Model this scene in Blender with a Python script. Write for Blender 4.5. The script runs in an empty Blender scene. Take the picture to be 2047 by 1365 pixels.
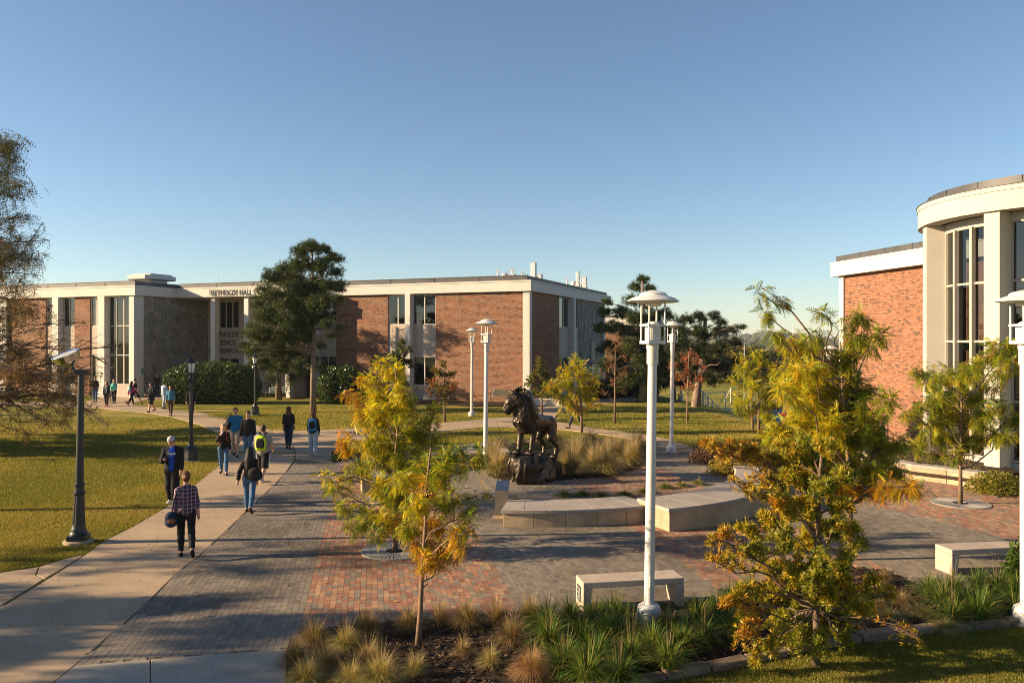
import bpy, math, random
import numpy as np
from mathutils import Matrix, Vector
sc = bpy.context.scene
col = sc.collection
R = math.radians
# ---------------------------------------------------------------- camera
F, CX, HZ, EYE = 1592.0, 1023.5, 682.5, 4.3      # focal length in photo pixels, centre, horizon row, eye height
cam_d = bpy.data.cameras.new('camera'); cam = bpy.data.objects.new('camera', cam_d); col.objects.link(cam)
cam.location = (0, 0, EYE); cam.rotation_euler = (R(90), 0, 0)
cam_d.sensor_width = 36.0; cam_d.lens = 36.0 * F / 2047.0; cam_d.clip_start = 0.1; cam_d.clip_end = 12000
sc.camera = cam
# ---------------------------------------------------------------- sky, sun, exposure
SUN_EL = 18.0
SUN_AZ = Vector((-0.995, -0.07, 0)).normalized()   # horizontal direction towards the sun
world = bpy.data.worlds.new('World'); sc.world = world; world.use_nodes = True
wn = world.node_tree.nodes; wl = world.node_tree.links
bg = wn['Background']; sky = wn.new('ShaderNodeTexSky')
sky.sky_type = 'NISHITA'; sky.sun_disc = False
sky.sun_elevation = R(SUN_EL); sky.sun_rotation = math.atan2(SUN_AZ.x, SUN_AZ.y)
sky.altitude = 700; sky.air_density = 1.0; sky.dust_density = 0.3; sky.ozone_density = 2.2
wl.new(sky.outputs['Color'], bg.inputs['Color']); bg.inputs['Strength'].default_value = 0.056
sun_d = bpy.data.lights.new('sun', 'SUN'); sun = bpy.data.objects.new('sun', sun_d); col.objects.link(sun)
sun_d.energy = 5.0; sun_d.angle = R(0.53); sun_d.color = (1.0, 0.74, 0.45)
_d = Vector((SUN_AZ.x * math.cos(R(SUN_EL)), SUN_AZ.y * math.cos(R(SUN_EL)), math.sin(R(SUN_EL))))
sun.rotation_euler = (-_d).to_track_quat('-Z', 'Y').to_euler(); sun.location = (-30, 10, 40)
sc.view_settings.view_transform = 'Standard'; sc.view_settings.look = 'None'
sc.view_settings.exposure = 1.5; sc.view_settings.gamma = 1.0
sc.render.engine = 'CYCLES'
sc.cycles.max_bounces = 6; sc.cycles.transparent_max_bounces = 12; sc.cycles.use_denoising = True; sc.cycles.denoising_prefilter = 'NONE'; sc.cycles.filter_width = 1.0

# ---------------------------------------------------------------- helpers
def G(px, py, z=0.0):
    """point at height z seen at photo pixel (px, py)"""
    Y = F * (EYE - z) / (py - HZ)
    return ((px - CX) / F * Y, Y, z)
def P(px, py, Y):
    return ((px - CX) / F * Y, Y, EYE + (HZ - py) / F * Y)

class MB:
    """collects shapes; build() links them as one mesh object"""
    def __init__(s): s.v = []; s.f = []; s.m = []; s.c = []; s.n = 0; s.col = None
    def add(s, V, Fc, m=0, c=None):
        b = s.n; s.v.extend([tuple(map(float, p)) for p in V]); s.n += len(V)
        for q in Fc: s.f.append(tuple(i + b for i in q)); s.m.append(m); s.c.append(c)
        return s
    def box(s, x0, x1, y0, y1, z0, z1, m=0, c=None):
        V = [(x0,y0,z0),(x1,y0,z0),(x1,y1,z0),(x0,y1,z0),(x0,y0,z1),(x1,y0,z1),(x1,y1,z1),(x0,y1,z1)]
        return s.add(V, [(0,3,2,1),(4,5,6,7),(0,1,5,4),(1,2,6,5),(2,3,7,6),(3,0,4,7)], m, c)
    def obox(s, o, ux, uy, x0, x1, y0, y1, z0, z1, m=0, c=None):
        """box in a frame rotated about z: origin o, axes ux, uy (2D unit vectors)"""
        V = []
        for z in (z0, z1):
            for (x, y) in ((x0,y0),(x1,y0),(x1,y1),(x0,y1)):
                V.append((o[0]+ux[0]*x+uy[0]*y, o[1]+ux[1]*x+uy[1]*y, z))
        return s.add(V, [(0,3,2,1),(4,5,6,7),(0,1,5,4),(1,2,6,5),(2,3,7,6),(3,0,4,7)], m, c)
    def prism(s, poly, z0, z1, m=0, c=None, bottom=True):
        n = len(poly)
        if sum(poly[i][0]*poly[(i+1)%n][1]-poly[(i+1)%n][0]*poly[i][1] for i in range(n)) < 0: poly = poly[::-1]
        V = [(p[0], p[1], z0) for p in poly] + [(p[0], p[1], z1) for p in poly]
        Fc = [tuple(range(n, 2*n))] + [(i, (i+1)%n, n+(i+1)%n, n+i) for i in range(n)]
        if bottom: Fc.append(tuple(range(n-1, -1, -1)))
        return s.add(V, Fc, m, c)
    def tube(s, pts, rad, n=8, m=0, c=None, caps=True):
        pts = [Vector(p) for p in pts]
        if not hasattr(rad, '__len__'): rad = [rad]*len(pts)
        V = []; prev = None
        for i, p in enumerate(pts):
            t = (pts[min(i+1, len(pts)-1)] - pts[max(i-1, 0)]).normalized()
            if prev is None: a = t.orthogonal().normalized()
            else:
                a = prev - t*prev.dot(t)
                a = a.normalized() if a.length > 1e-6 else t.orthogonal().normalized()
            prev = a; b = t.cross(a)
            for k in range(n):
                an = 2*math.pi*k/n
                V.append(p + (a*math.cos(an) + b*math.sin(an))*rad[i])
        Fc = []
        for i in range(len(pts)-1):
            for k in range(n):
                k2 = (k+1) % n
                Fc.append((i*n+k, i*n+k2, (i+1)*n+k2, (i+1)*n+k))
        if caps:
            Fc.append(tuple(range(n-1, -1, -1))); Fc.append(tuple(range((len(pts)-1)*n, len(pts)*n)))
        return s.add(V, Fc, m, c)
    def lathe(s, prof, n=20, o=(0,0,0), m=0, c=None, flute=0):
        """prof: list of (r, z)"""
        V = []
        for (r, z) in prof:
            for k in range(n):
                an = 2*math.pi*k/n
                rr = r*(1 - (flute if k % 2 else 0))
                V.append((o[0]+rr*math.cos(an), o[1]+rr*math.sin(an), o[2]+z))
        Fc = []
        for i in range(len(prof)-1):
            for k in range(n):
                k2 = (k+1) % n
                Fc.append((i*n+k, i*n+k2, (i+1)*n+k2, (i+1)*n+k))
        Fc.append(tuple(range(n-1, -1, -1))); Fc.append(tuple(range((len(prof)-1)*n, len(prof)*n)))
        return s.add(V, Fc, m, c)
    def build(s, name, mats, parent=None, smooth=False, bevel=0.0):
        me = bpy.data.meshes.new(name)
        me.from_pydata(s.v, [], s.f)
        if not isinstance(mats, (list, tuple)): mats = [mats]
        for mm in mats: me.materials.append(mm)
        if any(s.m): me.polygons.foreach_set('material_index', s.m)
        if any(c is not None for c in s.c):
            at = me.color_attributes.new('tint', 'FLOAT_COLOR', 'CORNER')
            arr = []
            for q, c in zip(s.f, s.c):
                c = c or (1, 1, 1)
                arr.extend((c[0], c[1], c[2], 1.0)*len(q))
            at.data.foreach_set('color', arr)
        if smooth:
            me.polygons.foreach_set('use_smooth', [True]*len(s.f))
            if smooth != 'all':
                try: me.set_sharp_from_angle(angle=R(35))
                except Exception: pass
        me.update()
        o = bpy.data.objects.new(name, me); col.objects.link(o)
        if parent is not None: o.parent = parent
        if bevel:
            bv = o.modifiers.new('bevel', 'BEVEL'); bv.width = bevel; bv.segments = 2; bv.limit_method = 'ANGLE'
        return o

def np_mesh(name, V, Fq, mats, parent=None, colors=None, smooth=False, matidx=None):
    """V (n,3), Fq (m,k) faces of equal size, colors (m,3) per face"""
    me = bpy.data.meshes.new(name)
    V = np.asarray(V, dtype=np.float32); Fq = np.asarray(Fq, dtype=np.int32)
    m, k = Fq.shape
    me.vertices.add(len(V)); me.vertices.foreach_set('co', V.ravel())
    me.loops.add(m*k); me.loops.foreach_set('vertex_index', Fq.ravel())
    me.polygons.add(m); me.polygons.foreach_set('loop_start', np.arange(0, m*k, k, dtype=np.int32))
    try: me.polygons.foreach_set('loop_total', np.full(m, k, dtype=np.int32))
    except Exception: pass
    if not isinstance(mats, (list, tuple)): mats = [mats]
    for mm in mats: me.materials.append(mm)
    if matidx is not None: me.polygons.foreach_set('material_index', np.asarray(matidx, dtype=np.int32))
    me.update(calc_edges=True)
    if colors is not None:
        at = me.color_attributes.new('tint', 'FLOAT_COLOR', 'CORNER')
        cc = np.ones((m, k, 4), dtype=np.float32); cc[:, :, :3] = np.asarray(colors, dtype=np.float32)[:, None, :]
        at.data.foreach_set('color', cc.ravel())
    me.polygons.foreach_set('use_smooth', np.full(m, bool(smooth)))
    me.validate()
    o = bpy.data.objects.new(name, me); col.objects.link(o)
    if parent is not None: o.parent = parent
    return o

def thing(name, label, cat, loc=(0,0,0), rz=0.0, group=None):
    o = bpy.data.objects.new(name, None); col.objects.link(o)
    o.location = loc; o.rotation_euler = (0, 0, rz); o.empty_display_size = 0.2
    return tag(o, label, cat, group)
def tag(o, label=None, cat=None, group=None, kind=None):
    if label: o['label'] = label
    if cat: o['category'] = cat
    if group: o['group'] = group
    if kind: o['kind'] = kind
    return o
def struct(o): o['kind'] = 'structure'; return o
def stuff(o): o['kind'] = 'stuff'; return o
def dup(root, loc=None, rz=None, label=None, parent=None):
    r = root.copy(); col.objects.link(r); r.parent = parent
    if loc is not None: r.location = loc
    if rz is not None: r.rotation_euler = (0, 0, rz)
    if label: r['label'] = label
    for ch in list(root.children): dup(ch, parent=r)
    return r
def text_obj(name, body, size, extrude, mat, parent, loc, rot, shear=0.0, spacing=1.0, align='CENTER', offset=0.0):
    cu = bpy.data.curves.new(name, 'FONT'); cu.body = body; cu.size = size; cu.extrude = extrude
    cu.align_x = align; cu.align_y = 'CENTER'; cu.shear = shear; cu.space_character = spacing; cu.offset = offset
    cu.resolution_u = 3
    tmp = bpy.data.objects.new('tmp', cu); col.objects.link(tmp)
    me = bpy.data.meshes.new_from_object(tmp.evaluated_get(bpy.context.evaluated_depsgraph_get()))
    bpy.data.objects.remove(tmp); bpy.data.curves.remove(cu)
    me.name = name; me.materials.clear(); me.materials.append(mat)
    o = bpy.data.objects.new(name, me); col.objects.link(o); o.parent = parent
    o.location = loc; o.rotation_euler = rot
    return o

# ---------------------------------------------------------------- materials
def new_mat(name):
    m = bpy.data.materials.new(name); m.use_nodes = True
    nt = m.node_tree; return m, nt, nt.nodes['Principled BSDF']
def nd(nt, t, **kw):
    n = nt.nodes.new(t)
    for k, v in kw.items():
        if k in n.inputs: n.inputs[k].default_value = v
        else: setattr(n, k, v)
    return n
def ramp(nt, fac, stops):
    r = nt.nodes.new('ShaderNodeValToRGB'); e = r.color_ramp.elements
    while len(e) < len(stops): e.new(0.5)
    for el, (p, c) in zip(e, stops): el.position = p; el.color = (c[0], c[1], c[2], 1)
    nt.links.new(fac, r.inputs['Fac']); return r.outputs['Color']
def mixc(nt, fac, a, b, mode='MIX'):
    n = nt.nodes.new('ShaderNodeMix'); n.data_type = 'RGBA'; n.blend_type = mode
    for sock, v in ((n.inputs[0], fac), (n.inputs[6], a), (n.inputs[7], b)):
        if isinstance(v, bpy.types.NodeSocket): nt.links.new(v, sock)
        elif hasattr(v, '__len__'): sock.default_value = (v[0], v[1], v[2], 1)
        else: sock.default_value = v
    return n.outputs[2]
def noise(nt, scale, detail=4, rough=0.55, vec=None, obj=True):
    n = nd(nt, 'ShaderNodeTexNoise'); n.inputs['Scale'].default_value = scale
    n.inputs['Detail'].default_value = detail; n.inputs['Roughness'].default_value = rough
    if vec is None:
        tc = nt.nodes.new('ShaderNodeTexCoord'); vec = tc.outputs['Object']
    nt.links.new(vec, n.inputs['Vector']); return n.outputs['Fac']
def bump(nt, bs, h, strength=0.3, dist=0.02):
    b = nt.nodes.new('ShaderNodeBump'); b.inputs['Strength'].default_value = strength; b.inputs['Distance'].default_value = dist
    nt.links.new(h, b.inputs['Height']); nt.links.new(b.outputs['Normal'], bs.inputs['Normal'])
def basic(name, c, rough=0.6, metal=0.0, var=0.12, scale=6.0, bmp=0.0, bscale=60.0, spec=0.5, tint=False):
    """plain material with uneven colour and fine relief; tint multiplies the per-piece colour"""
    m, nt, bs = new_mat(name)
    n1 = noise(nt, scale, 5)
    lo = tuple(x*(1-var) for x in c); hi = tuple(min(1, x*(1+var)) for x in c)
    cc = ramp(nt, n1, [(0.3, lo), (0.7, hi)])
    if tint:
        a = nd(nt, 'ShaderNodeVertexColor', layer_name='tint')
        cc = mixc(nt, 1.0, cc, a.outputs['Color'], 'MULTIPLY')
    nt.links.new(cc, bs.inputs['Base Color'])
    bs.inputs['Roughness'].default_value = rough; bs.inputs['Metallic'].default_value = metal
    bs.inputs['Specular IOR Level'].default_value = spec
    if bmp: bump(nt, bs, noise(nt, bscale, 3), bmp, 0.01)
    return m
def leaf_mat(name, trans=0.45, rough=0.5, spec=0.3):
    m, nt, bs = new_mat(name)
    a = nd(nt, 'ShaderNodeVertexColor', layer_name='tint')
    nt.links.new(a.outputs['Color'], bs.inputs['Base Color'])
    bs.inputs['Roughness'].default_value = rough; bs.inputs['Specular IOR Level'].default_value = spec
    tr = nd(nt, 'ShaderNodeBsdfTranslucent')
    tc = mixc(nt, 1.0, a.outputs['Color'], (1.25, 1.15, 0.55), 'MULTIPLY')
    nt.links.new(tc, tr.inputs['Color'])
    mx = nd(nt, 'ShaderNodeMixShader'); mx.inputs[0].default_value = trans
    nt.links.new(bs.outputs[0], mx.inputs[1]); nt.links.new(tr.outputs[0], mx.inputs[2])
    nt.links.new(mx.outputs[0], nt.nodes['Material Output'].inputs['Surface'])
    return m

def lawn_mat(name, greens, dry):
    m, nt, bs = new_mat(name)
    tc = nt.nodes.new('ShaderNodeTexCoord')
    n1 = noise(nt, 0.35, 5, 0.6, tc.outputs['Object']); n2 = noise(nt, 9.0, 5, 0.65, tc.outputs['Object']); n3 = noise(nt, 60, 3, 0.6, tc.outputs['Object'])
    c1 = ramp(nt, n2, [(0.3, greens[0]), (0.7, greens[1])])
    mk = ramp(nt, n1, [(0.42, (0, 0, 0)), (0.66, (1, 1, 1))])
    c2 = mixc(nt, mk, c1, dry)
    c3 = mixc(nt, 0.55, c2, ramp(nt, n3, [(0.3, (0.45, 0.45, 0.4)), (0.7, (1.4, 1.35, 1.2))]), 'MULTIPLY')
    nt.links.new(c3, bs.inputs['Base Color']); bs.inputs['Roughness'].default_value = 0.9; bs.inputs['Specular IOR Level'].default_value = 0.1
    ad = nd(nt, 'ShaderNodeMath', operation='ADD'); nt.links.new(n2, ad.inputs[0]); nt.links.new(n3, ad.inputs[1])
    bump(nt, bs, ad.outputs[0], 0.8, 0.06)
    return m

def brick_mat(name, axis):
    """brick courses in metres; axis 'x' or 'y' runs along the wall"""
    m, nt, bs = new_mat(name)
    tc = nt.nodes.new('ShaderNodeTexCoord'); sp = nd(nt, 'ShaderNodeSeparateXYZ'); nt.links.new(tc.outputs['Object'], sp.inputs[0])
    cb = nd(nt, 'ShaderNodeCombineXYZ'); nt.links.new(sp.outputs['X' if axis == 'x' else 'Y'], cb.inputs[0]); nt.links.new(sp.outputs['Z'], cb.inputs[1])
    b = nd(nt, 'ShaderNodeTexBrick'); nt.links.new(cb.outputs[0], b.inputs['Vector'])
    b.inputs['Scale'].default_value = 1.0; b.inputs['Brick Width'].default_value = 0.24; b.inputs['Row Height'].default_value = 0.082
    b.inputs['Mortar Size'].default_value = 0.009; b.inputs['Mortar Smooth'].default_value = 0.2; b.inputs['Bias'].default_value = 0.0
    b.inputs['Color1'].default_value = (0, 0, 0, 1); b.inputs['Color2'].default_value = (1, 1, 1, 1); b.inputs['Mortar'].default_value = (0.5, 0.5, 0.5, 1)
    bc = ramp(nt, b.outputs['Color'], [(0.0, (0.06, 0.027, 0.02)), (0.10, (0.11, 0.041, 0.026)), (0.2, (0.165, 0.06, 0.034)), (0.55, (0.205, 0.079, 0.043)), (0.9, (0.245, 0.108, 0.06))])
    n1 = noise(nt, 0.7, 4, 0.6, tc.outputs['Object'])
    bc = mixc(nt, 0.5, bc, ramp(nt, n1, [(0.3, (0.78, 0.78, 0.8)), (0.7, (1.15, 1.12, 1.1))]), 'MULTIPLY')
    out = mixc(nt, b.outputs['Fac'], bc, (0.25, 0.195, 0.14))
    nt.links.new(out, bs.inputs['Base Color']); bs.inputs['Roughness'].default_value = 0.85; bs.inputs['Specular IOR Level'].default_value = 0.2
    iv = nd(nt, 'ShaderNodeMath', operation='SUBTRACT'); iv.inputs[0].default_value = 1.0; nt.links.new(b.outputs['Fac'], iv.inputs[1])
    bump(nt, bs, iv.outputs[0], 0.6, 0.012)
    return m

def glass_mat(name, tint=(0.55, 0.62, 0.62), base=0.0):
    m, nt, bs = new_mat(name); nt.nodes.remove(bs)
    tr = nd(nt, 'ShaderNodeBsdfTransparent'); tr.inputs['Color'].default_value = (*tint, 1)
    gl = nd(nt, 'ShaderNodeBsdfGlossy'); gl.inputs['Roughness'].default_value = 0.01; gl.inputs['Color'].default_value = (0.9, 0.92, 0.95, 1)
    fr = nd(nt, 'ShaderNodeFresnel'); fr.inputs['IOR'].default_value = 1.55
    ad = nd(nt, 'ShaderNodeMath', operation='ADD'); ad.inputs[1].default_value = base; ad.use_clamp = True; nt.links.new(fr.outputs[0], ad.inputs[0])
    mx = nd(nt, 'ShaderNodeMixShader'); nt.links.new(ad.outputs[0], mx.inputs[0]); nt.links.new(tr.outputs[0], mx.inputs[1]); nt.links.new(gl.outputs[0], mx.inputs[2])
    nt.links.new(mx.outputs[0], nt.nodes['Material Output'].inputs['Surface'])
    return m

M = {}
M['lawn'] = lawn_mat('lawn_grass', ((0.09, 0.115, 0.014), (0.19, 0.20, 0.03)), (0.35, 0.27, 0.07))
def concrete_mat(name, c):
    m, nt, bs = new_mat(name); tc = nt.nodes.new('ShaderNodeTexCoord'); v = tc.outputs['Object']
    a = ramp(nt, noise(nt, .8, 6, .65, v), [(.3, tuple(x*.84 for x in c)), (.7, tuple(x*1.1 for x in c))])
    a = mixc(nt, .6, a, ramp(nt, noise(nt, 55, 3, .7, v), [(.3, (.72, .72, .72)), (.7, (1.16, 1.16, 1.16))]), 'MULTIPLY')
    st = ramp(nt, noise(nt, 2.3, 6, .75, v), [(.56, (1, 1, 1)), (.72, (.66, .63, .6))]); a = mixc(nt, .8, a, st, 'MULTIPLY')
    vo = nd(nt, 'ShaderNodeTexVoronoi'); vo.inputs['Scale'].default_value = 4.0; nt.links.new(v, vo.inputs['Vector'])
    a = mixc(nt, ramp(nt, vo.outputs['Distance'], [(.05, (1, 1, 1)), (.085, (0, 0, 0))]), a, tuple(x*.35 for x in c))
    nt.links.new(a, bs.inputs['Base Color']); bs.inputs['Roughness'].default_value = .9; bs.inputs['Specular IOR Level'].default_value = .2
    bump(nt, bs, noise(nt, 70, 3, .6, v), .35, .01); return m
M['concrete'] = concrete_mat('walk_concrete', (0.37, 0.28, 0.19))
M['concrete_new'] = concrete_mat('pale_concrete', (0.36, 0.315, 0.25))
M['paver'] = basic('paver_concrete', (1, 1, 1), 0.88, var=0.10, scale=5, bmp=0.3, bscale=90, spec=0.25, tint=True)
M['joint'] = basic('joint_sand', (0.075, 0.06, 0.045), 0.95, var=0.3, scale=20)
M['mulch'] = basic('mulch_soil', (0.038, 0.026, 0.018), 0.95, var=0.55, scale=18, bmp=1.0, bscale=35, spec=0.1)
M['chip'] = basic('mulch_chip', (1, 1, 1), 0.9, var=0.2, scale=9, tint=True, spec=0.15)
M['edging'] = basic('edging_stone', (0.16, 0.12, 0.085), 0.9, var=0.4, scale=4, bmp=0.6, bscale=20, spec=0.2)
M['brick_x'] = brick_mat('red_brick_along_front', 'x'); M['brick_y'] = brick_mat('red_brick_along_side', 'y')
M['white'] = basic('white_render', (0.52, 0.495, 0.46), 0.75, var=0.05, scale=0.8, bmp=0.1, bscale=30, spec=0.25)
M['cream'] = basic('cream_panel', (0.40, 0.335, 0.28), 0.8, var=0.06, scale=1.5, spec=0.2)
M['stucco'] = basic('pale_stucco', (0.44, 0.41, 0.355), 0.8, var=0.05, scale=1.0, bmp=0.2, bscale=25, spec=0.2)
M['roof_edge'] = basic('slate_roof_edge', (0.055, 0.055, 0.06), 0.55, var=0.25, scale=1.2, spec=0.4)
M['stone'] = basic('flagstone', (1, 1, 1), 0.88, var=0.3, scale=3.5, bmp=0.7, bscale=12, spec=0.2, tint=True)
M['mortar'] = basic('pale_mortar', (0.30, 0.27, 0.23), 0.95, var=0.15, scale=5, spec=0.1)
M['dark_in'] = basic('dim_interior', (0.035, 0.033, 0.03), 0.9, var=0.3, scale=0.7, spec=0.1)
M['blind'] = basic('pale_blind', (0.42, 0.41, 0.35), 0.8, var=0.05, scale=3)
M['glass'] = glass_mat('window_glass', (0.5, 0.55, 0.54), 0.03)
M['glass_dark'] = glass_mat('tinted_glass', (0.22, 0.24, 0.24), 0.02)
M['lamp_white'] = basic('white_lamp_paint', (0.56, 0.545, 0.52), 0.45, var=0.07, scale=3, spec=0.5)
M['lamp_black'] = basic('black_lamp_paint', (0.018, 0.021, 0.024), 0.38, var=0.2, scale=5, spec=0.5, bmp=0.08, bscale=80)
M['frosted'] = basic('frosted_lamp_glass', (0.72, 0.70, 0.64), 0.25, var=0.04, scale=5)
M['chrome'] = basic('polished_reflector', (0.72, 0.70, 0.66), 0.16, metal=1.0, var=0.1, scale=5)
M['steel'] = basic('brushed_steel', (0.46, 0.44, 0.40), 0.28, metal=1.0, var=0.12, scale=6)
M['galv'] = basic('galvanised_metal', (0.50, 0.51, 0.52), 0.45, metal=0.3, var=0.1, scale=6)
M['bench_con'] = concrete_mat('bench_concrete', (0.42, 0.35, 0.29))
M['cap_stone'] = concrete_mat('grey_capstone', (0.32, 0.285, 0.255))
M['sandstone'] = basic('tan_sandstone', (0.36, 0.27, 0.18), 0.88, var=0.25, scale=2.2, bmp=0.3, bscale=25, spec=0.2)
M['bark'] = basic('tree_bark', (0.12, 0.085, 0.06), 0.9, var=0.45, scale=9, bmp=0.8, bscale=30, spec=0.15)
M['bark_pine'] = basic('pine_bark', (0.20, 0.15, 0.115), 0.92, var=0.4, scale=7, bmp=0.9, bscale=18, spec=0.1)
M['bark_pale'] = basic('young_tree_bark', (0.19, 0.125, 0.08), 0.85, var=0.3, scale=14, bmp=0.4, bscale=60, spec=0.2)
M['leaf'] = leaf_mat('leaf', 0.5, 0.45, 0.35); M['needle'] = leaf_mat('pine_needle', 0.22, 0.5, 0.3); M['dry'] = leaf_mat('dry_leaf', 0.35, 0.75, 0.15)
M['blade'] = leaf_mat('grass_blade', 0.35, 0.6, 0.2); M['gloss_leaf'] = leaf_mat('glossy_leaf', 0.2, 0.25, 0.5)
M['hedge_core'] = basic('hedge_dark_core', (0.02, 0.018, 0.01), 0.95, var=0.4, scale=8)  # near-black filler colour: the shade inside the hedge is put into it
M['iron_grate'] = basic('cast_iron_grate', (0.30, 0.29, 0.28), 0.55, metal=0.4, var=0.15, scale=8)
M['green_sign'] = basic('green_sign_paint', (0.02, 0.20, 0.09), 0.45, var=0.05)
M['sign_white'] = basic('white_sign_panel', (0.78, 0.78, 0.74), 0.5, var=0.03)
M['wall_letter'] = basic('bronze_wall_letter', (0.10, 0.08, 0.065), 0.6, var=0.1)
M['letter'] = basic('dark_letter', (0.03, 0.028, 0.03), 0.4, var=0.1)
M['green_slat'] = basic('dark_green_slat', (0.02, 0.045, 0.032), 0.55, var=0.2)
# ================================================================ terrain
def sstep(a, b, x):
    t = np.clip((x - a)/(b - a), 0, 1); return t*t*(3 - 2*t)
def hgt(x, y):
    """height of the ground: flat campus, a bank falling to sports fields on the right, far wooded ridge"""
    x = np.asarray(x, dtype=float); y = np.asarray(y, dtype=float)
    xc = 12.0 - 0.13*np.clip(y - 55, 0, 25)
    dip = sstep(0, 13, x - xc)*sstep(31, 39, y)*3.6
    far = sstep(70, 130, y)*0.7 + sstep(230, 900, y)*10.0
    xx = x/np.maximum(y, 1.0)
    ridge = sstep(900, 1900, y)*(1 - sstep(2600, 4000, y))*(24 + 5*np.sin(xx*23 + 1.0) + 3*np.sin(xx*61))
    return -dip - sstep(76, 130, y)*(1 - sstep(2, 10, x))*3.6 - far + ridge - 0.025
def grow(lo, hi, step, out, k=1.22):
    a = list(np.arange(lo, hi + 1e-6, step)); s = step
    while a[-1] < out: s *= k; a.append(a[-1] + s)
    return a
xs = grow(0, 42, 0.7, 7000); xs = np.array([-v for v in xs[:0:-1]] + xs)
ys = grow(0, 90, 0.8, 9000); ys = np.array([-v for v in grow(1, 12, 2, 600, 1.5)[::-1]] + ys)
XX, YY = np.meshgrid(xs, ys); ZZ = hgt(XX, YY)
V = np.stack([XX.ravel(), YY.ravel(), ZZ.ravel()], 1)
nx, ny = len(xs), len(ys)
ii = (np.arange(ny-1)[:, None]*nx + np.arange(nx-1)[None, :]).ravel()
ground = struct(np_mesh('ground', V, np.stack([ii, ii+1, ii+nx+1, ii+nx], 1), M['lawn'], smooth=True))

# ---------------------------------------------------------------- walks of concrete slabs
def resample(pts, n):
    p = np.array([q[:2] for q in pts], dtype=float); d = np.r_[0, np.cumsum(np.linalg.norm(np.diff(p, axis=0), axis=1))]
    t = np.linspace(0, d[-1], n); return np.stack([np.interp(t, d, p[:, 0]), np.interp(t, d, p[:, 1])], 1)
def slab_strip(parent, left, right, nslab, sub=4, gap=0.009, mat='concrete', z=0.0, name='concrete_slab'):
    L = resample(left, nslab*sub*3 + 1); Rr = resample(right, nslab*sub*3 + 1); k = sub*3
    for i in range(nslab):
        l = L[i*k:(i+1)*k+1].copy(); r = Rr[i*k:(i+1)*k+1].copy()
        for e, j in ((0, 1), (-1, -2)):
            for a in (l, r):
                d = a[j] - a[e]; a[e] += d/np.linalg.norm(d)*min(gap, np.linalg.norm(d)*0.5)
        poly = [tuple(p) for p in l] + [tuple(p) for p in r[::-1]]
        MB().prism(poly, z - 0.12, z + random.uniform(-0.003, 0.003)).build(name, M[mat], parent, bevel=0.006)
random.seed(4)
def gp(*pts): return [G(*p) for p in pts]
walk = struct(thing('main_walk', None, None))
lm = gp((-330,1365),(-190,1290),(-60,1230),(0,1215),(121,1141),(170,1109),(209,1080),(270,1050),(333,1012.6),(385,973),(446,924),(459,905))
rm = gp((105,1365),(148,1330),(245,1247.5),(303,1195),(357,1141),(394,1113.6),(460,1053),(509,1005.5),(549,969),(574,940.7),(588,919.5),(590,907))
def at_y(pts, Yv): 
    p = np.array([q[:2] for q in pts]); o = np.argsort(p[:, 1]); return float(np.interp(Yv, p[o, 1], p[o, 0]))
joints = [9.0, 12.12, 14.86, 17.46, 20.1, 22.86, 25.5, 28.2, 30.6]
for j0, j1 in zip(joints[:-1], joints[1:]):
    yy = np.linspace(j0 + 0.008, j1 - 0.008, 7)
    poly = [(at_y(lm, y), y) for y in yy] + [(at_y(rm, y) - 0.012, y) for y in yy[::-1]]
    MB().prism(poly, -0.12, random.uniform(-0.003, 0.003)).build('concrete_slab', M['concrete'], walk, bevel=0.006)
# flare at the lower left, split by a crack
fl = gp((-330,1360),(-190,1285),(-62,1226),(-3,1211),(86,1157),(70,1148),(77,1132.5),(0,1144),(-120,1165),(-330,1200))
MB().prism(fl, -0.12, -0.002).build('concrete_slab', M['concrete'], walk, bevel=0.006)
MB().prism(gp((89,1155),(118,1138.5),(166,1108.5),(133,1115),(79.5,1131.8),(73,1148)), -0.12, -0.004).build('concrete_slab', M['concrete'], walk, bevel=0.006)
far_walk = struct(thing('far_walk', None, None))
slab_strip(far_walk, gp((457,901),(450,885),(437,865),(400,848),(341,832),(287,824),(238,820),(200,815.5),(100,812),(-80,812)),
           gp((588,904),(586,892),(571,874),(541,860),(514,850),(459,838),(400,824),(363,821),(325,816.8),(266,808.5),(180,805),(-80,803)), 11)
apron = struct(thing('entrance_apron', None, None))
slab_strip(apron, gp((262,807.8),(288,799),(340,796),(440,796)), gp((170,804.5),(205,789),(330,785),(440,789)), 4)
cross_walk = struct(thing('cross_walk', None, None))
slab_strip(cross_walk, gp((591,906),(588,892),(574,874),(545,860.5),(571,862),(698,857),(760,852),(870,846),(960,838),(998,833.6),(1050,834),(1080,838),(1112,842),(1165,852.6),(1224,860),(1297,869),(1341,879),(1380,892)),
           gp((591,918),(620,920),(640,922),(665,924),(690,914),(720,905),(800,880),(880,862),(960,854),(1019,853),(1080,856),(1130,858.5),(1195,866),(1253,875),(1297,882),(1312,889),(1330,893),(1345,896)), 14)
fork = struct(thing('side_path', None, None))
slab_strip(fork, gp((1040,833),(1062,818),(1130,806),(1200,797),(1300,790)), gp((1107,838),(1115,826),(1160,814),(1210,806),(1300,797)), 6)
end_slab = struct(thing('end_slab', None, None))
MB().prism(gp((107,1366),(150,1331),(300,1319),(300,1500),(20,1500)), -0.12, 0.012).build('concrete_slab', M['concrete_new'], end_slab, bevel=0.008)
MB().prism(gp((302,1318.8),(574,1298),(570,1400),(560,1500),(302,1500)), -0.12, 0.014).build('concrete_slab', M['concrete_new'], end_slab, bevel=0.008)

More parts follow.
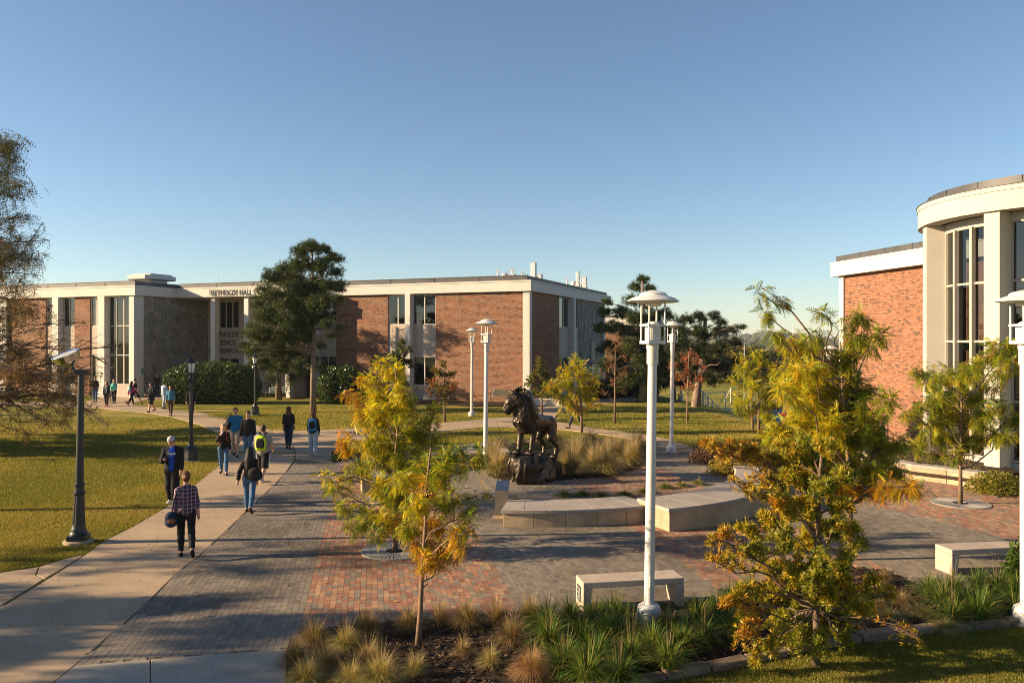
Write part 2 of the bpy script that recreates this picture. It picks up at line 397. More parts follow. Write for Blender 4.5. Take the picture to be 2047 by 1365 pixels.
# ---------------------------------------------------------------- paved plaza: every paver is a block
AX = Vector((-0.176, 1.0)).normalized(); BX = Vector((AX.y, -AX.x))
plaza_poly = gp((151,1329),(246,1247.5),(304,1195),(358,1141),(395,1113.6),(461,1053),(510,1005.5),(550,969),(575,940.7),(589,921),(665,925),(700,918),(760,905),(860,893),(960,885),(1060,880),(1180,876),(1290,884),(1332,895),(1352,898),(1390,894),(1450,905),(1600,915),(1740,930),(1800,951),(1904,966),(1965,975),(2120,990),
              (2150,1180),(1995,1175),(1850,1170),(1773,1138),(1705,1130),(1478,1172),(1434,1176),(1448,1192),(1052,1236),(1037,1219),(599,1256),(576,1297))
bed_hole = gp((1100,962),(1150,957),(1230,952),(1282,935),(1300,905),(1285,888),(1180,878),(1060,884),(990,900),(962,930),(975,950),(1010,962))
def inside(poly, x, y):
    n = len(poly); j = n - 1; r = np.zeros(np.shape(x), bool)
    for i in range(n):
        xi, yi = poly[i][:2]; xj, yj = poly[j][:2]
        if yi != yj:
            r ^= ((yi > y) != (yj > y)) & (x < (xj - xi)*(y - yi)/(yj - yi) + xi)
        j = i
    return r
def ab(p): v = Vector(p[:2]); return v.dot(AX), v.dot(BX)
b_red = [(ab(G(600,1250))[1], ab(G(1040,1215))[1]), (ab(G(1434,1176))[1], ab(G(1772,1137))[1])]
red_right = gp((1560,985),(1700,1000),(1834,1030),(2034,1079),(2150,1110),(2150,960),(1700,925))
rng = np.random.RandomState(7)
rows = []
cw = 0.097
pa = np.array([ab(p) for p in plaza_poly])
for bi in np.arange(math.floor(pa[:, 1].min()/cw)*cw, pa[:, 1].max(), cw):
    a = pa[:, 0].min() + rng.uniform(-0.3, 0)
    while a < pa[:, 0].max():
        l = 0.145 if rng.rand() < 0.25 else 0.19
        rows.append((a + l/2, bi + cw/2, l)); a += l
rows = np.array(rows)
wx = rows[:, 0]*AX.x + rows[:, 1]*BX.x; wy = rows[:, 0]*AX.y + rows[:, 1]*BX.y
okm = inside(plaza_poly, wx, wy) & ~inside(bed_hole, wx, wy)
rows, wx, wy = rows[okm], wx[okm], wy[okm]
isred = np.zeros(len(rows), bool)
for lo, hi in b_red: isred |= (rows[:, 1] > lo) & (rows[:, 1] < hi)
rr = inside(red_right, wx, wy); isred = np.where(wx > 7.5, rr | (isred & (wx < 8.6)), isred)
GREY = np.array([(0.225,0.19,0.15),(0.205,0.172,0.138),(0.245,0.207,0.163),(0.185,0.157,0.127)])
RED = np.array([(0.33,0.165,0.105),(0.38,0.235,0.14),(0.25,0.195,0.145),(0.36,0.195,0.12),(0.28,0.135,0.09),(0.225,0.18,0.14)])
ci = np.where(isred, 4 + rng.randint(0, 6, len(rows)), rng.choice(4, len(rows), p=[0.4, 0.3, 0.2, 0.1]))
PALC = np.concatenate([GREY, RED])
plaza = struct(thing('plaza_paving', None, None))
MB().prism([tuple(p[:2]) for p in plaza_poly], -0.13, -0.006).build('joint_sand', M['joint'], plaza)
# the 300 that show largest are objects of their own (nearest to the camera inside the frame)
vis = (np.abs(wx/wy) < 0.63) & (wy > 10.6)
near = np.argsort(np.where(vis, wy, 1e9))[:300]
bt = 0.0023
def paver_geo(l, w=cw):
    h = 0.001; e = 0.002
    x, y = l/2 - bt, w/2 - bt
    V = [(-x,-y,-0.06),(x,-y,-0.06),(x,y,-0.06),(-x,y,-0.06),(-x,-y,-h),(x,-y,-h),(x,y,-h),(-x,y,-h),(-x+e,-y+e,0),(x-e,-y+e,0),(x-e,y-e,0),(-x+e,y-e,0)]
    Fc = [(8,9,10,11)] + [(i, (i+1)%4, 4+(i+1)%4, 4+i) for i in range(4)] + [(4+i, 4+(i+1)%4, 8+(i+1)%4, 8+i) for i in range(4)]
    return np.array(V), np.array(Fc)
pm = {}
ang = math.atan2(AX.y, AX.x)
for k in near:
    key = (round(rows[k, 2], 3), int(ci[k]))
    if key not in pm:
        Vp, Fp = paver_geo(rows[k, 2]); o = np_mesh('paver', Vp, Fp, M['paver'], plaza, colors=np.tile(PALC[ci[k]], (len(Fp), 1))); pm[key] = o.data
    else:
        o = bpy.data.objects.new('paver', pm[key]); col.objects.link(o); o.parent = plaza
    o.location = (wx[k], wy[k], rng.uniform(-0.0012, 0.0012)); o.rotation_euler = (rng.uniform(-.006, .006), rng.uniform(-.006, .006), ang)
rest = np.ones(len(rows), bool); rest[near] = False
rs = rows[rest]; n = len(rs)
Vall = np.zeros((n, 8, 3)); Fall = np.zeros((n, 5, 4), int)
for L in np.unique(np.round(rs[:, 2], 3)):
    s = np.abs(rs[:, 2] - L) < 1e-3; Vp, Fp = paver_geo(L); Vp = Vp[:8].copy(); Vp[4:, 2] = 0; Fp = np.array([(4, 5, 6, 7)] + [(i, (i+1) % 4, 4 + (i+1) % 4, 4 + i) for i in range(4)])
    jx, jy, jz = rng.uniform(-.007, .007, s.sum()), rng.uniform(-.007, .007, s.sum()), rng.uniform(-.0012, .0012, s.sum())
    a = Vp[None, :, 0] + rs[s, 0][:, None]; b = -Vp[None, :, 1] + rs[s, 1][:, None]
    z = Vp[None, :, 2] + jz[:, None] + Vp[None, :, 0]*jx[:, None] + Vp[None, :, 1]*jy[:, None]
    Vall[s] = np.stack([a*AX.x + b*BX.x, a*AX.y + b*BX.y, z], 2)
    Fall[s] = Fp[None]
Fall = Fall + (np.arange(n)*8)[:, None, None]
dirt = np.clip(1 - .22*np.maximum(0, np.sin(.9*wx[rest] + 1.3*np.sin(.7*wy[rest])) + .6*np.sin(2.1*wy[rest] + 1.7*np.sin(1.9*wx[rest]))), .6, 1)
cc = PALC[ci[rest]]*rng.uniform(0.82, 1.14, (n, 1))*dirt[:, None]*.93
stuff(np_mesh('paver_field', Vall.reshape(-1, 3), Fall.reshape(-1, 4), M['paver'], plaza, colors=np.repeat(cc, 5, axis=0)))

# ---------------------------------------------------------------- beds of mulch
def sheet(name, pts, z, mat):
    return struct(MB().prism(pts, z - 0.1, z).build(name, M[mat]))
bed_front = gp((577,1297),(600,1257),(1036,1221),(1052,1238),(1448,1194),(1436,1178),(1480,1174),(1705,1132),(1771,1140),(1850,1172),(1995,1177),(2160,1182),(2200,1225),(2047,1243),(1830,1258),(1650,1285),(1480,1320),(1400,1338),(1250,1362),(1100,1390),(560,1460),(572,1400))
sheet('planting_bed', bed_front, -0.008, 'mulch')
sheet('lion_bed', bed_hole, -0.004, 'mulch')
sheet('building_bed', gp((640,806),(1038,812.5),(1060,803),(1040,798),(640,795)), 0.0, 'mulch')
sheet('walk_side_bed', gp((662,903),(690,898),(760,893),(760,904),(700,917),(664,923.5)), 0.004, 'mulch')
sheet('right_bed', gp((1385,893),(1440,882),(1500,900),(1530,945),(1490,955),(1430,945),(1398,915)), 0.004, 'mulch')
# wood chips: nobody could count them
rng = np.random.RandomState(3)
bx_ = np.array([p[:2] for p in bed_front]); N = 9000
cxy = np.stack([rng.uniform(bx_[:, 0].min(), bx_[:, 0].max(), N*2), rng.uniform(bx_[:, 1].min(), bx_[:, 1].max(), N*2)], 1)
cxy = cxy[inside(bed_front, cxy[:, 0], cxy[:, 1])][:N]; N = len(cxy)
an = rng.uniform(0, 2*math.pi, N); ln = rng.uniform(0.012, 0.045, N); wd = ln*rng.uniform(0.25, 0.6, N); tl = rng.uniform(-0.5, 0.5, (N, 2))
q = np.array([(-1,-1),(1,-1),(1,1),(-1,1)])
lx = q[None, :, 0]*ln[:, None]; ly = q[None, :, 1]*wd[:, None]
Vc = np.stack([cxy[:, 0][:, None] + lx*np.cos(an)[:, None] - ly*np.sin(an)[:, None], cxy[:, 1][:, None] + lx*np.sin(an)[:, None] + ly*np.cos(an)[:, None],
               0.012 + rng.uniform(0, 0.015, N)[:, None] + lx*tl[:, :1] + ly*tl[:, 1:]], 2).reshape(-1, 3)
cpal = np.array([(0.05,0.034,0.022),(0.09,0.06,0.04),(0.16,0.115,0.08),(0.03,0.022,0.016)])[rng.choice(4, N, p=[.4,.3,.1,.2])]
tag(np_mesh('wood_chips', Vc, np.arange(N*4).reshape(-1, 4), M['chip'], colors=cpal), 'dark brown wood chips covering the front planting bed', 'mulch', kind='stuff')
# stone edging between bed and lower lawn
edging = thing('stone_edging', 'dark weathered stone edging between planting bed and shaded lawn', 'edging', (0, 0, 0))
epts = resample(gp((2150,1232),(2047,1245),(1830,1262),(1650,1290),(1480,1325),(1400,1343),(1250,1368),(1080,1400),(820,1440)), 17)
for i in range(16):
    a, b = Vector(epts[i]), Vector(epts[i+1]); d = (b - a).normalized(); nrm = Vector((-d.y, d.x)); ln_ = (b - a).length
    w = random.uniform(0.085, 0.11)
    MB().obox(a, d, nrm, 0.012, ln_ - 0.012, -w, w, -0.05, random.uniform(0.07, 0.11)).build('edging_stone', M['edging'], edging, bevel=0.02)

# ---------------------------------------------------------------- curved seat walls
def arc_pts(c, r, a): return (c[0] + r*math.cos(a), c[1] + r*math.sin(a))
def seat_wall(label, c, r0, r1, a0, a1, h, ncap, nblk, cap_t=0.085, over=0.04, group=None, notch=None, z=0.0):
    t = thing('seat_wall', label, 'seat wall', (c[0], c[1], z), group=group)
    for (n, za, zb, ra, rb, nm, mt, g) in ((nblk, -0.05, h - cap_t - 0.002, r0 + over, r1 - over, 'wall_block', 'sandstone', 0.004), (ncap, h - cap_t, h, r0, r1, 'capstone', 'cap_stone', 0.0035)):
        for i in range(n):
            b0 = a0 + (a1 - a0)*i/n + g/r1; b1 = a0 + (a1 - a0)*(i + 1)/n - g/r1; k = 5
            if nm == 'wall_block' and i == 0: b0 += (over/r1 if a1 > a0 else -over/r1)
            o = [arc_pts((0, 0), rb, b0 + (b1 - b0)*j/k) for j in range(k + 1)] + [arc_pts((0, 0), ra, b0 + (b1 - b0)*j/k) for j in range(k, -1, -1)]
            MB().prism(o, za, zb).build(nm, M[mt], t, bevel=0.007)
    return t
LC = G(1062, 958)
def adeg(*p): q = G(*p[:2], p[2]); return math.atan2(q[1] - LC[1], q[0] - LC[0])
def rr_(px, py, z): q = G(px, py, z); return math.hypot(q[0] - LC[0], q[1] - LC[1])
D = R
seat_wall('low curved seat wall in front of the lion, nearest the camera, grey caps', LC, 5.2, 6.45, D(-97.6), D(-64.2), 0.40, 7, 5)
w2 = seat_wall('higher curved seat wall right of the near white lamp, ending in a step', LC, 6.15, 7.5, D(-67), D(-6), 0.53, 9, 8)
# small inset light on the end face of the higher wall
_e = Vector((math.cos(D(-67)), math.sin(D(-67)))); _t = Vector((_e.y, -_e.x))
inset = MB().obox(_e*6.62, _e, _t, -0.06, 0.06, -0.06, 0.012, 0.22, 0.37).build('step_light', M['galv'], w2)
seat_wall('curved seat wall partly hidden behind the yellow tree, left of lion', (0.4, 24.2), 3.75, 4.95, D(97), D(198), 0.42, 9, 8)
# planter wall in front of the round glazed bay (a straight-ish run of blocks)
pw = thing('planter_wall', 'tan sandstone planter wall with pale caps below the round glazed bay', 'planter wall', (0, 0, 0))
pp = resample(gp((1690,905),(1745,938),(1797,954.6),(1850,961.5),(1904,968.5),(1962,977)), 9)
for i in range(8):
    a, b = Vector(pp[i]), Vector(pp[i+1]); d = (b-a).normalized(); nrm = Vector((-d.y, d.x)); L = (b-a).length
    MB().obox(a, d, nrm, 0.006, L-0.006, 0.03, 0.42, -0.05, 0.38).build('wall_block', M['sandstone'], pw, bevel=0.008)
    MB().obox(a, d, nrm, 0.004, L-0.004, 0.0, 0.46, 0.383, 0.47).build('capstone', M['cap_stone'], pw, bevel=0.008)
sheet('planter_bed', [tuple(p) for p in pp] + [(pp[-1][0]+2.2, pp[-1][1]+1.6), (pp[0][0]+3.5, pp[0][1]+0.5)], 0.25, 'mulch')

# ---------------------------------------------------------------- tree grates
def tree_grate(loc, label, r=0.68):
    t = thing('tree_grate', label, 'tree grate', (loc[0], loc[1], 0.006), group='round iron tree grates')
    mb = MB(); n = 48
    for k in range(n):
        a0 = 2*math.pi*k/n; a1 = a0 + 2*math.pi/n*0.66; tw = 0.12
        V = []
        for (rr, off) in ((0.24, 0), (r-0.03, tw)):
            for a in (a0+off, a1+off): V.append((rr*math.cos(a), rr*math.sin(a), 0.012))
        b = mb.n; mb.add(V + [(x, y, -0.012) for x, y, z in V], [(0,2,3,1),(0,1,5,4),(2,0,4,6),(1,3,7,5),(3,2,6,7)])
    mb.build('slats', M['iron_grate'], t)
    for nm, ra, rb in (('inner_ring', 0.19, 0.25), ('outer_ring', r-0.04, r)):
        m2 = MB(); k = 40
        V = []
        for rr in (ra, rb):
            for z in (-0.012, 0.0125):
                for j in range(k): V.append((rr*math.cos(2*math.pi*j/k), rr*math.sin(2*math.pi*j/k), z))
        Fc = []
        for j in range(k):
            j2 = (j+1) % k
            Fc += [(k+j, 3*k+j, 3*k+j2, k+j2), (2*k+j, 2*k+j2, 3*k+j2, 3*k+j), (j, k+j, k+j2, j2)]
        m2.add(V, Fc).build(nm, M['iron_grate'], t)
    MB().lathe([(0.0, -0.005), (r-0.02, -0.005), (r-0.02, -0.003), (0.0, -0.003)], 32).build('soil', M['mulch'], t)
    return t
GR1 = G(790, 1101); GR2 = G(775, 998); GR3 = G(1920, 1006)
tree_grate(GR1, 'round iron tree grate under the foreground yellow tree on red pavers', 0.70)
tree_grate(GR2, 'round iron tree grate on red pavers behind the yellow tree', 0.62)
tree_grate(GR3, 'round iron tree grate on red pavers near the round glazed bay', 0.72)

# ---------------------------------------------------------------- concrete benches
def concrete_bench(loc, rz, L, label, plaque):
    t = thing('concrete_bench', label, 'bench', (loc[0], loc[1], 0.0), rz, 'concrete benches on the plaza edge')
    w = 0.46; h = 0.47; th = 0.10
    MB().box(0, L, 0, w, h-th, h).build('seat', M['bench_con'], t, bevel=0.012)
    for x0, x1 in ((0, 0.13), (L-0.13, L)):
        s = 1 if x0 == 0 else -1
        xo = 0 if s == 1 else L
        mb = MB(); V = [(xo, 0, 0), (xo+s*0.11, 0, 0), (xo+s*0.11, w, 0), (xo, w, 0), (xo, 0, h-th-0.001), (xo+s*0.16, 0, h-th-0.001), (xo+s*0.16, w, h-th-0.001), (xo, w, h-th-0.001)]
        mb.add(V, [(0,3,2,1),(4,5,6,7),(0,1,5,4),(1,2,6,5),(2,3,7,6),(3,0,4,7)] if s == 1 else [(0,1,2,3),(4,7,6,5),(0,4,5,1),(1,5,6,2),(2,6,7,3),(3,7,4,0)])
        mb.build('leg', M['bench_con'], t, bevel=0.01)
    if plaque:
        p = MB().box(-0.008, 0.0, 0.13, 0.36, 0.12, 0.36).build('plaque', M['letter'], t)
        for k in range(5): MB().box(-0.0105, -0.008, 0.16, 0.33 - 0.04*(k % 2), 0.155+0.04*k, 0.168+0.04*k).build('inscription_line', M['galv'], p)
    return t
ba = math.atan2(BX.y, BX.x)
b0 = G(1166, 1224); concrete_bench(b0, ba, 1.69, 'pale concrete bench with dark plaque, beside the near white lamp', True)
b1 = G(1903, 1150); concrete_bench(b1, ba - 0.02, 1.75, 'pale concrete bench near the right edge, behind green lilies', False)

# ---------------------------------------------------------------- white plaza lamps
def white_lamp():
    t = thing('white_lamp', 'x', 'lamp post', group='white plaza lamps')
    MB().lathe([(0.24,0),(0.24,0.02),(0.20,0.035),(0.20,0.05)], 24).build('footing', M['concrete_new'], t, smooth=True)
    MB().lathe([(0.175,0.05),(0.185,0.10),(0.185,0.2),(0.165,0.255),(0.12,0.285),(0.085,0.292),(0.085,0.31)], 28).build('base_cover', M['lamp_white'], t, smooth=True)
    MB().lathe([(0.078,0.28),(0.074,2.4),(0.068,4.12),(0.0,4.12)], 22).build('pole', M['lamp_white'], t, smooth=True)
    MB().box(-.035,.035,-.084,-.070,.55,.72).build('access_cover', M['lamp_white'], t, bevel=.006)
    cl = MB().lathe([(0.084,3.95),(0.088,3.96),(0.088,4.18),(0.095,4.2),(0.095,4.26),(0.07,4.27)], 22).build('collar', M['lamp_white'], t, smooth=True)
    MB().tube([(0.0,-0.091,4.05),(0.0,-0.094,4.05)], 0.008, 8).build('screw', M['letter'], cl); MB().tube([(0.0,-0.091,4.13),(0.0,-0.094,4.13)], 0.008, 8).build('screw', M['letter'], cl)
    mb = MB()
    mb.box(-0.15,0.15,-0.15,0.15,4.26,4.31); fr = mb.build('lower_plate', M['lamp_white'], t, bevel=0.008)
    MB().box(-0.098,0.098,-0.098,0.098,4.31,4.56).build('ballast_box', M['lamp_white'], t, bevel=0.03)
    for k in range(4):
        for j in (-0.05, 0.0, 0.05):
            a = k*math.pi/2
            c, s = math.cos(a), math.sin(a)
            MB().obox((0,0),(c,s),(-s,c),0.098,0.104,j-0.012,j+0.012,4.34,4.53).build('fin', M['lamp_white'], t)
    MB().lathe([(0.095,4.558),(0.085,4.585),(0.05,4.605),(0.0,4.61)], 20).build('dome', M['frosted'], t, smooth=True)
    mb = MB()
    for (x0,x1,y0,y1) in ((-0.15,0.15,-0.15,-0.115),(-0.15,0.15,0.115,0.15),(-0.15,-0.115,-0.115,0.115),(0.115,0.15,-0.115,0.115)): mb.box(x0,x1,y0,y1,4.53,4.565)
    mb.build('frame_ring', M['lamp_white'], t)
    for sx in (-1,1):
        for sy in (-1,1): MB().tube([(sx*0.132,sy*0.132,4.3),(sx*0.132,sy*0.132,4.90)], 0.014, 10).build('upright', M['lamp_white'], t, smooth=True)
    hd = MB().lathe([(0.0,4.885),(0.16,4.89),(0.37,4.905),(0.395,4.915),(0.395,4.925),(0.33,4.965),(0.215,5.005),(0.21,5.03),(0.14,5.06),(0.05,5.085),(0.0,5.087)], 40).build('hood', M['lamp_white'], t, smooth=True)
    for k in range(26):
        a = 2*math.pi*k/26; MB().tube([(0.207*math.cos(a),0.207*math.sin(a),5.006),(0.168*math.cos(a),0.168*math.sin(a),5.053)], 0.006, 4).build('vent_rib', M['lamp_white'], hd)
    MB().lathe([(0.12,4.84),(0.13,4.885),(0.0,4.886)], 20).build('lens', M['frosted'], hd, smooth=True)
    return t
wl0 = white_lamp()
spots = [(G(1297,1243), 'tall white lamp post nearest the camera, in front of the concrete bench'),
         (G(1342,905), 'white lamp post on grey pavers right of the lion, before the dark pines'),
         ((G(970,930)[0], G(970,930)[1], 0), 'white lamp post rising behind the left seat wall beside the lion'),
         (G(943,832), 'white lamp post standing on the lawn in front of the brick wall'),
         (G(2051,1246), 'white lamp post cut by the right edge of the picture'),
         ((17.2,43.0,-1.0), 'far white lamp post half hidden by leaves at the brick wing corner')]
random.seed(11)
for i, (p, lb) in enumerate(spots):
    o = wl0 if i == 0 else dup(wl0)
    o.location = p; o['label'] = lb; o.rotation_euler = (R(random.uniform(-.2,.2)), R(0.9 if i < 4 else 0.3), R(18 + 20*i))

# ---------------------------------------------------------------- black lamp posts
def black_post(t, H):
    MB().lathe([(0.30,0),(0.30,0.05),(0.26,0.06),(0.26,0.07)], 24).build('footing', M['concrete'], t, smooth=True)
    MB().box(-0.19,0.19,-0.19,0.19,0.07,0.17).build('plinth', M['lamp_black'], t, bevel=0.012)
    MB().lathe([(0.18,0.17),(0.185,0.2),(0.15,0.25),(0.155,0.29),(0.135,0.33),(0.13,0.40)], 24).build('base_moulding', M['lamp_black'], t, smooth=True)
    MB().lathe([(0.128,0.40),(0.098,1.0),(0.098,1.02)], 28, flute=0.09).build('fluted_shaft', M['lamp_black'], t)
    MB().lathe([(0.10,1.02),(0.125,1.04),(0.13,1.07),(0.10,1.1),(0.095,1.2),(0.112,1.22),(0.112,1.25),(0.085,1.28)], 24).build('ring_collar', M['lamp_black'], t, smooth=True)
    MB().lathe([(0.082,1.27),(0.072,2.2),(0.058,H),(0.0,H)], 20).build('pole', M['lamp_black'], t, smooth=True)
fl_p = G(157, 1084)
t = thing('floodlight_post', 'black post carrying a tilted silver floodlight bowl, nearest at left', 'lamp post', (fl_p[0], fl_p[1], 0), R(12)); t.rotation_euler[1] = R(0.8)
black_post(t, 3.62)
hd = MB().box(-0.13,0.15,-0.09,0.09,3.60,3.70).build('mount_box', M['lamp_black'], t, bevel=0.012)
MB().tube([(-0.11,0,3.66),(-0.17,0,3.72),(-0.19,0,3.76)], 0.028, 10).build('bracket', M['lamp_black'], t)
bowl = MB().lathe([(0.0,0.0),(0.05,0.0),(0.07,0.03),(0.16,0.07),(0.245,0.15),(0.275,0.235),(0.287,0.245),(0.28,0.25),(0.262,0.24)], 32).build('reflector_bowl', M['chrome'], t, smooth=True)
bowl.location = (-0.19, 0, 3.74); bowl.rotation_euler = (R(15), R(-19), 0); bowl.scale = (1, 1, 1.3)
MB().lathe([(0.272,0.238),(0.15,0.244),(0.0,0.246)], 32).build('lens', M['glass_lens'] if 'glass_lens' in M else basic('lamp_lens', (0.45,0.5,0.52), 0.06, var=0.02), bowl, smooth=True)
def lantern_post():
    t = thing('lantern_post', 'x', 'lamp post', group='black lantern posts along the walk')
    k = 8
    MB().lathe([(0.30,0),(0.30,0.03),(0.28,0.035)], 24).build('footing', M['concrete'], t, smooth=True)
    MB().lathe([(0.265,0.02),(0.265,0.10),(0.245,0.12),(0.225,0.42),(0.24,0.45),(0.20,0.50),(0.125,0.55)], k).build('base', M['lamp_black'], t)
    MB().lathe([(0.12,0.54),(0.11,0.58),(0.09,0.64),(0.10,0.67),(0.07,0.72)], 20).build('base_moulding', M['lamp_black'], t, smooth=True)
    MB().lathe([(0.072,0.70),(0.058,2.85),(0.0,2.85)], 24, flute=0.1).build('pole', M['lamp_black'], t)
    MB().lathe([(0.06,2.80),(0.07,2.86),(0.13,2.90),(0.135,2.94),(0.09,2.98),(0.06,3.04),(0.065,3.10),(0.13,3.14),(0.14,3.17),(0.0,3.17)], 24).build('capital', M['lamp_black'], t, smooth=True)
    n = 6
    g = MB(); g.lathe([(0.10,3.18),(0.165,3.52),(0.0,3.52)], n); g.build('globe', M['frosted'], t)
    for j in range(n):
        a = 2*math.pi*j/n
        MB().tube([(0.106*math.cos(a),0.106*math.sin(a),3.17),(0.172*math.cos(a),0.172*math.sin(a),3.53)], 0.011, 6).build('lantern_bar', M['lamp_black'], t)
    rf = MB().lathe([(0.205,3.52),(0.20,3.55),(0.12,3.63),(0.08,3.70),(0.035,3.73),(0.0,3.73)], 24).build('lantern_roof', M['lamp_black'], t, smooth=True)
    MB().lathe([(0.02,3.72),(0.035,3.76),(0.015,3.80),(0.02,3.83),(0.004,3.91),(0.0,3.91)], 12).build('finial', M['lamp_black'], rf, smooth=True)
    return t
lp = lantern_post(); p = G(382, 921); lp.location = (p[0], p[1], 0); lp['label'] = 'black lantern post on the lawn edge beside the walkers'
lp2 = dup(lp, (G(510,829)[0], G(510,829)[1], 0), 0.3, 'far black lantern post on the lawn before the pine'); lp2.scale = (0.95,0.95,0.95)

# ---------------------------------------------------------------- interpretive sign beside the lion
sp = G(1003, 1034); t = thing('plaque_stand', 'bent brushed steel plaque stand at the end of the seat wall', 'sign', (sp[0], sp[1], 0), R(-8))
MB().box(-0.21,0.21,-0.13,0.13,-0.02,0.045).build('foot', M['sandstone'], t, bevel=0.008)
MB().add([(-0.16,-0.02,0.045),(0.16,-0.02,0.045),(0.16,0.0,0.045),(-0.16,0.0,0.045),(-0.16,-0.02,0.66),(0.16,-0.02,0.66),(0.16,0.0,0.65),(-0.16,0.0,0.65)], [(0,3,2,1),(0,1,5,4),(1,2,6,5),(2,3,7,6),(3,0,4,7),(4,5,6,7)]).build('upright_panel', M['steel'], t)
MB().add([(-0.16,-0.021,0.661),(0.16,-0.021,0.661),(0.16,0.26,0.86),(-0.16,0.26,0.86),(-0.16,-0.009,0.645),(0.16,-0.009,0.645),(0.16,0.27,0.845),(-0.16,0.27,0.845)], [(0,1,2,3),(7,6,5,4),(4,5,1,0),(5,6,2,1),(6,7,3,2),(7,4,0,3)]).build('sloping_panel', M['steel'], t)

# ---------------------------------------------------------------- slatted park benches
def park_bench(loc, rz, label):
    t = thing('park_bench', label, 'bench', loc, rz)
    for k in range(4): MB().box(-0.85,0.85,-0.02+0.115*k,0.075+0.115*k,0.42,0.445).build('seat_slat', M['green_slat'], t)
    for k in range(4):
        y = 0.47+0.03*k; z = 0.50+0.105*k
        MB().box(-0.85,0.85,y,y+0.025,z,z+0.085).build('back_slat', M['green_slat'], t)
    for x in (-0.75, 0.75):
        MB().tube([(x,0.02,0),(x,0.02,0.43)], 0.022, 6).build('leg', M['lamp_black'], t); MB().tube([(x,0.44,0),(x,0.45,0.43),(x,0.56,0.92)], 0.022, 6).build('leg', M['lamp_black'], t)
        MB().tube([(x,-0.02,0.62),(x,0.25,0.64),(x,0.5,0.62)], 0.02, 6).build('armrest', M['lamp_black'], t); MB().tube([(x,0.0,0.43),(x,0.0,0.62)], 0.016, 6).build('arm_support', M['lamp_black'], t)
    return t
# ================================================================ the long brick hall
C0 = (1.18, 55.9); TH = -math.atan2(0.370, 0.929)
UX = (math.cos(TH), math.sin(TH)); UY = (-math.sin(TH), math.cos(TH))      # along the front (to the right), into the building
def fx(px, yl):
    """local x on the plane local y = yl, seen at photo column px"""
    k = (px - CX)/F
    # C0x + UXx*x + UYx*yl = k*(C0y + UXy*x + UYy*yl)
    return (k*(C0[1] + UY[1]*yl) - C0[0] - UY[0]*yl)/(UX[0] - k*UX[1])
def fy(px, xl):
    k = (px - CX)/F
    return (k*(C0[1] + UX[1]*xl) - C0[0] - UX[0]*xl)/(UY[0] - k*UY[1])
hall = thing('brick_hall', 'long two-storey brick hall with white fascia and piers behind the lawn', 'building', (C0[0], C0[1], 0), TH)
Zf, Zt, Zr = 7.83, 8.60, 8.93          # underside of fascia, top of white fascia, top of dark roof edge
def hp(name, mb, mat, bevel=0.0, parent=None): return mb.build(name, M[mat], parent or hall, bevel=bevel)
def hbox(name, mat, x0, x1, y0, y1, z0, z1, bevel=0.0, parent=None): return hp(name, MB().box(x0, x1, y0, y1, z0, z1), mat, bevel, parent)

def window_x(x0, x1, z0, z1, yf, n=2, rows=1, blind=0.0, back=True, parent=None, rec=0.16):
    """window in a wall that runs along local x, outer wall face at yf"""
    fr = MB(); w = 0.06; y0, y1 = yf + rec - 0.05, yf + rec + 0.05
    fr.box(x0, x1, y0, y1, z0, z0 + w); fr.box(x0, x1, y0, y1, z1 - w, z1)
    for xa in (x0, x1 - w): fr.box(xa, xa + w, y0, y1, z0 + w, z1 - w)
    f = fr.build('window', M['white'], parent or hall)
    for k in range(1, n):
        xm = x0 + (x1 - x0)*k/n; MB().box(xm - w*0.6, xm + w*0.6, y0 + 0.002, y1 - 0.002, z0 + w, z1 - w).build('mullion', M['white'], f)
    for k in range(1, rows):
        zm = z0 + (z1 - z0)*k/rows; MB().box(x0 + w, x1 - w, y0 + 0.004, y1 - 0.004, zm - w*0.5, zm + w*0.5).build('transom', M['white'], f)
    for k in range(n):
        xa = x0 + (x1-x0)*k/n + w*0.6; xb = x0 + (x1-x0)*(k+1)/n - w*0.6
        for r in range(rows):
            za = z0 + (z1-z0)*r/rows + w*0.5; zb = z0 + (z1-z0)*(r+1)/rows - w*0.5; yy = yf + rec + random.uniform(-0.006, 0.006)
            MB().add([(xa,yy,za),(xb,yy+random.uniform(-.004,.004),za),(xb,yy,zb),(xa,yy+random.uniform(-.004,.004),zb)], [(0,1,2,3)]).build('pane', M['glass'], f)
        if blind and random.random() < 0.8:
            bh = blind*random.uniform(0.7, 1.2)
            MB().box(xa - 0.03, xb + 0.03, yf + rec + 0.14, yf + rec + 0.16, z1 - (z1-z0)*min(bh, .9), z1).build('blind', M['blind'], f)
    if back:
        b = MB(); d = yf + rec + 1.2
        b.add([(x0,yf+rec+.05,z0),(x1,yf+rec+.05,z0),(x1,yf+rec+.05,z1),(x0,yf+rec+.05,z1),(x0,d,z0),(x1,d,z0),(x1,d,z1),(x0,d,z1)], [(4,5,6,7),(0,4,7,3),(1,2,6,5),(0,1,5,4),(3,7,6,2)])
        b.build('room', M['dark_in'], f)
    return f
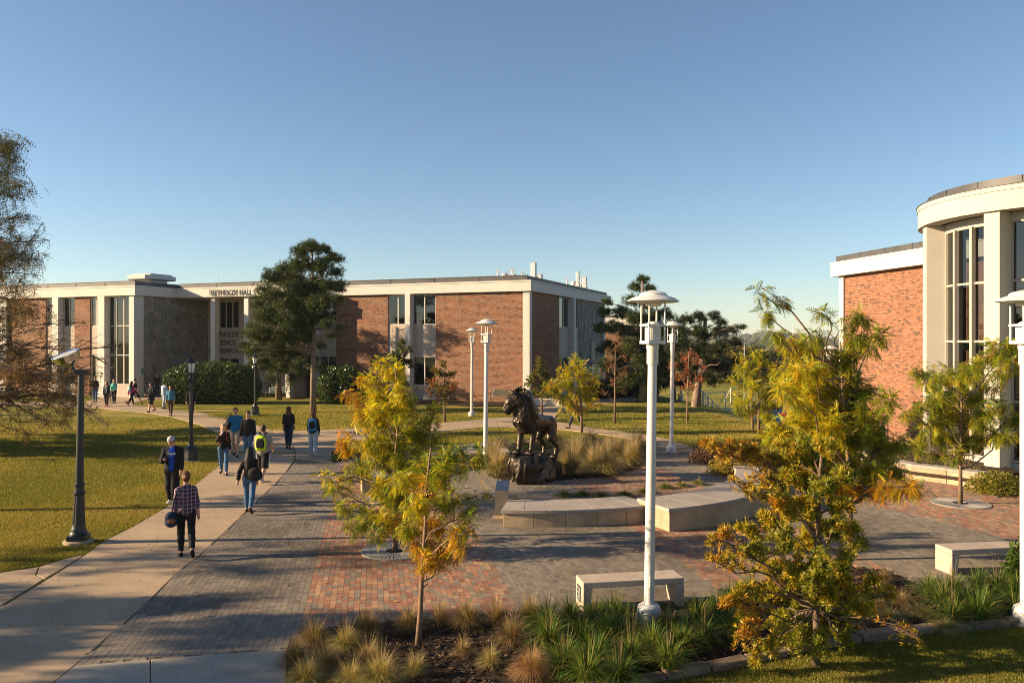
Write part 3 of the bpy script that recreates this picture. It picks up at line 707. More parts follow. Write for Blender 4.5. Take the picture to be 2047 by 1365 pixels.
def window_y(y0, y1, z0, z1, xf, n=2, blind=0.0, parent=None, rec=0.16):
    """window in a wall that runs along local y, outer face at x = xf looking +x"""
    w = 0.06; xa, xb = xf - rec - 0.05, xf - rec + 0.05
    fr = MB(); fr.box(xa, xb, y0, y1, z0, z0 + w); fr.box(xa, xb, y0, y1, z1 - w, z1)
    for ya in (y0, y1 - w): fr.box(xa, xb, ya, ya + w, z0 + w, z1 - w)
    f = fr.build('window', M['white'], parent or hall)
    for k in range(1, n):
        ym = y0 + (y1-y0)*k/n; MB().box(xa + .002, xb - .002, ym - w*.6, ym + w*.6, z0 + w, z1 - w).build('mullion', M['white'], f)
    for k in range(n):
        ya = y0 + (y1-y0)*k/n + w*.6; yb = y0 + (y1-y0)*(k+1)/n - w*.6
        MB().add([(xf-rec,ya,z0+w),(xf-rec,yb,z0+w),(xf-rec,yb,z1-w),(xf-rec,ya,z1-w)], [(0,1,2,3)]).build('pane', M['glass'], f)
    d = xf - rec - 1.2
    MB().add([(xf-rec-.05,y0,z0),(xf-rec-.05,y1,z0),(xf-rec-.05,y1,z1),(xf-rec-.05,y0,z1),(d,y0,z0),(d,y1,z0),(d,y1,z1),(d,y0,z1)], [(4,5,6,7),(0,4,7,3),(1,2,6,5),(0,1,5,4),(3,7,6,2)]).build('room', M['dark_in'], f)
    return f

random.seed(21)
# --- main front (plane y = 0)
xa, xb, xc, xd = fx(583, 0), fx(632, 0), fx(672, 0), fx(775, 0)
xe, xm, xg = fx(775, 0), fx(819, 0), fx(871, 0)
YD = 25.0                                                   # depth of the building block
hbox('brick_panel', 'brick_x', xc, xd, 0.0, 0.3, 0, Zf)
hbox('brick_panel', 'brick_x', xg, -0.42, 0.0, 0.3, 0, Zf)
def bay(x0, xp, x1, blind=0.5, low_brick=False):
    for (u0, u1) in ((x0, xp - 0.22), (xp + 0.22, x1)):
        window_x(u0 + .02, u1 - .02, 5.55, Zf - 0.02, 0.0, 2, blind=blind); window_x(u0 + .02, u1 - .02, 1.05, 3.2, 0.0, 2, blind=blind*0.6)
        pn = hbox('spandrel_panel', 'cream', u0, u1, 0.08, 0.3, 3.2, 5.55)
        for k in range(1, 5): MB().box(u0 + (u1-u0)*k/5 - 0.012, u0 + (u1-u0)*k/5 + 0.012, 0.074, 0.082, 3.22, 5.53).build('panel_rib', M['cream'], pn)
        hbox('apron_panel', 'brick_x' if low_brick else 'cream', u0, u1, 0.08, 0.3, 0, 1.05)
    hbox('pier', 'white', xp - 0.22, xp + 0.22, -0.35, 0.3, 0, Zf - 0.004, 0.015)
bay(xa, xb, xc, 0.4, True); bay(xe, xm, xg, 0.55)
hbox('pier', 'white', -0.42, -0.005, -0.08, 0.28, 0, Zf - 0.004, 0.015)
# --- right side (plane x = 0)
y1, y2, y3, y4 = fy(1118, 0), fy(1157, 0), fy(1205, 0), fy(1212, 0)
hbox('corner_pier', 'white', -0.004, 0.1, -0.085, 0.42, 0, Zf - 0.003, 0.015)
hbox('brick_panel', 'brick_y', -0.3, 0.0, 0.42, y1, 0, Zf)
ym = fy(1141, 0)
for (u0, u1) in ((y1, ym - 0.25), (ym + 0.25, y2)):
    window_y(u0, u1, 5.4, Zf - 0.02, 0.0, 2); window_y(u0, u1, 1.05, 3.1, 0.0, 2)
    hbox('spandrel_panel', 'cream', -0.3, -0.08, u0, u1, 3.1, 5.4); hbox('apron_panel', 'cream', -0.3, -0.08, u0, u1, 0, 1.05)
hbox('pier', 'white', -0.3, 0.35, ym - 0.25, ym + 0.25, 0, Zf - 0.004, 0.015)
hbox('pier', 'white', -0.3, 0.12, y3, y3 + 0.5, 0, Zf - 0.004, 0.015)
# --- flagstone walls: real stones laid over a mortar wall
def clip_poly(poly, p, n):
    out = []
    for i in range(len(poly)):
        a, b = poly[i], poly[(i+1) % len(poly)]
        da = (a[0]-p[0])*n[0] + (a[1]-p[1])*n[1]; db = (b[0]-p[0])*n[0] + (b[1]-p[1])*n[1]
        if da <= 0: out.append(a)
        if (da < 0) != (db < 0):
            s = da/(da - db); out.append((a[0]+(b[0]-a[0])*s, a[1]+(b[1]-a[1])*s))
    return out
STONE = [(0.23,0.218,0.20),(0.21,0.20,0.187),(0.25,0.23,0.205),(0.235,0.22,0.20),(0.265,0.24,0.21),(0.20,0.192,0.182)]
def flagstones(u0, u1, z0, z1, size, to3, parent, seed, gap=0.024):
    """to3(u, z, d) maps wall coordinates and stand-off to local space"""
    rg = random.Random(seed); nu = max(2, int((u1-u0)/size)); nz = max(2, int((z1-z0)/size)); pts = []
    for i in range(nu):
        for j in range(nz): pts.append((u0 + (i + .5 + rg.uniform(-.46,.46))*(u1-u0)/nu, z0 + (j + .5 + rg.uniform(-.46,.46))*(z1-z0)/nz))
    for k, p in enumerate(pts):
        poly = [(u0,z0),(u1,z0),(u1,z1),(u0,z1)]
        for q in pts:
            if q is p or abs(q[0]-p[0]) > 3*size or abs(q[1]-p[1]) > 3*size: continue
            dx, dy = q[0]-p[0], q[1]-p[1]; L = math.hypot(dx, dy)
            poly = clip_poly(poly, ((p[0]+q[0])/2 - dx/L*gap, (p[1]+q[1])/2 - dy/L*gap), (dx/L, dy/L))
            if len(poly) < 3: break
        if len(poly) < 3: continue
        cxp = sum(a[0] for a in poly)/len(poly); czp = sum(a[1] for a in poly)/len(poly); d = rg.uniform(0.03, 0.065); n = len(poly)
        tl = (rg.uniform(-.02,.02), rg.uniform(-.02,.02)); mb = MB()
        V = [to3(a[0], a[1], 0.0) for a in poly] + [to3(cxp+(a[0]-cxp)*.95, czp+(a[1]-czp)*.95, d + (a[0]-cxp)*tl[0] + (a[1]-czp)*tl[1]) for a in poly]
        c = rg.choice(STONE); f = rg.uniform(.85, 1.15)
        mb.add(V, [tuple(range(n, 2*n))] + [(i, (i+1)%n, n+(i+1)%n, n+i) for i in range(n)], 0, tuple(x*f for x in c))
        mb.build('stone', M['stone'], parent)
XW = fx(270, -6.3)                                           # right end of the left wing
YB = fy(415, XW)                                             # back of the entrance recess
yb0 = y2
swr = hbox('stone_wall', 'mortar', -0.3, -0.06, y2, y3, 0, Zf)
flagstones(y2 + .02, y3 - .02, 0.0, Zf - .02, 0.56, lambda u, z, d: (-0.06 + d, u, z), swr, 5)
dr = hbox('door', 'white', -0.02, 0.05, fy(1183, 0), fy(1199, 0), 0, 2.3, 0.01)
MB().add([(0.055, fy(1186,0), 0.25),(0.055, fy(1196,0), 0.25),(0.055, fy(1196,0), 2.1),(0.055, fy(1186,0), 2.1)], [(0,1,2,3)]).build('pane', M['glass'], dr)
hbox('door_canopy', 'white', 0.0, 0.5, fy(1180,0), fy(1202,0), 2.45, 2.6)
hbox('notice_board', 'sandstone', 0.02, 0.06, fy(1181,0), fy(1189,0), 2.62, 4.3)
# --- left wing (front plane y = YL)
YL = -6.3
lx = lambda px: fx(px, YL)
x_end = lx(-60)
sw = hbox('stone_wall', 'mortar', XW - 0.5, XW - 0.06, fy(287, XW), YB, 0, Zf)
flagstones(fy(287, XW) + .02, YB - .02, 0.0, Zf - .02, 0.54, lambda u, z, d: (XW - 0.06 + d, u, z), sw, 9)
hbox('corner_pier', 'white', lx(260), XW + 0.02, YL - 0.12, fy(287, XW), 0, Zf - .004, 0.015)
MB().box(XW + .022, XW + .035, fy(282.5, XW), fy(286, XW), 1.75, 2.25).build('number_plate', M['green_sign'], hall)
# tall glazed stair window
window_x(lx(215), lx(259), 0.95, Zf - .02, YL, 3, 3, rec=0.2); hbox('apron_panel', 'cream', lx(215), lx(259), YL + .1, YL + .3, 0, 0.95)
hbox('pier', 'white', lx(200), lx(214), YL - 0.25, YL + .3, 0, Zf - .004, 0.015)
def lbay(p0, p1):
    window_x(lx(p0), lx(p1), 5.5, Zf - .02, YL, 2, blind=.25); window_x(lx(p0), lx(p1), 0.95, 3.2, YL, 2, blind=.3)
    hbox('spandrel_panel', 'cream', lx(p0), lx(p1), YL + .08, YL + .3, 3.2, 5.5); hbox('apron_panel', 'cream', lx(p0), lx(p1), YL + .08, YL + .3, 0, 0.95)
lbay(180, 199.5); hbox('brick_panel', 'brick_x', lx(149), lx(179.5), YL, YL + .3, 0, Zf); lbay(125, 148.5)
hbox('pier', 'white', lx(112), lx(124), YL - 0.35, YL + .3, 0, Zf - .004, 0.015); lbay(92, 111.5)
hbox('brick_panel', 'brick_x', lx(18), lx(91.5), YL, YL + .3, 0, Zf); hbox('pier', 'white', lx(4), lx(17.5), YL - .2, YL + .3, 0, Zf - .004, 0.015)
lbay(-28, 3.5); hbox('brick_panel', 'brick_x', x_end, lx(-28.5), YL, YL + .3, 0, Zf)
# --- entrance recess behind the portico
YP = -2.2; x575 = fx(575, YP)
px0, px1, px2 = fx(425, YP), fx(492, YP), x575
for xx in (px0, px1, px2): hbox('portico_pier', 'white', xx - 0.22, xx + 0.22, YP, YP + 0.5, 0, Zf - .004, 0.015)
hbox('recess_side_wall', 'cream', px2 - 0.15, px2 + 0.15, YP + .52, YB + .3, 0, Zf - .004)
rb0, rb1, rb2 = XW, fx(437, YB), fx(477, YB)
hbox('recess_wall', 'cream', rb0, rb1, YB, YB + .3, 0, Zf - .002); hbox('recess_wall', 'cream', rb2, px2 - .16, YB, YB + .3, 0, Zf - .002)
window_x(rb1, rb2, 5.4, 7.7, YB, 3); window_x(rb1, rb2, 0.1, 2.9, YB, 2, 1)
pn = hbox('name_panel', 'cream', rb1, rb2, YB + .05, YB + .3, 2.9, 5.4); hbox('recess_wall', 'cream', rb1, rb2, YB + .05, YB + .3, 7.7, Zf - .002)
tcx = fx(449.5, YB)
for k, s in enumerate(('REYNOLDS', 'SCIENCE', 'MATHEMATICS')):
    text_obj('panel_letters', s, 0.62, 0.02, M['wall_letter'], pn, (tcx, YB + .02, 4.86 - 0.68*k), (R(90), 0, 0), spacing=0.92, offset=0.008)
hbox('door_head', 'white', rb1, rb2, YB - .02, YB + .04, 2.1, 2.2)
# --- filler wall between portico and first bay
hbox('brick_panel', 'brick_x', px2 + .16, xa, 0.0, 0.3, 0, Zf)
# --- fascia: white band, small top lip, dark roof edge set back
def fascia(x0, x1, y0, y1):
    hbox('fascia', 'white', x0, x1, y0, y1, Zf, Zt - 0.12, 0.01); hbox('fascia_lip', 'white', x0 - .03, x1 + .03, y0 - .03, y1 + .03, Zt - 0.119, Zt, 0.01)
OV = 0.25
fascia(px2 + 0.2, OV, -OV, YD - 3.2); fascia(XW + OV + 0.031, px2 + 0.169, YP - 0.25, YD - 3.2); fascia(x_end, XW + OV, YL - OV, YD - 3.2)
for (x0, x1, y0) in ((px2 + 0.4, OV - 0.35, -OV + .2), (XW + OV + 0.2, px2 + .38, YP + .02), (x_end, XW + OV - .2, YL - OV + .2)):
    n = max(2, int((x1-x0)/3.1)); re_ = hbox('roof_edge', 'roof_edge', x0, x1, y0, YD - 3.5, Zt + .001, Zr)
    for k in range(1, n):
        u = x0 + (x1-x0)*k/n; MB().box(u - .015, u + .015, y0 - .025, y0 + .02, Zt + .01, Zr + .02).build('edge_seam', M['roof_edge'], re_)
    MB().box(x0 - .02, x1 + .02, y0 - .03, y0 + .12, Zr, Zr + .04).build('edge_cap', M['roof_edge'], re_)
# core so that no light leaks through
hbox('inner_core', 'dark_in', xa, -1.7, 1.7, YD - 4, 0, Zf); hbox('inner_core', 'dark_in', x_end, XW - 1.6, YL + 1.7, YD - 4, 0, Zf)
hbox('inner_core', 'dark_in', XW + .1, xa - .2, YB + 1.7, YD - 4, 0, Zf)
# letters on the fascia
tx = fx(455, YP - .25)
x_a, x_b = fx(420, YP - .25), fx(500, YP - .25)
fl_ = text_obj('fascia_letters', 'REYNOLDS HALL', 0.60, 0.02, M['letter'], hall, ((x_a + x_b)/2, YP - .25 - .09, 8.14), (R(90), 0, 0), spacing=1.0, offset=0.006)
w_ = fl_.dimensions.x; fl_.scale = ((x_b - x_a)/max(w_, .1), 1, 1)
# --- roof equipment
def roof_at(px, yl): return fx(px, yl)
v0, v1 = fx(274, -1.5), fx(324, -1.5)
rv = thing('roof_ventilator', 'white hooded roof ventilator above the left wing', 'roof vent', (0, 0, 0))
rv.location = (C0[0], C0[1], 0); rv.rotation_euler = (0, 0, TH)
MB().box(v0 + .55, v1 - .55, -2.3, -0.4, Zr, Zr + .5).build('neck', M['white'], rv)
MB().prism([(v0,-2.9+.4),(v0+.4,-2.9),(v1-.4,-2.9),(v1,-2.5),(v1,0.0),(v1-.4,.4),(v0+.4,.4),(v0,0.0)], Zr + .5, Zr + .85).build('hood', M['white'], rv, bevel=0.05)
MB().prism([(v0+.35,-2.4),(v1-.35,-2.4),(v1-.35,0),(v0+.35,0)], Zr + .852, Zr + 1.0).build('hood_top', M['white'], rv, bevel=0.08)
def stack(px, yl, h, w, label):
    x = fx(px, yl); t = thing('roof_stack', label, 'roof stack', (C0[0] + UX[0]*x + UY[0]*yl, C0[1] + UX[1]*x + UY[1]*yl, Zr), TH)
    MB().box(-w/2, w/2, -w/2, w/2, 0, h).build('duct', M['galv'], t, bevel=0.02); MB().box(-w/2-.04, w/2+.04, -w/2-.04, w/2+.04, 0, .15).build('curb', M['white'], t)
    MB().box(-w/2-.02, w/2+.02, -w/2-.02, w/2+.02, h, h + .04).build('cap', M['galv'], t)
stack(1067, 5.0, 1.35, .36, 'tall pale square roof stack above the hall corner'); stack(1079, 6.0, .55, .4, 'short pale roof stack beside the tall one')
stack(1155, 12.0, 1.2, .26, 'thin pale roof stack on the far right roof'); stack(1169, 14.0, .9, .32, 'round-looking pale roof stack at the far right roof end')
def exhaust(px, yl, label, s=1.0):
    x = fx(px, yl); t = thing('roof_fan_unit', label, 'roof unit', (C0[0] + UX[0]*x + UY[0]*yl, C0[1] + UX[1]*x + UY[1]*yl, Zr), TH + .1); t.scale = (s, s, s)
    MB().box(-.9,.9,-.5,.5,0,.35).build('platform', M['galv'], t); 
    MB().lathe([(0.38,.35),(0.46,.42),(0.48,.7),(0.36,.85),(0.2,.95),(0.0,.96)], 20).build('fan_dome', M['galv'], t, smooth=True)
    MB().box(.5,1.15,-.4,.4,.36,.85).build('motor_box', M['galv'], t, bevel=.03); MB().tube([(-.85,0,.35),(-.85,0,1.05)], .09, 10).build('vent_pipe', M['galv'], t); MB().tube([(.8,0,.85),(.8,0,1.3)], .07, 10).build('vent_pipe', M['galv'], t)
    for x_ in (-.85, .8): MB().box(x_-.24, x_+.24, -.12, .12, 1.05 if x_ < 0 else 1.25, 1.2 if x_ < 0 else 1.4).build('rain_cap', M['galv'], t)
exhaust(1010, 5.0, 'grey roof exhaust fans at the left of the hall corner', .72); exhaust(1030, 7.0, 'second grey roof fan unit behind the first at the corner', .68); exhaust(1148, 15.0, 'grey roof fan unit on the far right roof', .75)
t = thing('roof_antenna', 'thin roof antenna above the hall name', 'antenna', (C0[0] + UX[0]*fx(436, 4) + UY[0]*4, C0[1] + UX[1]*fx(436, 4) + UY[1]*4, Zr))
MB().tube([(0,0,0),(0,0,1.2)], .02, 6).build('mast', M['galv'], t)
for a in (0, 2.1, 4.2): MB().tube([(.22*math.cos(a),.22*math.sin(a),0),(0,0,.45)], .014, 5).build('stay', M['galv'], t)
MB().tube([(-.1,0,1.18),(.1,0,1.18)], .014, 5).build('crossbar', M['galv'], t)
# small building further back at the right end
bw = thing('rear_building', 'low brick building behind the hall, hidden by the pines', 'building', (12.5, 84.0, -3.6), TH)
MB().box(-8,0.6,0,12,0,9.6).build('wall', M['brick_x'], bw); MB().box(-8.4,1.0,-.4,12.4,9.61,10.4).build('fascia', M['white'], bw); MB().box(-8.2,.8,-.2,12.2,10.41,10.7).build('roof', M['roof_edge'], bw)
# benches, planter and sign by the hall
def on_front(px, off): x = fx(px, -off); return (C0[0] + UX[0]*x - UY[0]*off, C0[1] + UX[1]*x - UY[1]*off, 0.0)
park_bench(on_front(1000, 1.1), TH, 'dark slatted park bench against the brick wall by the lion')
park_bench(on_front(547, 3.4), TH, 'dark slatted park bench beneath the pines at the portico')
pb = on_front(1092, 1.6); t = thing('white_planter', 'low white planter box at the hall corner', 'planter', (pb[0]+.2, pb[1], 0), TH)
mb = MB(); mb.box(-1.1,1.1,-.5,-.38,0,.42); mb.box(-1.1,1.1,.38,.5,0,.42); mb.box(-1.1,-.98,-.38,.38,0,.42); mb.box(.98,1.1,-.38,.38,0,.42); mb.build('box', M['white'], t); MB().box(-.98,.98,-.38,.38,.1,.3).build('soil', M['mulch'], t)
sg = G(374, 806); t = thing('hall_sign', 'green and white building sign in front of the hedge', 'sign', (sg[0], sg[1], 0), TH + .1)
bd = MB().box(-.5,.5,-.02,.02,.45,1.42).build('panel', M['sign_white'], t)
for x_ in (-.53, .53): MB().box(x_-.03, x_+.03, -.035, .035, 0, 1.45).build('post', M['green_sign'], t)
hb = MB().box(-.498,.498,-.026,-.021,1.17,1.42).build('header', M['green_sign'], t); text_obj('sign_letters', 'Reynolds Hall', .15, .002, M['sign_white'], hb, (0, -.03, 1.29), (R(90), 0, 0))
for k, w in enumerate((.72, .66, .3, .45)): MB().box(-.42, -.42 + w, -.025, -.021, 1.04 - .13*k, 1.075 - .13*k).build('text_line', M['letter'], bd)
M['frame_tan'] = basic('tan_window_frame', (0.36, 0.33, 0.28), 0.6, var=.04)
# ================================================================ round glazed building on the right
QC = (19.6, 28.0); RF = 4.75
rot = thing('glazed_rotunda', 'round two-storey glazed bay with white fascia and pale columns at right', 'building', (QC[0], QC[1], 0))
def ring(name, mat, r0, r1, z0, z1, a0=100, a1=300, n=50, parent=None, bevel=0.0):
    mb = MB(); V = []
    for (r, z) in ((r1, z0), (r1, z1), (r0, z1), (r0, z0)):
        for k in range(n + 1):
            a = R(a0 + (a1 - a0)*k/n); V.append((r*math.cos(a), r*math.sin(a), z))
    m = n + 1; Fc = []
    for k in range(n):
        for q in range(4):
            q2 = (q + 1) % 4; Fc.append((q*m + k, q*m + k + 1, q2*m + k + 1, q2*m + k))
    Fc += [(0, m, 2*m, 3*m), (n, 3*m + n, 2*m + n, m + n)]
    o = mb.add(V, Fc).build(name, M[mat], parent or rot, smooth=True)
    return o
A0, A1 = 60, 420
ring('fascia', 'stucco', RF - 0.6, RF, 8.5, 9.12, A0, A1, 90); ring('fascia_lip', 'stucco', RF - 0.6, RF + 0.03, 9.121, 9.27, A0, A1, 90)
MB().lathe([(RF + .06, 9.271), (RF + .06, 9.30), (0, 9.30)], 90).build('drip_edge', M['roof_edge'], rot)
re_ = MB().lathe([(RF - .28, 9.301), (RF - .30, 9.58), (RF - .5, 9.60), (0, 9.62)], 90).build('roof_edge', M['roof_edge'], rot, smooth=True)
for k in range(20):
    a = R(k*18 + 3); MB().obox((0, 0), (math.cos(a), math.sin(a)), (-math.sin(a), math.cos(a)), RF - .30, RF - .272, -.008, .008, 9.31, 9.575).build('edge_seam', M['roof_edge'], re_)
MB().lathe([(RF - .62, 8.505), (0, 8.505), (0, 8.52), (RF - .62, 8.52)], 60).build('soffit', M['stucco'], rot)
RG = RF - 0.62
def radial(name, a, half, r0, r1, z0, z1, mat, parent=None, bevel=0.0):
    a = R(a); return MB().obox((0, 0), (math.cos(a), math.sin(a)), (-math.sin(a), math.cos(a)), r0, r1, -half, half, z0, z1).build(name, M[mat], parent or rot, bevel=bevel)
ROWS = [0.42, 2.35, 4.3, 6.28, 8.2]
for j, ca in enumerate((120.5, 164.5, 208.5, 252.5, 296.5)):
    radial('column', ca, 0.26, RG - 0.35, RF - 0.12, -0.05, 8.498, 'stucco', bevel=0.02)
    if ca > 290: break
    w0, w1 = ca + 3.9, ca + 44 - 3.9; n = 3
    fr = ring('window', 'stucco', RG - .28, RG - .12, 8.2, 8.5, w0 - .6, w1 + .6, 10)
    for k in range(n + 1):
        aa = w0 + (w1 - w0)*k/n
        radial('mullion', aa, 0.05 if 0 < k < n else 0.03, RG - .30, RG - .04 if 0 < k < n else RG - .12, .3, 8.2, 'frame_tan', fr)
    for z in ROWS: ring('transom', 'frame_tan', RG - .27, RG - .14, z - .035, z + .035, w0, w1, 10, fr)
    ring('sill_panel', 'stucco', RG - .26, RG - .12, -.05, .36, w0, w1, 10, fr)
    for k in range(n):
        a0_, a1_ = R(w0 + (w1 - w0)*k/n + .7), R(w0 + (w1 - w0)*(k + 1)/n - .7); r = RG - .2
        for z0, z1 in zip(ROWS[:-1], ROWS[1:]):
            MB().add([(r*math.cos(a0_), r*math.sin(a0_), z0 + .05), (r*math.cos(a1_), r*math.sin(a1_), z0 + .05), (r*math.cos(a1_), r*math.sin(a1_), z1 - .05), (r*math.cos(a0_), r*math.sin(a0_), z1 - .05)], [(0, 1, 2, 3)]).build('pane', M['glass_dark'], fr)
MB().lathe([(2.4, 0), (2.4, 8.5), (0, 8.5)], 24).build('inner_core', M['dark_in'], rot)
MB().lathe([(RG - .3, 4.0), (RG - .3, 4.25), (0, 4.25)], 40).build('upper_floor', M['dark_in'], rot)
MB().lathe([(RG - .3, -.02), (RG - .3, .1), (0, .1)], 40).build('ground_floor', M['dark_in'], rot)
# brick wing behind it
wo = Vector((17.9, 43.4)); wdx = Vector((0.193, -0.981)).normalized(); wa = math.atan2(wdx.y, wdx.x)
wing = thing('brick_wing', 'sunlit brick wing with white fascia joining the round bay', 'building', (wo.x, wo.y, 0), wa)
MB().box(0.42, 15, 0.0, 0.4, -4.2, Zf).build('brick_panel', M['brick_x'], wing)
MB().box(0.0, 0.4, -0.1, 0.4, -4.2, Zf - .004).build('pier', M['white'], wing, bevel=.015)
MB().box(-0.02, 0.38, 0.41, 12, -4.2, Zf).build('end_wall', M['brick_y'], wing)
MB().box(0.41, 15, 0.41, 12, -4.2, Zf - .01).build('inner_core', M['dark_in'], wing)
MB().box(-.3, 15.5, -.4, 12.5, Zf + .001, Zt - .12).build('fascia', M['white'], wing, bevel=.01); MB().box(-.33, 15.5, -.43, 12.5, Zt - .119, Zt).build('fascia_lip', M['white'], wing, bevel=.01)
re_ = MB().box(-.1, 15.3, -.2, 12.3, Zt + .001, Zr).build('roof_edge', M['roof_edge'], wing)
for k in range(1, 8): MB().box(k*2 - .012, k*2 + .012, -.225, -.19, Zt + .01, Zr + .01).build('edge_seam', M['roof_edge'], re_)
# hoop rail behind the trees
t = thing('hoop_rail', 'pale metal hoop rail at the foot of the brick wing', 'rail', (15.0, 33.0, 0.0), 0.4)
MB().tube([(-.4, 0, -.2), (-.4, 0, .75), (-.32, 0, .88), (-.2, 0, .92), (.2, 0, .92), (.32, 0, .88), (.4, 0, .75), (.4, 0, -.2)], .03, 8).build('hoop', M['galv'], t, smooth=True); MB().tube([(-.4, 0, .4), (.4, 0, .4)], .022, 8).build('crossbar', M['galv'], t)
# ================================================================ plants
def rotmats(rng, dirs, roll=None):
    """frames whose x axis is dirs, random roll; returns (N,3,3) with columns x,y,z"""
    d = dirs/np.linalg.norm(dirs, axis=1, keepdims=True); N = len(d)
    up = np.tile(np.array([0., 0., 1.]), (N, 1)); up[np.abs(d[:, 2]) > 0.95] = (1, 0, 0)
    y = np.cross(up, d); y /= np.linalg.norm(y, axis=1, keepdims=True); z = np.cross(d, y)
    r = rng.uniform(-roll, roll, N) if roll is not None else rng.uniform(0, 2*math.pi, N)
    c, s = np.cos(r)[:, None], np.sin(r)[:, None]
    return np.stack([d, y*c + z*s, -y*s + z*c], 2)
def scatter(tV, tF, pos, mats, scale, colors, jit=0.0, rng=None):
    N, k = len(pos), len(tV)
    V = np.einsum('nij,kj->nki', mats, tV)*np.asarray(scale)[:, None, None] + pos[:, None, :]
    Fq = tF[None] + (np.arange(N)*k)[:, None, None]
    cc = np.repeat(colors, len(tF), axis=0)
    if jit: cc = cc*rng.uniform(1 - jit, 1 + jit, (len(cc), 1))
    return V.reshape(-1, 3), Fq.reshape(-1, tF.shape[1]), cc
def T_leaf(w=0.42, fold=0.08):
    return np.array([(0,0,0),(0.45,w/2,fold),(1,0,-.05),(0.45,-w/2,fold)]), np.array([(0,1,2,3)])
def T_frond(n=6, droop=0.35):
    V, Fq = [], []
    for i in range(n):
        x = 0.15 + 0.85*i/(n-1); z = -droop*x*x; L = 0.30*(1 - 0.45*abs(2*x - 1)**2); w = 0.13
        for s in (-1, 1):
            b = len(V); dx = 0.10
            V += [(x - w*.55, s*.01, z), (x + w*.75, s*L*.30, z + .02), (x + dx, s*L*1.08, z - .05)]; Fq.append((b, b+1, b+2))
    return np.array(V), np.array(Fq)
def T_star(n=6, w=0.2, spread=0.75, rng=None):
    V, Fq = [], []; rng = rng or np.random.RandomState(1)
    for i in range(n):
        a = 2*math.pi*i/n + rng.uniform(-.3, .3); t = spread*rng.uniform(.6, 1.15); L = rng.uniform(.75, 1.1)
        d = np.array([math.cos(t), math.sin(t)*math.cos(a), math.sin(t)*math.sin(a)]); s = np.cross(d, rng.normal(size=3)); s /= np.linalg.norm(s)
        b = len(V); V += [np.zeros(3) + d*.06, d*L*.5 + s*w*.5, d*L, d*L*.5 - s*w*.5]; Fq.append((b, b+1, b+2, b+3))
    return np.array(V), np.array(Fq)
def T_tuft(n=6, w=0.075, spread=1.15, seed=2):
    rng = np.random.RandomState(seed); V, Fq = [], []
    for i in range(n):
        a = 2*math.pi*i/n + rng.uniform(-.3, .3); t = spread*math.sqrt(rng.uniform(.05, 1)); L = rng.uniform(.75, 1.1)
        d = np.array([math.cos(t), math.sin(t)*math.cos(a), math.sin(t)*math.sin(a)]); s = np.cross(d, rng.normal(size=3)); s /= np.linalg.norm(s)
        b = len(V); V += [-s*w*.6, s*w*.6, d*L]; Fq.append((b, b+1, b+2))
    return np.array(V), np.array(Fq)
def pick(rng, pal, N, wts=None, var=0.18):
    pal = np.array(pal); i = rng.choice(len(pal), N, p=wts)
    return np.clip(pal[i]*rng.uniform(1 - var, 1 + var, (N, 1))*rng.uniform(.94, 1.06, (N, 3)), 0.002, 1)

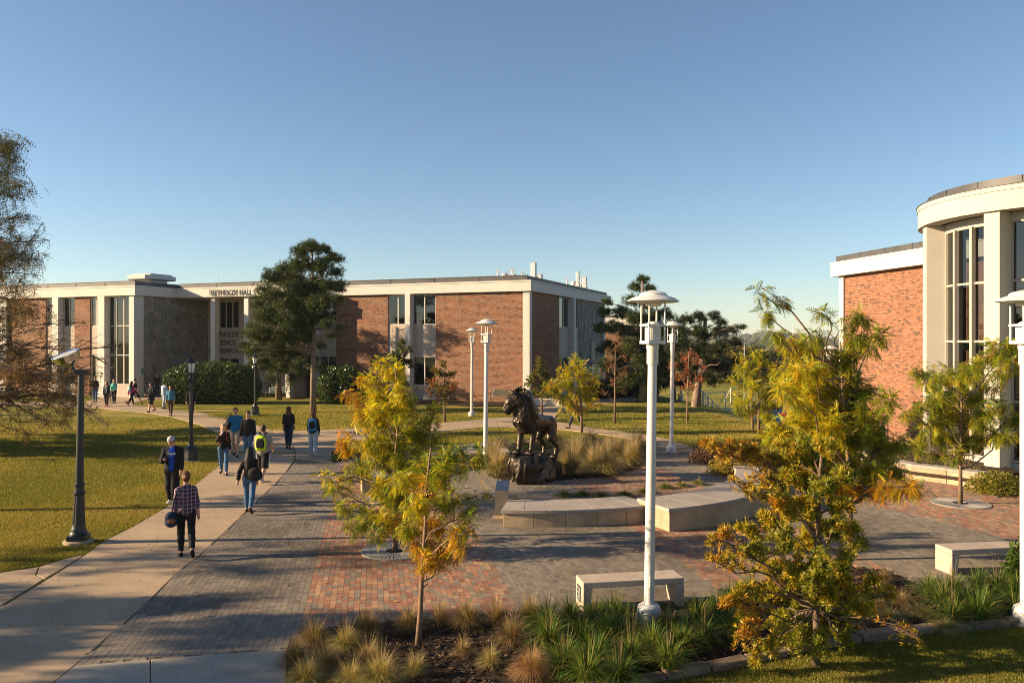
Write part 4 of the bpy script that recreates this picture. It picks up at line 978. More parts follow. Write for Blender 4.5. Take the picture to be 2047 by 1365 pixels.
def branch_path(rng, a, b, n=5, sag=0.0, wob=0.06):
    a, b = np.array(a), np.array(b); L = np.linalg.norm(b - a); t = np.linspace(0, 1, n)[:, None]
    mid = a + (b - a)*t; mid[:, 2] += (np.sin(t[:, 0]*math.pi))*L*sag
    w = rng.normal(size=(n, 3))*L*wob; w[0] = 0; w[-1] = 0
    return mid + w
def make_tree(name, label, cat, base, trunk, r0, clumps, leaf, pals, seed=0, bark='bark', leafmat='leaf', group=None, attach=0.55, twigs=6, dens=1.0, lsize=0.16, leafdir='out',
              rtip=0.35, sag=0.05, limb_r=0.32, wob=0.06, droop=0.0, shell=0.0, bare=0, barecol=None, lowest=0.25, flat=1.0, rscale=0.86):
    """base: world position; trunk: offsets; clumps: world (x,y,z,r,palette index); leaf = template"""
    rng = np.random.RandomState(seed)
    t = thing(name, label, cat, base, group=group); base = np.array(base)
    tp = np.array(trunk, dtype=float); zt = tp[:, 2]
    tr = [r0*(1 - (1 - rtip)*(z/zt[-1])) for z in zt]; tr[0] *= 1.25
    MB().tube([tuple(p) for p in tp], tr, 10).build('trunk', M[bark], t, smooth='all')
    limb = MB(); P_, D_, C_, S_ = [], [], [], []
    for cl in clumps:
        c = np.array(cl[:3]) - base; rad = cl[3]*rscale; pal = pals[int(cl[4]) if len(cl) > 4 else 0]
        ax = np.array([np.interp(c[2], zt, tp[:, 0]), np.interp(c[2], zt, tp[:, 1])]); hd = math.hypot(c[0] - ax[0], c[1] - ax[1])
        za = np.clip(c[2] - hd*attach, zt[-1]*lowest, zt[-1]*.97)
        a = np.array([np.interp(za, zt, tp[:, 0]), np.interp(za, zt, tp[:, 1]), za])
        path = branch_path(rng, a, c, 6, sag, wob); L = np.linalg.norm(c - a)
        ra = max(0.012, min(r0*.5, limb_r*0.05*(L + rad))); 
        limb.tube([tuple(p) for p in path], list(np.linspace(ra, max(.006, ra*.3), 6)), 6, caps=False)
        nt = max(3, int(twigs)); ends = []
        for k in range(nt):
            d = rng.normal(size=3); d /= np.linalg.norm(d); d[2] *= flat; e = c + d*rad*rng.uniform(.55, 1.0); s0 = path[rng.randint(3, 6)]
            e[2] -= droop*rad*rng.uniform(0, 1)
            tw = branch_path(rng, s0, e, 4, 0.06, 0.08); ends.append(tw)
            limb.tube([tuple(p) for p in tw], list(np.linspace(max(.005, ra*.28), .003, 4)), 4, caps=False)
        n = max(4, int(dens*rad*rad*10))
        i = rng.randint(0, nt, n); u = rng.uniform(.25, 1.0, n)
        tws = np.array(ends); seg = np.clip((u*3).astype(int), 0, 2); fr = u*3 - seg
        pos = tws[i, seg]*(1 - fr)[:, None] + tws[i, seg + 1]*fr[:, None] + rng.normal(size=(n, 3))*rad*.16*np.array([1, 1, flat])
        if shell:
            m = rng.rand(n) < shell; dd = rng.normal(size=(m.sum(), 3)); dd /= np.linalg.norm(dd, axis=1, keepdims=True); dd[:, 2] *= flat
            pos[m] = c + dd*rad*rng.uniform(.5, 1.0, (m.sum(), 1))
        if leafdir == 'out': d = pos - c + rng.normal(size=(n, 3))*rad*.5
        elif leafdir == 'up': d = (pos - c)*.7 + rng.normal(size=(n, 3))*rad*.45 + np.array([0, 0, rad*.6])
        else: d = pos - c + rng.normal(size=(n, 3))*rad*.6; d[:, 2] -= rad*.45
        P_.append(pos); D_.append(d + 1e-4); C_.append(pick(rng, pal, n)); S_.append(lsize*rng.uniform(.7, 1.25, n))
    limb.build('limbs', M[bark], t, smooth='all')
    pos, d, cc, ss = np.concatenate(P_), np.concatenate(D_), np.concatenate(C_), np.concatenate(S_)
    V, Fq, fc = scatter(leaf[0], leaf[1], pos, rotmats(rng, d, 0.9 if leafdir == 'droop' else None), ss, cc, .12, rng)
    np_mesh('crown', V, Fq, M[leafmat], t, colors=fc)
    return t
def pc(lst, Y, spread=0.6, seed=0):
    """clumps given as photo pixels (x, y, radius px, palette) around depth Y, spread in depth"""
    rg = random.Random(seed); out = []
    for q in lst:
        yy = Y + rg.uniform(-spread, spread); p = P(q[0], q[1], yy); out.append((p[0], p[1], p[2], q[2]*yy/F, q[3] if len(q) > 3 else 0))
    return out
GRN = [(0.16,0.22,0.02),(0.22,0.28,0.024),(0.11,0.155,0.018),(0.30,0.33,0.028),(0.36,0.34,0.022),(0.38,0.26,0.018)]
YEL = [(0.46,0.43,0.025),(0.52,0.42,0.02),(0.36,0.38,0.025),(0.52,0.34,0.018),(0.24,0.29,0.025)]
ORG = [(0.50,0.27,0.015),(0.42,0.21,0.014),(0.46,0.34,0.018),(0.34,0.16,0.014),(0.30,0.30,0.02)]
MIX = YEL + GRN
frond = T_frond(); star = T_star(6, .24, .95); tuft = T_tuft(); sleaf = T_leaf(.55)
# --- two honey locusts at the front left
B = GR1
make_tree('honey_locust', 'taller yellow-green honey locust growing through the plaza grate', 'tree', (B[0], B[1], 0),
    [(0,0,0),(.02,.02,.8),(-.03,.05,1.6),(.05,.0,2.4),(.05,0,3.2),(.0,0,3.75)], .048,
    pc([(765,728,22,1),(790,745,30,1),(745,760,28,1),(800,775,32,1),(760,790,40,1),(715,760,10,2),(690,785,22,2),(715,815,30,2),(740,830,42,1),(790,820,45,1),(825,800,35,1),(835,850,42,0),(780,870,50,0),(730,870,45,1),(695,880,28,2),(760,915,48,0),(815,910,45,0),(720,930,34,0),(670,980,26,0),(645,955,18,1),(690,1010,28,0),(725,1040,34,0),(700,1060,22,0),(765,980,45,1),(800,1000,45,0),(775,1050,38,1),(750,1075,24,0),(805,1050,32,2),(868,830,24,0),(872,860,26,0),(880,900,32,0)], B[1], .8, 1),
    frond, [GRN, YEL, ORG], 1, 'bark_pale', group='honey locusts on the plaza', attach=.75, twigs=7, dens=280, lsize=.16, rscale=.8, leafdir='droop', limb_r=.22)
B = G(836, 1292)
make_tree('honey_locust', 'nearer honey locust with bare trunk and golden lower leaves in the mulch bed', 'tree', (B[0], B[1], 0),
    [(0,0,0),(.03,.0,.5),(.06,0,1.15),(.1,.02,1.7),(.12,.0,2.3),(.18,0,2.8)], .04,
    pc([(860,1105,36,2),(895,1085,34,2),(925,1075,30,2),(945,1050,26,0),(835,1080,36,2),(815,1045,32,0),(870,1040,40,2),(905,1000,36,0),(950,1010,20,0),(965,985,14,0),(860,980,40,2),(825,1000,34,1),(890,950,38,0),(930,930,26,0),(960,905,24,0),(850,935,36,0),(800,960,30,1),(905,900,34,0),(875,1125,24,2),(850,1125,22,2)], B[1], .55, 2),
    frond, [GRN, YEL, ORG], 2, 'bark_pale', group='honey locusts on the plaza', attach=.75, twigs=7, dens=430, lsize=.13, rscale=.8, leafdir='droop', limb_r=.22)
# --- honey locust right of centre, with its long shoots
B = G(1700, 1118)
make_tree('honey_locust', 'large honey locust at right with long shoots against the sky', 'tree', (B[0], B[1], 0),
    [(0,0,0),(.0,.0,1.0),(-.05,0,2.0),(-.15,0,3.2),(-.2,0,4.3)], .055,
    pc([(1515,585,18,0),(1528,625,18,0),(1545,665,18,0),(1570,690,22,1),(1600,700,26,1),(1640,625,16,0),(1630,660,18,0),(1615,690,22,0),(1725,635,22,0),(1715,670,24,0),(1740,690,22,0),(1765,670,18,0),(1690,640,10,0),(1700,720,30,0),(1660,730,36,0),(1610,740,36,1),(1570,735,30,1),(1650,780,44,1),(1600,790,42,1),(1700,775,38,0),(1735,770,24,0),(1560,790,30,1),(1640,830,46,1),(1690,830,44,1),(1740,830,32,0),(1775,800,24,0),(1590,840,40,1),(1720,870,44,0),(1670,880,46,1),(1760,860,36,0),(1620,890,42,1),(1780,890,30,0),(1800,880,20,0),(1700,920,44,1),(1750,930,36,0),(1790,930,26,0),(1650,935,40,2),(1820,975,22,2),(1845,985,16,0),(1780,970,26,2),(1720,970,36,2),(1680,985,34,2),(1560,850,28,1),(1545,880,24,1),(1590,920,32,1),(1630,950,32,1),(1660,850,40,1),(1720,800,34,0),(1680,760,32,1),(1625,770,34,1),(1580,760,28,1),(1755,905,30,0)], B[1], 1.1, 3),
    frond, [GRN, YEL, ORG], 3, 'bark_pale', group='honey locusts on the plaza', attach=.8, twigs=7, dens=330, lsize=.178, rscale=.84, leafdir='droop', limb_r=.22)
# --- foreground oak-leaved young tree
B = (P(1632, 1400, 10.6)[0], 10.6, 0)
make_tree('young_oak', 'young oak with narrow orange-green leaves in the right foreground', 'tree', B,
    [(0,0,0),(0,.0,.5),(-.02,0,1.2),(.02,0,1.9),(.05,0,2.6),(.1,0,3.0)], .05,
    pc([(1420,890,24,2),(1455,895,28,2),(1490,905,30,2),(1530,920,34,1),(1570,900,30,1),(1600,880,24,0),(1470,965,18,2),(1500,980,20,1),(1540,960,32,1),(1600,950,36,1),(1640,920,34,0),(1560,1010,34,1),(1610,1010,38,1),(1650,980,36,0),(1530,1040,30,1),(1490,1055,26,1),(1440,1075,22,2),(1425,1085,14,1),(1560,1080,38,0),(1610,1080,42,1),(1660,1060,36,0),(1500,1100,30,0),(1450,1120,22,1),(1420,1115,14,2),(1540,1130,38,1),(1590,1140,42,1),(1640,1130,42,0),(1690,1120,34,0),(1720,1090,22,0),(1480,1180,32,1),(1530,1190,38,1),(1590,1200,44,0),(1650,1190,42,1),(1700,1180,36,1),(1750,1170,26,1),(1780,1190,20,1),(1450,1210,24,2),(1500,1240,34,1),(1560,1250,40,0),(1620,1250,42,1),(1680,1240,38,0),(1730,1225,28,1),(1590,1290,36,0),(1640,1295,34,0),(1540,1290,28,1),(1480,1290,24,2),(1510,1320,22,1),(1690,1280,24,0),(1835,1275,12,2),(1840,1290,12,1),(1650,900,30,1),(1690,950,30,0),(1600,920,30,1),(1680,1010,32,1),(1700,1060,28,1),(1570,960,30,1),(1620,1045,34,1),(1545,1000,28,2),(1560,1160,34,1),(1620,1160,36,0),(1670,1150,34,1)], 10.6, .75, 5),
    star, [[(0.18,0.20,0.02),(0.26,0.25,0.025),(0.12,0.15,0.016),(0.32,0.27,0.025)], [(0.40,0.32,0.025),(0.28,0.27,0.025),(0.42,0.26,0.02),(0.18,0.20,0.02)], [(0.42,0.19,0.02),(0.36,0.17,0.02),(0.44,0.30,0.025),(0.28,0.20,0.02)]], 5, 'bark', attach=.6, twigs=9, dens=560, lsize=.08, rscale=.8, leafdir='up', limb_r=.2)
# --- locust on the grate by the round bay
B = GR3
make_tree('honey_locust', 'slender honey locust on a grate before the round glazed bay', 'tree', (B[0], B[1], 0),
    [(0,0,0),(0,.0,1.0),(.0,0,1.7),(.03,0,2.6),(.05,0,3.6)], .05,
    pc([(1830,735,18,0),(1850,765,24,0),(1880,745,28,0),(1915,750,30,0),(1950,735,30,0),(1985,710,30,0),(2010,690,26,0),(2035,690,20,0),(2020,725,24,0),(1995,760,28,0),(1870,790,30,0),(1910,790,36,0),(1955,785,34,0),(1835,815,24,0),(1875,830,32,1),(1920,835,36,1),(1965,830,34,0),(2000,810,26,0),(2025,830,24,0),(1815,830,16,0),(1850,865,28,0),(1890,870,32,0),(1930,875,30,0),(1975,870,28,0),(2010,870,24,0),(1870,900,22,0),(1830,895,20,0),(1910,905,18,0)], B[1], 1.0, 6),
    frond, [GRN, YEL + GRN, ORG], 6, 'bark_pale', group='honey locusts on the plaza', attach=.8, twigs=7, dens=210, lsize=.19, leafdir='droop', limb_r=.22)
# --- smaller trees in the middle distance
def mid_tree(name, label, bx, by, clist, pals, seed, dens=120, ls=.26, template=None, bark='bark_pale', rr=.06, spread=.8, mat='leaf', ldir='droop', z0=0.0, tw=6, **kw):
    b = G(bx, by, z0); zmax = max(P(q[0], q[1], b[1])[2] for q in clist) - z0
    lean = (P(clist[0][0], clist[0][1], b[1])[0] - b[0])*.5
    return make_tree(name, label, 'tree', b, [(0,0,-.3 if z0 else 0),(lean*.1,0,zmax*.3),(lean*.4,0,zmax*.6),(lean*.8,0,zmax*.85),(lean,0,zmax)], rr, pc(clist, b[1], spread, seed), template or frond, pals, seed, bark, mat, attach=.7, twigs=tw, dens=dens, lsize=ls, leafdir=ldir, limb_r=.25, **kw)
mid_tree('honey_locust', 'small bright yellow honey locust right behind the lion', 1163, 866, [(1150,725,18),(1130,740,18),(1165,745,24),(1190,755,14),(1125,765,24),(1155,775,28),(1100,765,18,1),(1185,790,20,1),(1130,800,22),(1160,810,24),(1195,805,14,1),(1110,790,16,1),(1085,780,10,1)], [YEL, YEL + GRN + ORG], 11, 75, .26)
mid_tree('small_pear', 'thin green young tree before the hall corner', 1083, 836, [(1080,720,14),(1075,740,18),(1090,750,18),(1060,760,16),(1080,775,20),(1100,775,12),(1065,785,12)], [[(0.07,0.10,0.02),(0.11,0.12,0.02),(0.16,0.11,0.02)]], 12, 110, .17, sleaf, ldir='out')
mid_tree('small_pear', 'thin reddish young tree before the brick front', 889, 842, [(885,728,12),(875,745,18),(895,750,18),(865,765,16,1),(885,775,22),(905,772,14,1),(855,782,10,1),(890,795,14)], [[(0.10,0.10,0.025),(0.16,0.08,0.025),(0.08,0.09,0.02)], [(0.22,0.07,0.03),(0.14,0.09,0.03)]], 13, 100, .16, sleaf, ldir='out')
mid_tree('small_pear', 'sparse dark red-brown young tree before the dark pines', 1229, 846, [(1232,690,12),(1215,705,14),(1245,710,16),(1220,730,18),(1245,745,18),(1205,745,12),(1225,765,18),(1250,775,12),(1205,785,10)], [[(0.13,0.05,0.025),(0.09,0.06,0.025),(0.18,0.10,0.03)]], 14, 40, .15, sleaf, ldir='out', tw=9)
mid_tree('crape_myrtle', 'upright young tree with sparse pink-red leaves beyond the lamp', 1374, 841, [(1380,705,12),(1365,720,14),(1395,720,14),(1345,730,14),(1410,735,10),(1375,745,18),(1355,755,14),(1400,760,14),(1375,775,18),(1340,770,8)], [[(0.34,0.09,0.06),(0.26,0.07,0.05),(0.38,0.15,0.07),(0.20,0.08,0.04)]], 15, 60, .14, sleaf, ldir='up', tw=12)
mid_tree('honey_locust', 'yellow-green honey locust on the right bank behind the oak', 1517, 876, [(1510,705,16),(1495,720,18),(1525,720,20),(1545,740,18),(1490,745,20),(1515,755,26),(1545,770,22),(1475,710,8,1),(1500,785,26),(1530,795,26),(1475,790,14),(1555,800,18),(1500,815,22),(1535,825,22),(1470,805,12)], [YEL[:3] + GRN[:2], YEL], 16, 85, .26, z0=-.2)
mid_tree('honey_locust', 'second honey locust trunk just left on the right bank', 1505, 866, [(1480,735,12),(1490,770,16),(1460,760,10),(1475,815,14),(1495,835,16)], [GRN + YEL[:2]], 17, 90, .26, z0=-.2, rr=.08)
mid_tree('small_holly', 'narrow dark green young tree before the window bay', 806, 812, [(806,680,9),(800,695,13),(812,700,13),(798,715,16),(812,725,16),(803,740,18),(800,758,16),(812,765,14),(790,745,10)], [[(0.045,0.07,0.016),(0.07,0.09,0.02)]], 18, 120, .18, sleaf, ldir='out')
# --- pines
PIN = [(0.035,0.062,0.012),(0.055,0.085,0.016),(0.075,0.095,0.02),(0.024,0.045,0.010)]
def pine(label, b, trunk, clist, seed, r0=.22, dens=70, ls=.24, spread=1.6, pal=PIN, **kw):
    return make_tree('pine_tree', label, 'tree', b, trunk, r0, pc(clist, b[1], spread, seed), tuft, [pal], seed, 'bark_pine', 'needle', group='campus pines', attach=.25, twigs=10, dens=dens, lsize=ls, leafdir='up', limb_r=.3, wob=.05, shell=.25, flat=.75, **kw)
b = G(626, 823)
pine('tall pine on the lawn in front of the hall portico', b, [(0,0,0),(-.02,0,2),(.03,0,4),(.0,0,6),(-.05,0,8),(-.05,0,9.9)],
     [(620,492,24),(598,505,22),(645,500,22),(668,520,24),(600,530,34),(640,535,32),(675,545,18),(565,545,30),(540,555,24),(585,565,34),(625,570,36),(665,570,28),(685,575,16),(525,580,22),(555,595,34),(600,605,36),(640,605,34),(670,600,20),(515,610,18),(535,630,32),(575,640,36),(615,645,34),(650,635,22),(505,655,16),(530,665,30),(570,675,34),(610,675,28),(545,700,28),(590,705,26),(515,695,20),(490,668,14),(500,705,14),(640,690,14),(665,672,14),(682,655,12),(625,720,14),(650,745,10),(540,640,26),(510,672,22),(525,720,24),(560,735,24),(595,735,20),(485,690,12),(575,610,28),(655,650,20),(615,610,30),(600,580,28),(635,580,26)], 31, .17, 115, .26, 1.7, lowest=.38)
b = G(557, 798)
pine('second pine close to the portico, behind the taller pine', b, [(0,0,0),(.0,0,2),(.05,0,4),(.0,0,6.5),(0,0,8.2)],
     [(560,560,30),(590,600,34),(530,600,34),(560,640,38),(520,660,36),(600,660,36),(550,690,40),(500,700,30),(590,710,36),(520,730,34),(560,740,36),(610,745,28),(495,740,22),(540,765,20),(585,765,18),(630,735,18),(625,690,26),(600,630,26)], 32, .2, 50, .26, 2.0, lowest=.3)
b = G(1284, 803)
pine('dark pine with sunlit top right of the hall', b, [(0,0,0),(.1,0,2),(.0,0,4),(.05,0,6.5),(0,0,8.6)],
     [(1285,560,16),(1270,575,16),(1300,580,16),(1255,600,18),(1285,605,24),(1315,600,16),(1240,625,22),(1270,635,28),(1305,635,26),(1330,625,16),(1225,655,22),(1255,670,30),(1295,675,32),(1330,665,22),(1215,690,18),(1245,710,30),(1285,720,34),(1325,710,26),(1225,740,22),(1265,755,32),(1310,755,30),(1200,700,12),(1240,775,20),(1290,785,22),(1335,740,16),(1205,625,16),(1200,655,18),(1212,605,12),(1205,725,18),(1215,765,18),(1260,690,26),(1310,690,26)], 33, .25, 110, .29, 2.4, lowest=.2)
b = (P(1390, 815, 53)[0], 53, -.3)
pine('broad dark pine leaning over the bank at the field edge', b, [(0,0,-.3),(.15,0,1.5),(.5,.3,3),(.7,.5,4.5),(.8,.5,6.2)],
     [(1370,640,18),(1395,635,20),(1430,632,16),(1445,645,14),(1360,665,24),(1400,665,30),(1440,665,24),(1470,660,14),(1485,655,10),(1355,695,28),(1400,700,34),(1445,695,28),(1475,685,16),(1360,725,28),(1405,735,34),(1450,730,28),(1475,720,16),(1385,755,22),(1425,760,24),(1460,755,18),(1350,755,14),(1340,700,14)], 34, .3, 95, .28, 2.2, pal=[(0.022,0.036,0.011),(0.032,0.046,0.013),(0.016,0.028,0.009)], lowest=.35)
b = G(1345, 797)
pine('low dark pine filling the gap between the two dark pines', b, [(0,0,0),(.05,0,2),(0,0,4),(.05,0,5.6)],
     [(1340,635,16),(1330,655,20),(1355,650,20),(1345,680,26),(1325,690,20),(1365,685,22),(1340,715,28),(1360,730,24),(1325,735,22),(1345,760,24),(1370,765,20),(1320,770,20)], 35, .2, 80, .28, 1.6, pal=[(0.022,0.036,0.011),(0.032,0.046,0.013),(0.016,0.028,0.009)], lowest=.15)
# --- big half-bare tree at the left edge
BRN = [(0.20,0.12,0.055),(0.26,0.16,0.07),(0.14,0.08,0.04),(0.30,0.19,0.09)]
DGR = [(0.06,0.085,0.018),(0.09,0.10,0.02),(0.045,0.06,0.015),(0.13,0.10,0.03)]
b = (-23.5, 31.0, 0)
lst = []
rg = random.Random(8)
for (x0, x1, y0, y1, n, p, r) in ((-260,15,250,420,16,0,60),(-200,45,330,520,16,0,45),(-150,70,430,580,16,2,40),(-100,60,520,640,12,2,34),(-200,80,600,760,20,1,34),(-150,170,700,800,22,1,28),(-120,150,790,868,20,1,26)):
    for k in range(n): lst.append((rg.uniform(x0, x1), rg.uniform(y0, y1), r*rg.uniform(.6, 1.1), p))
lst += [(8,290,10,0),(35,330,18,0),(30,365,20,0),(50,400,14,0),(85,445,10,2),(95,480,10,2),(70,470,20,2),(80,520,12,2),(60,430,16,2),(40,560,26,2),(70,585,20,2),(20,600,30,2),(60,620,24,1),(95,615,14,1),(30,640,28,1),(85,655,20,1),(50,690,26,1),(110,720,22,1),(60,740,28,1),(20,500,30,2),(45,520,24,2),(10,440,28,0),(25,410,20,0),(190,770,16,1),(215,790,12,1),(205,745,12,1),(225,735,8,1),(215,850,8,1),(185,825,18,1),(240,690,6,1),(160,760,18,1),(130,690,14,1),(170,645,8,1)]
make_tree('cypress_tree', 'large half-bare tree with brown drooping branches at the left edge', 'tree', b, [(0,0,0),(.1,0,2.5),(.0,0,5),(.2,0,8),(.3,0,11),(.2,0,13)], .38, pc(lst, 30.0, 2.6, 9), T_frond(4, .5), [DGR, BRN, [(0.13,0.095,0.04),(0.10,0.09,0.03),(0.18,0.11,0.05),(0.09,0.085,0.025)]], 41, 'bark', 'dry', attach=.30, twigs=14, dens=45, lsize=.27, leafdir='droop', limb_r=.11, wob=.045, droop=.5, lowest=.12, sag=.08)
# --- trees outside the frame on the left whose shade falls on lawn and plaza
def big_tree(label, b, H, Rr, seed, dens=14, zlo=.45, leafs=None, ls=.34):
    rg = random.Random(seed); cl = []
    for k in range(20):
        a = rg.uniform(0, 6.28); z = rg.uniform(zlo, 1.0); q = Rr*math.sqrt(rg.uniform(.02, 1))*(1.15 - .75*max(0, z - .6)/.4)
        cl.append((b[0] + q*math.cos(a), b[1] + q*math.sin(a), H*z, rg.uniform(.55, 1.15)*Rr*.3, 0))
    return make_tree('shade_tree', label, 'tree', b, [(0,0,0),(.1,0,H*.25),(0,.1,H*.5),(.1,0,H*.75),(0,0,H*.92)], .02*H, cl, sleaf, [leafs or DGR], seed, 'bark', 'leaf', group='shade trees left of the view', attach=.5, twigs=7, dens=dens, lsize=ls, leafdir='out', limb_r=.3)
big_tree('tall shade tree left of the lawn, casting a trunk shadow', (-22.5, 19.6, 0), 9.5, 3.0, 51, 48, .55, ls=.15)
big_tree('shade tree left of the main walk', (-27.0, 14.4, 0), 8.0, 2.2, 52, 45, .5, ls=.15)
big_tree('shade tree near the building we look from, at left', (-21.0, 9.8, 0), 6.4, 2.9, 53, 170, .3, ls=.17)
big_tree('shade tree left of the half-bare tree', (-33.0, 34.5, 0), 10.0, 4.2, 54, 95, .3, ls=.2)
big_tree('low shade tree beyond the left lawn', (-31.0, 28.8, 0), 8.0, 3.0, 55, 90, .3, ls=.2)
big_tree('shade tree behind the nearest left shade tree', (-28.0, 10.6, 0), 8.4, 2.8, 56, 140, .3, ls=.17)
# ================================================================ smooth solids from distance fields
class Sdf:
    """rounded cones and ellipsoids blended into one continuous skin"""
    def __init__(s): s.p = []
    def cap(s, a, b, ra, rb=None, k=0.03, cuts=()):
        s.p.append(('c', np.array(a, float), np.array(b, float), ra, ra if rb is None else rb, k, cuts)); return s
    def ell(s, c, r, rot=None, k=0.03, cuts=()):
        s.p.append(('e', np.array(c, float), np.array(r, float), rot, None, k, cuts)); return s
    def sub(s, c, r, k=0.02): s.p.append(('s', np.array(c, float), np.array(r, float), None, None, k, ())); return s
    def mesh(s, h, disp=None, inflate=0.0):
        lo = np.full(3, 1e9); hi = -lo
        for q in s.p:
            if q[0] == 's': continue
            if q[0] == 'c':
                r = max(q[3], q[4]); a = np.minimum(q[1], q[2]) - r; b = np.maximum(q[1], q[2]) + r
            else:
                r = q[2].max() if q[3] is not None else q[2]; a = q[1] - r; b = q[1] + r
            lo = np.minimum(lo, a); hi = np.maximum(hi, b)
        pad = 4*h + .03 + inflate; lo -= pad; hi += pad
        n = np.ceil((hi - lo)/h).astype(int) + 1
        ax = [lo[i] + h*np.arange(n[i]) for i in range(3)]
        f = np.full(n, 0.5)
        for q in s.p:
            if q[0] == 'c':
                r = max(q[3], q[4]); a = np.minimum(q[1], q[2]) - r; b = np.maximum(q[1], q[2]) + r
            else:
                r = q[2].max(); a = q[1] - r; b = q[1] + r
            k = q[5]; m = k + 4*h + .02 + inflate
            i0 = np.maximum(((a - m - lo)/h).astype(int), 0); i1 = np.minimum(((b + m - lo)/h).astype(int) + 2, n)
            X, Y, Z = np.meshgrid(*[ax[i][i0[i]:i1[i]] for i in range(3)], indexing='ij')
            Pn = np.stack([X, Y, Z], -1)
            if q[0] == 'c':
                ab = q[2] - q[1]; t = np.clip(((Pn - q[1])@ab)/max(ab@ab, 1e-9), 0, 1)
                d = np.linalg.norm(Pn - q[1] - t[..., None]*ab, axis=-1) - (q[3] + (q[4] - q[3])*t)
            else:
                L = Pn - q[1]
                if q[3] is not None: L = L@q[3]
                k0 = np.linalg.norm(L/q[2], axis=-1); k1 = np.linalg.norm(L/(q[2]*q[2]), axis=-1) + 1e-9; d = k0*(k0 - 1)/k1
            d = d - inflate
            for (cp, cn) in q[6]: d = np.maximum(d, (Pn - np.array(cp))@np.array(cn))
            sl = tuple(slice(i0[i], i1[i]) for i in range(3)); g = f[sl]
            if q[0] == 's':
                f[sl] = np.maximum(g, -d)
            else:
                hh = np.clip(.5 + .5*(g - d)/k, 0, 1); f[sl] = g*(1 - hh) + d*hh - k*hh*(1 - hh)
        if disp is not None:
            X, Y, Z = np.meshgrid(*ax, indexing='ij'); f = f + disp(X, Y, Z)
        return surface_nets(f, lo, h)
def surface_nets(f, lo, h):
    ins = f < 0; nx, ny, nz = f.shape
    cs = [(i, j, k) for i in (0, 1) for j in (0, 1) for k in (0, 1)]
    cnt = sum(ins[i:nx-1+i, j:ny-1+j, k:nz-1+k].astype(np.int8) for i, j, k in cs)
    act = np.argwhere((cnt > 0) & (cnt < 8)); idx = np.full((nx-1, ny-1, nz-1), -1, int); idx[tuple(act.T)] = np.arange(len(act))
    val = np.stack([f[act[:, 0]+i, act[:, 1]+j, act[:, 2]+k] for i, j, k in cs], 1)
    acc = np.zeros((len(act), 3)); num = np.zeros(len(act))
    for a in range(8):
        for b in range(a + 1, 8):
            da = np.array(cs[b]) - np.array(cs[a])
            if np.abs(da).sum() != 1: continue
            va, vb = val[:, a], val[:, b]; m = (va < 0) != (vb < 0)
            t = np.where(m, va/np.where(va - vb == 0, 1, va - vb), 0)
            acc += m[:, None]*(np.array(cs[a]) + t[:, None]*da); num += m
    V = lo + h*(act + acc/num[:, None]); Fc = []
    for ax_ in range(3):
        o = [0, 0, 0]; o[ax_] = 1
        A = ins[:nx-o[0], :ny-o[1], :nz-o[2]]; B_ = ins[o[0]:, o[1]:, o[2]:]
        e = np.argwhere(A != B_); u, v = [(1, 2), (2, 0), (0, 1)][ax_]
        e = e[(e[:, u] > 0) & (e[:, v] > 0) & (e[:, u] < f.shape[u]-1) & (e[:, v] < f.shape[v]-1)]
        fl = A[tuple(e.T)]
        def cell(du, dv):
            c = e.copy(); c[:, u] += du; c[:, v] += dv; return idx[tuple(c.T)]
        q = np.stack([cell(-1, -1), cell(0, -1), cell(0, 0), cell(-1, 0)], 1); q[~fl] = q[~fl][:, ::-1]; Fc.append(q)
    Fc = np.concatenate(Fc); Fc = Fc[(Fc >= 0).all(1)]
    return V, Fc
def nz3(X, Y, Z, s, seed=0.0):
    """cheap smooth noise"""
    return (np.sin(s*X*1.0 + 1.7*np.sin(s*.7*Y + seed) + seed) + np.sin(s*Y*1.1 + 1.3*np.sin(s*.8*Z + seed*2) + 2.1*seed) + np.sin(s*Z*.9 + 1.5*np.sin(s*.6*X + seed*3)))/3.0
# ---------------------------------------------------------------- bronze lion on its rock
m, nt, bs = new_mat('dark_bronze')
n1 = noise(nt, 7, 5); n2 = noise(nt, 2.2, 4)
cc = mixc(nt, n2, ramp(nt, n1, [(0.3, (0.028, 0.022, 0.017)), (0.7, (0.088, 0.066, 0.045))]), (0.045, 0.036, 0.027))
nt.links.new(cc, bs.inputs['Base Color']); bs.inputs['Metallic'].default_value = 0.75; bs.inputs['Roughness'].default_value = 0.42
bump(nt, bs, noise(nt, 24, 4), 0.35, 0.02); M['bronze'] = m
S = 1.03
fwd = Vector((-0.55, -0.835)).normalized(); lz = math.atan2(fwd.y, fwd.x)
LION = thing('lion_statue', 'bronze lion statue standing on a dark rock', 'statue', (0.74, 24.78, 0), lz)
def pit(p, a=R(-7.5)):
    x, y, z = p; z = z*1.13 if z < .7 else z + .091; return (x, y, z + .19*x)           # the rock slopes, so the rear stands lower
def hd_(p):                      # head turns on the neck
    a = R(-38); c = (0.74, 0, 1.36); x, y, z = p[0]-c[0], p[1]-c[1], p[2]-c[2]
    b = R(36); x, z = x*math.cos(b) + z*math.sin(b), -x*math.sin(b) + z*math.cos(b)      # muzzle lowered
    x *= 1.20; y *= 1.38; z *= 1.34
    return pit((c[0] - .05 + x*math.cos(a) - y*math.sin(a), c[1] + x*math.sin(a) + y*math.cos(a), c[2] + z + .05))
RP = np.array(Matrix.Rotation(R(-9), 3, 'Y'))
RH = np.array(Matrix.Rotation(R(-38), 3, 'Z'))@np.array(Matrix.Rotation(R(34), 3, 'Y'))
L = Sdf(); k = .07
L.cap(pit((-.72,0,.98)), pit((-.2,0,.95)), .235, .24, k); L.cap(pit((-.25,0,.95)), pit((.35,0,.93)), .235, .31, k)
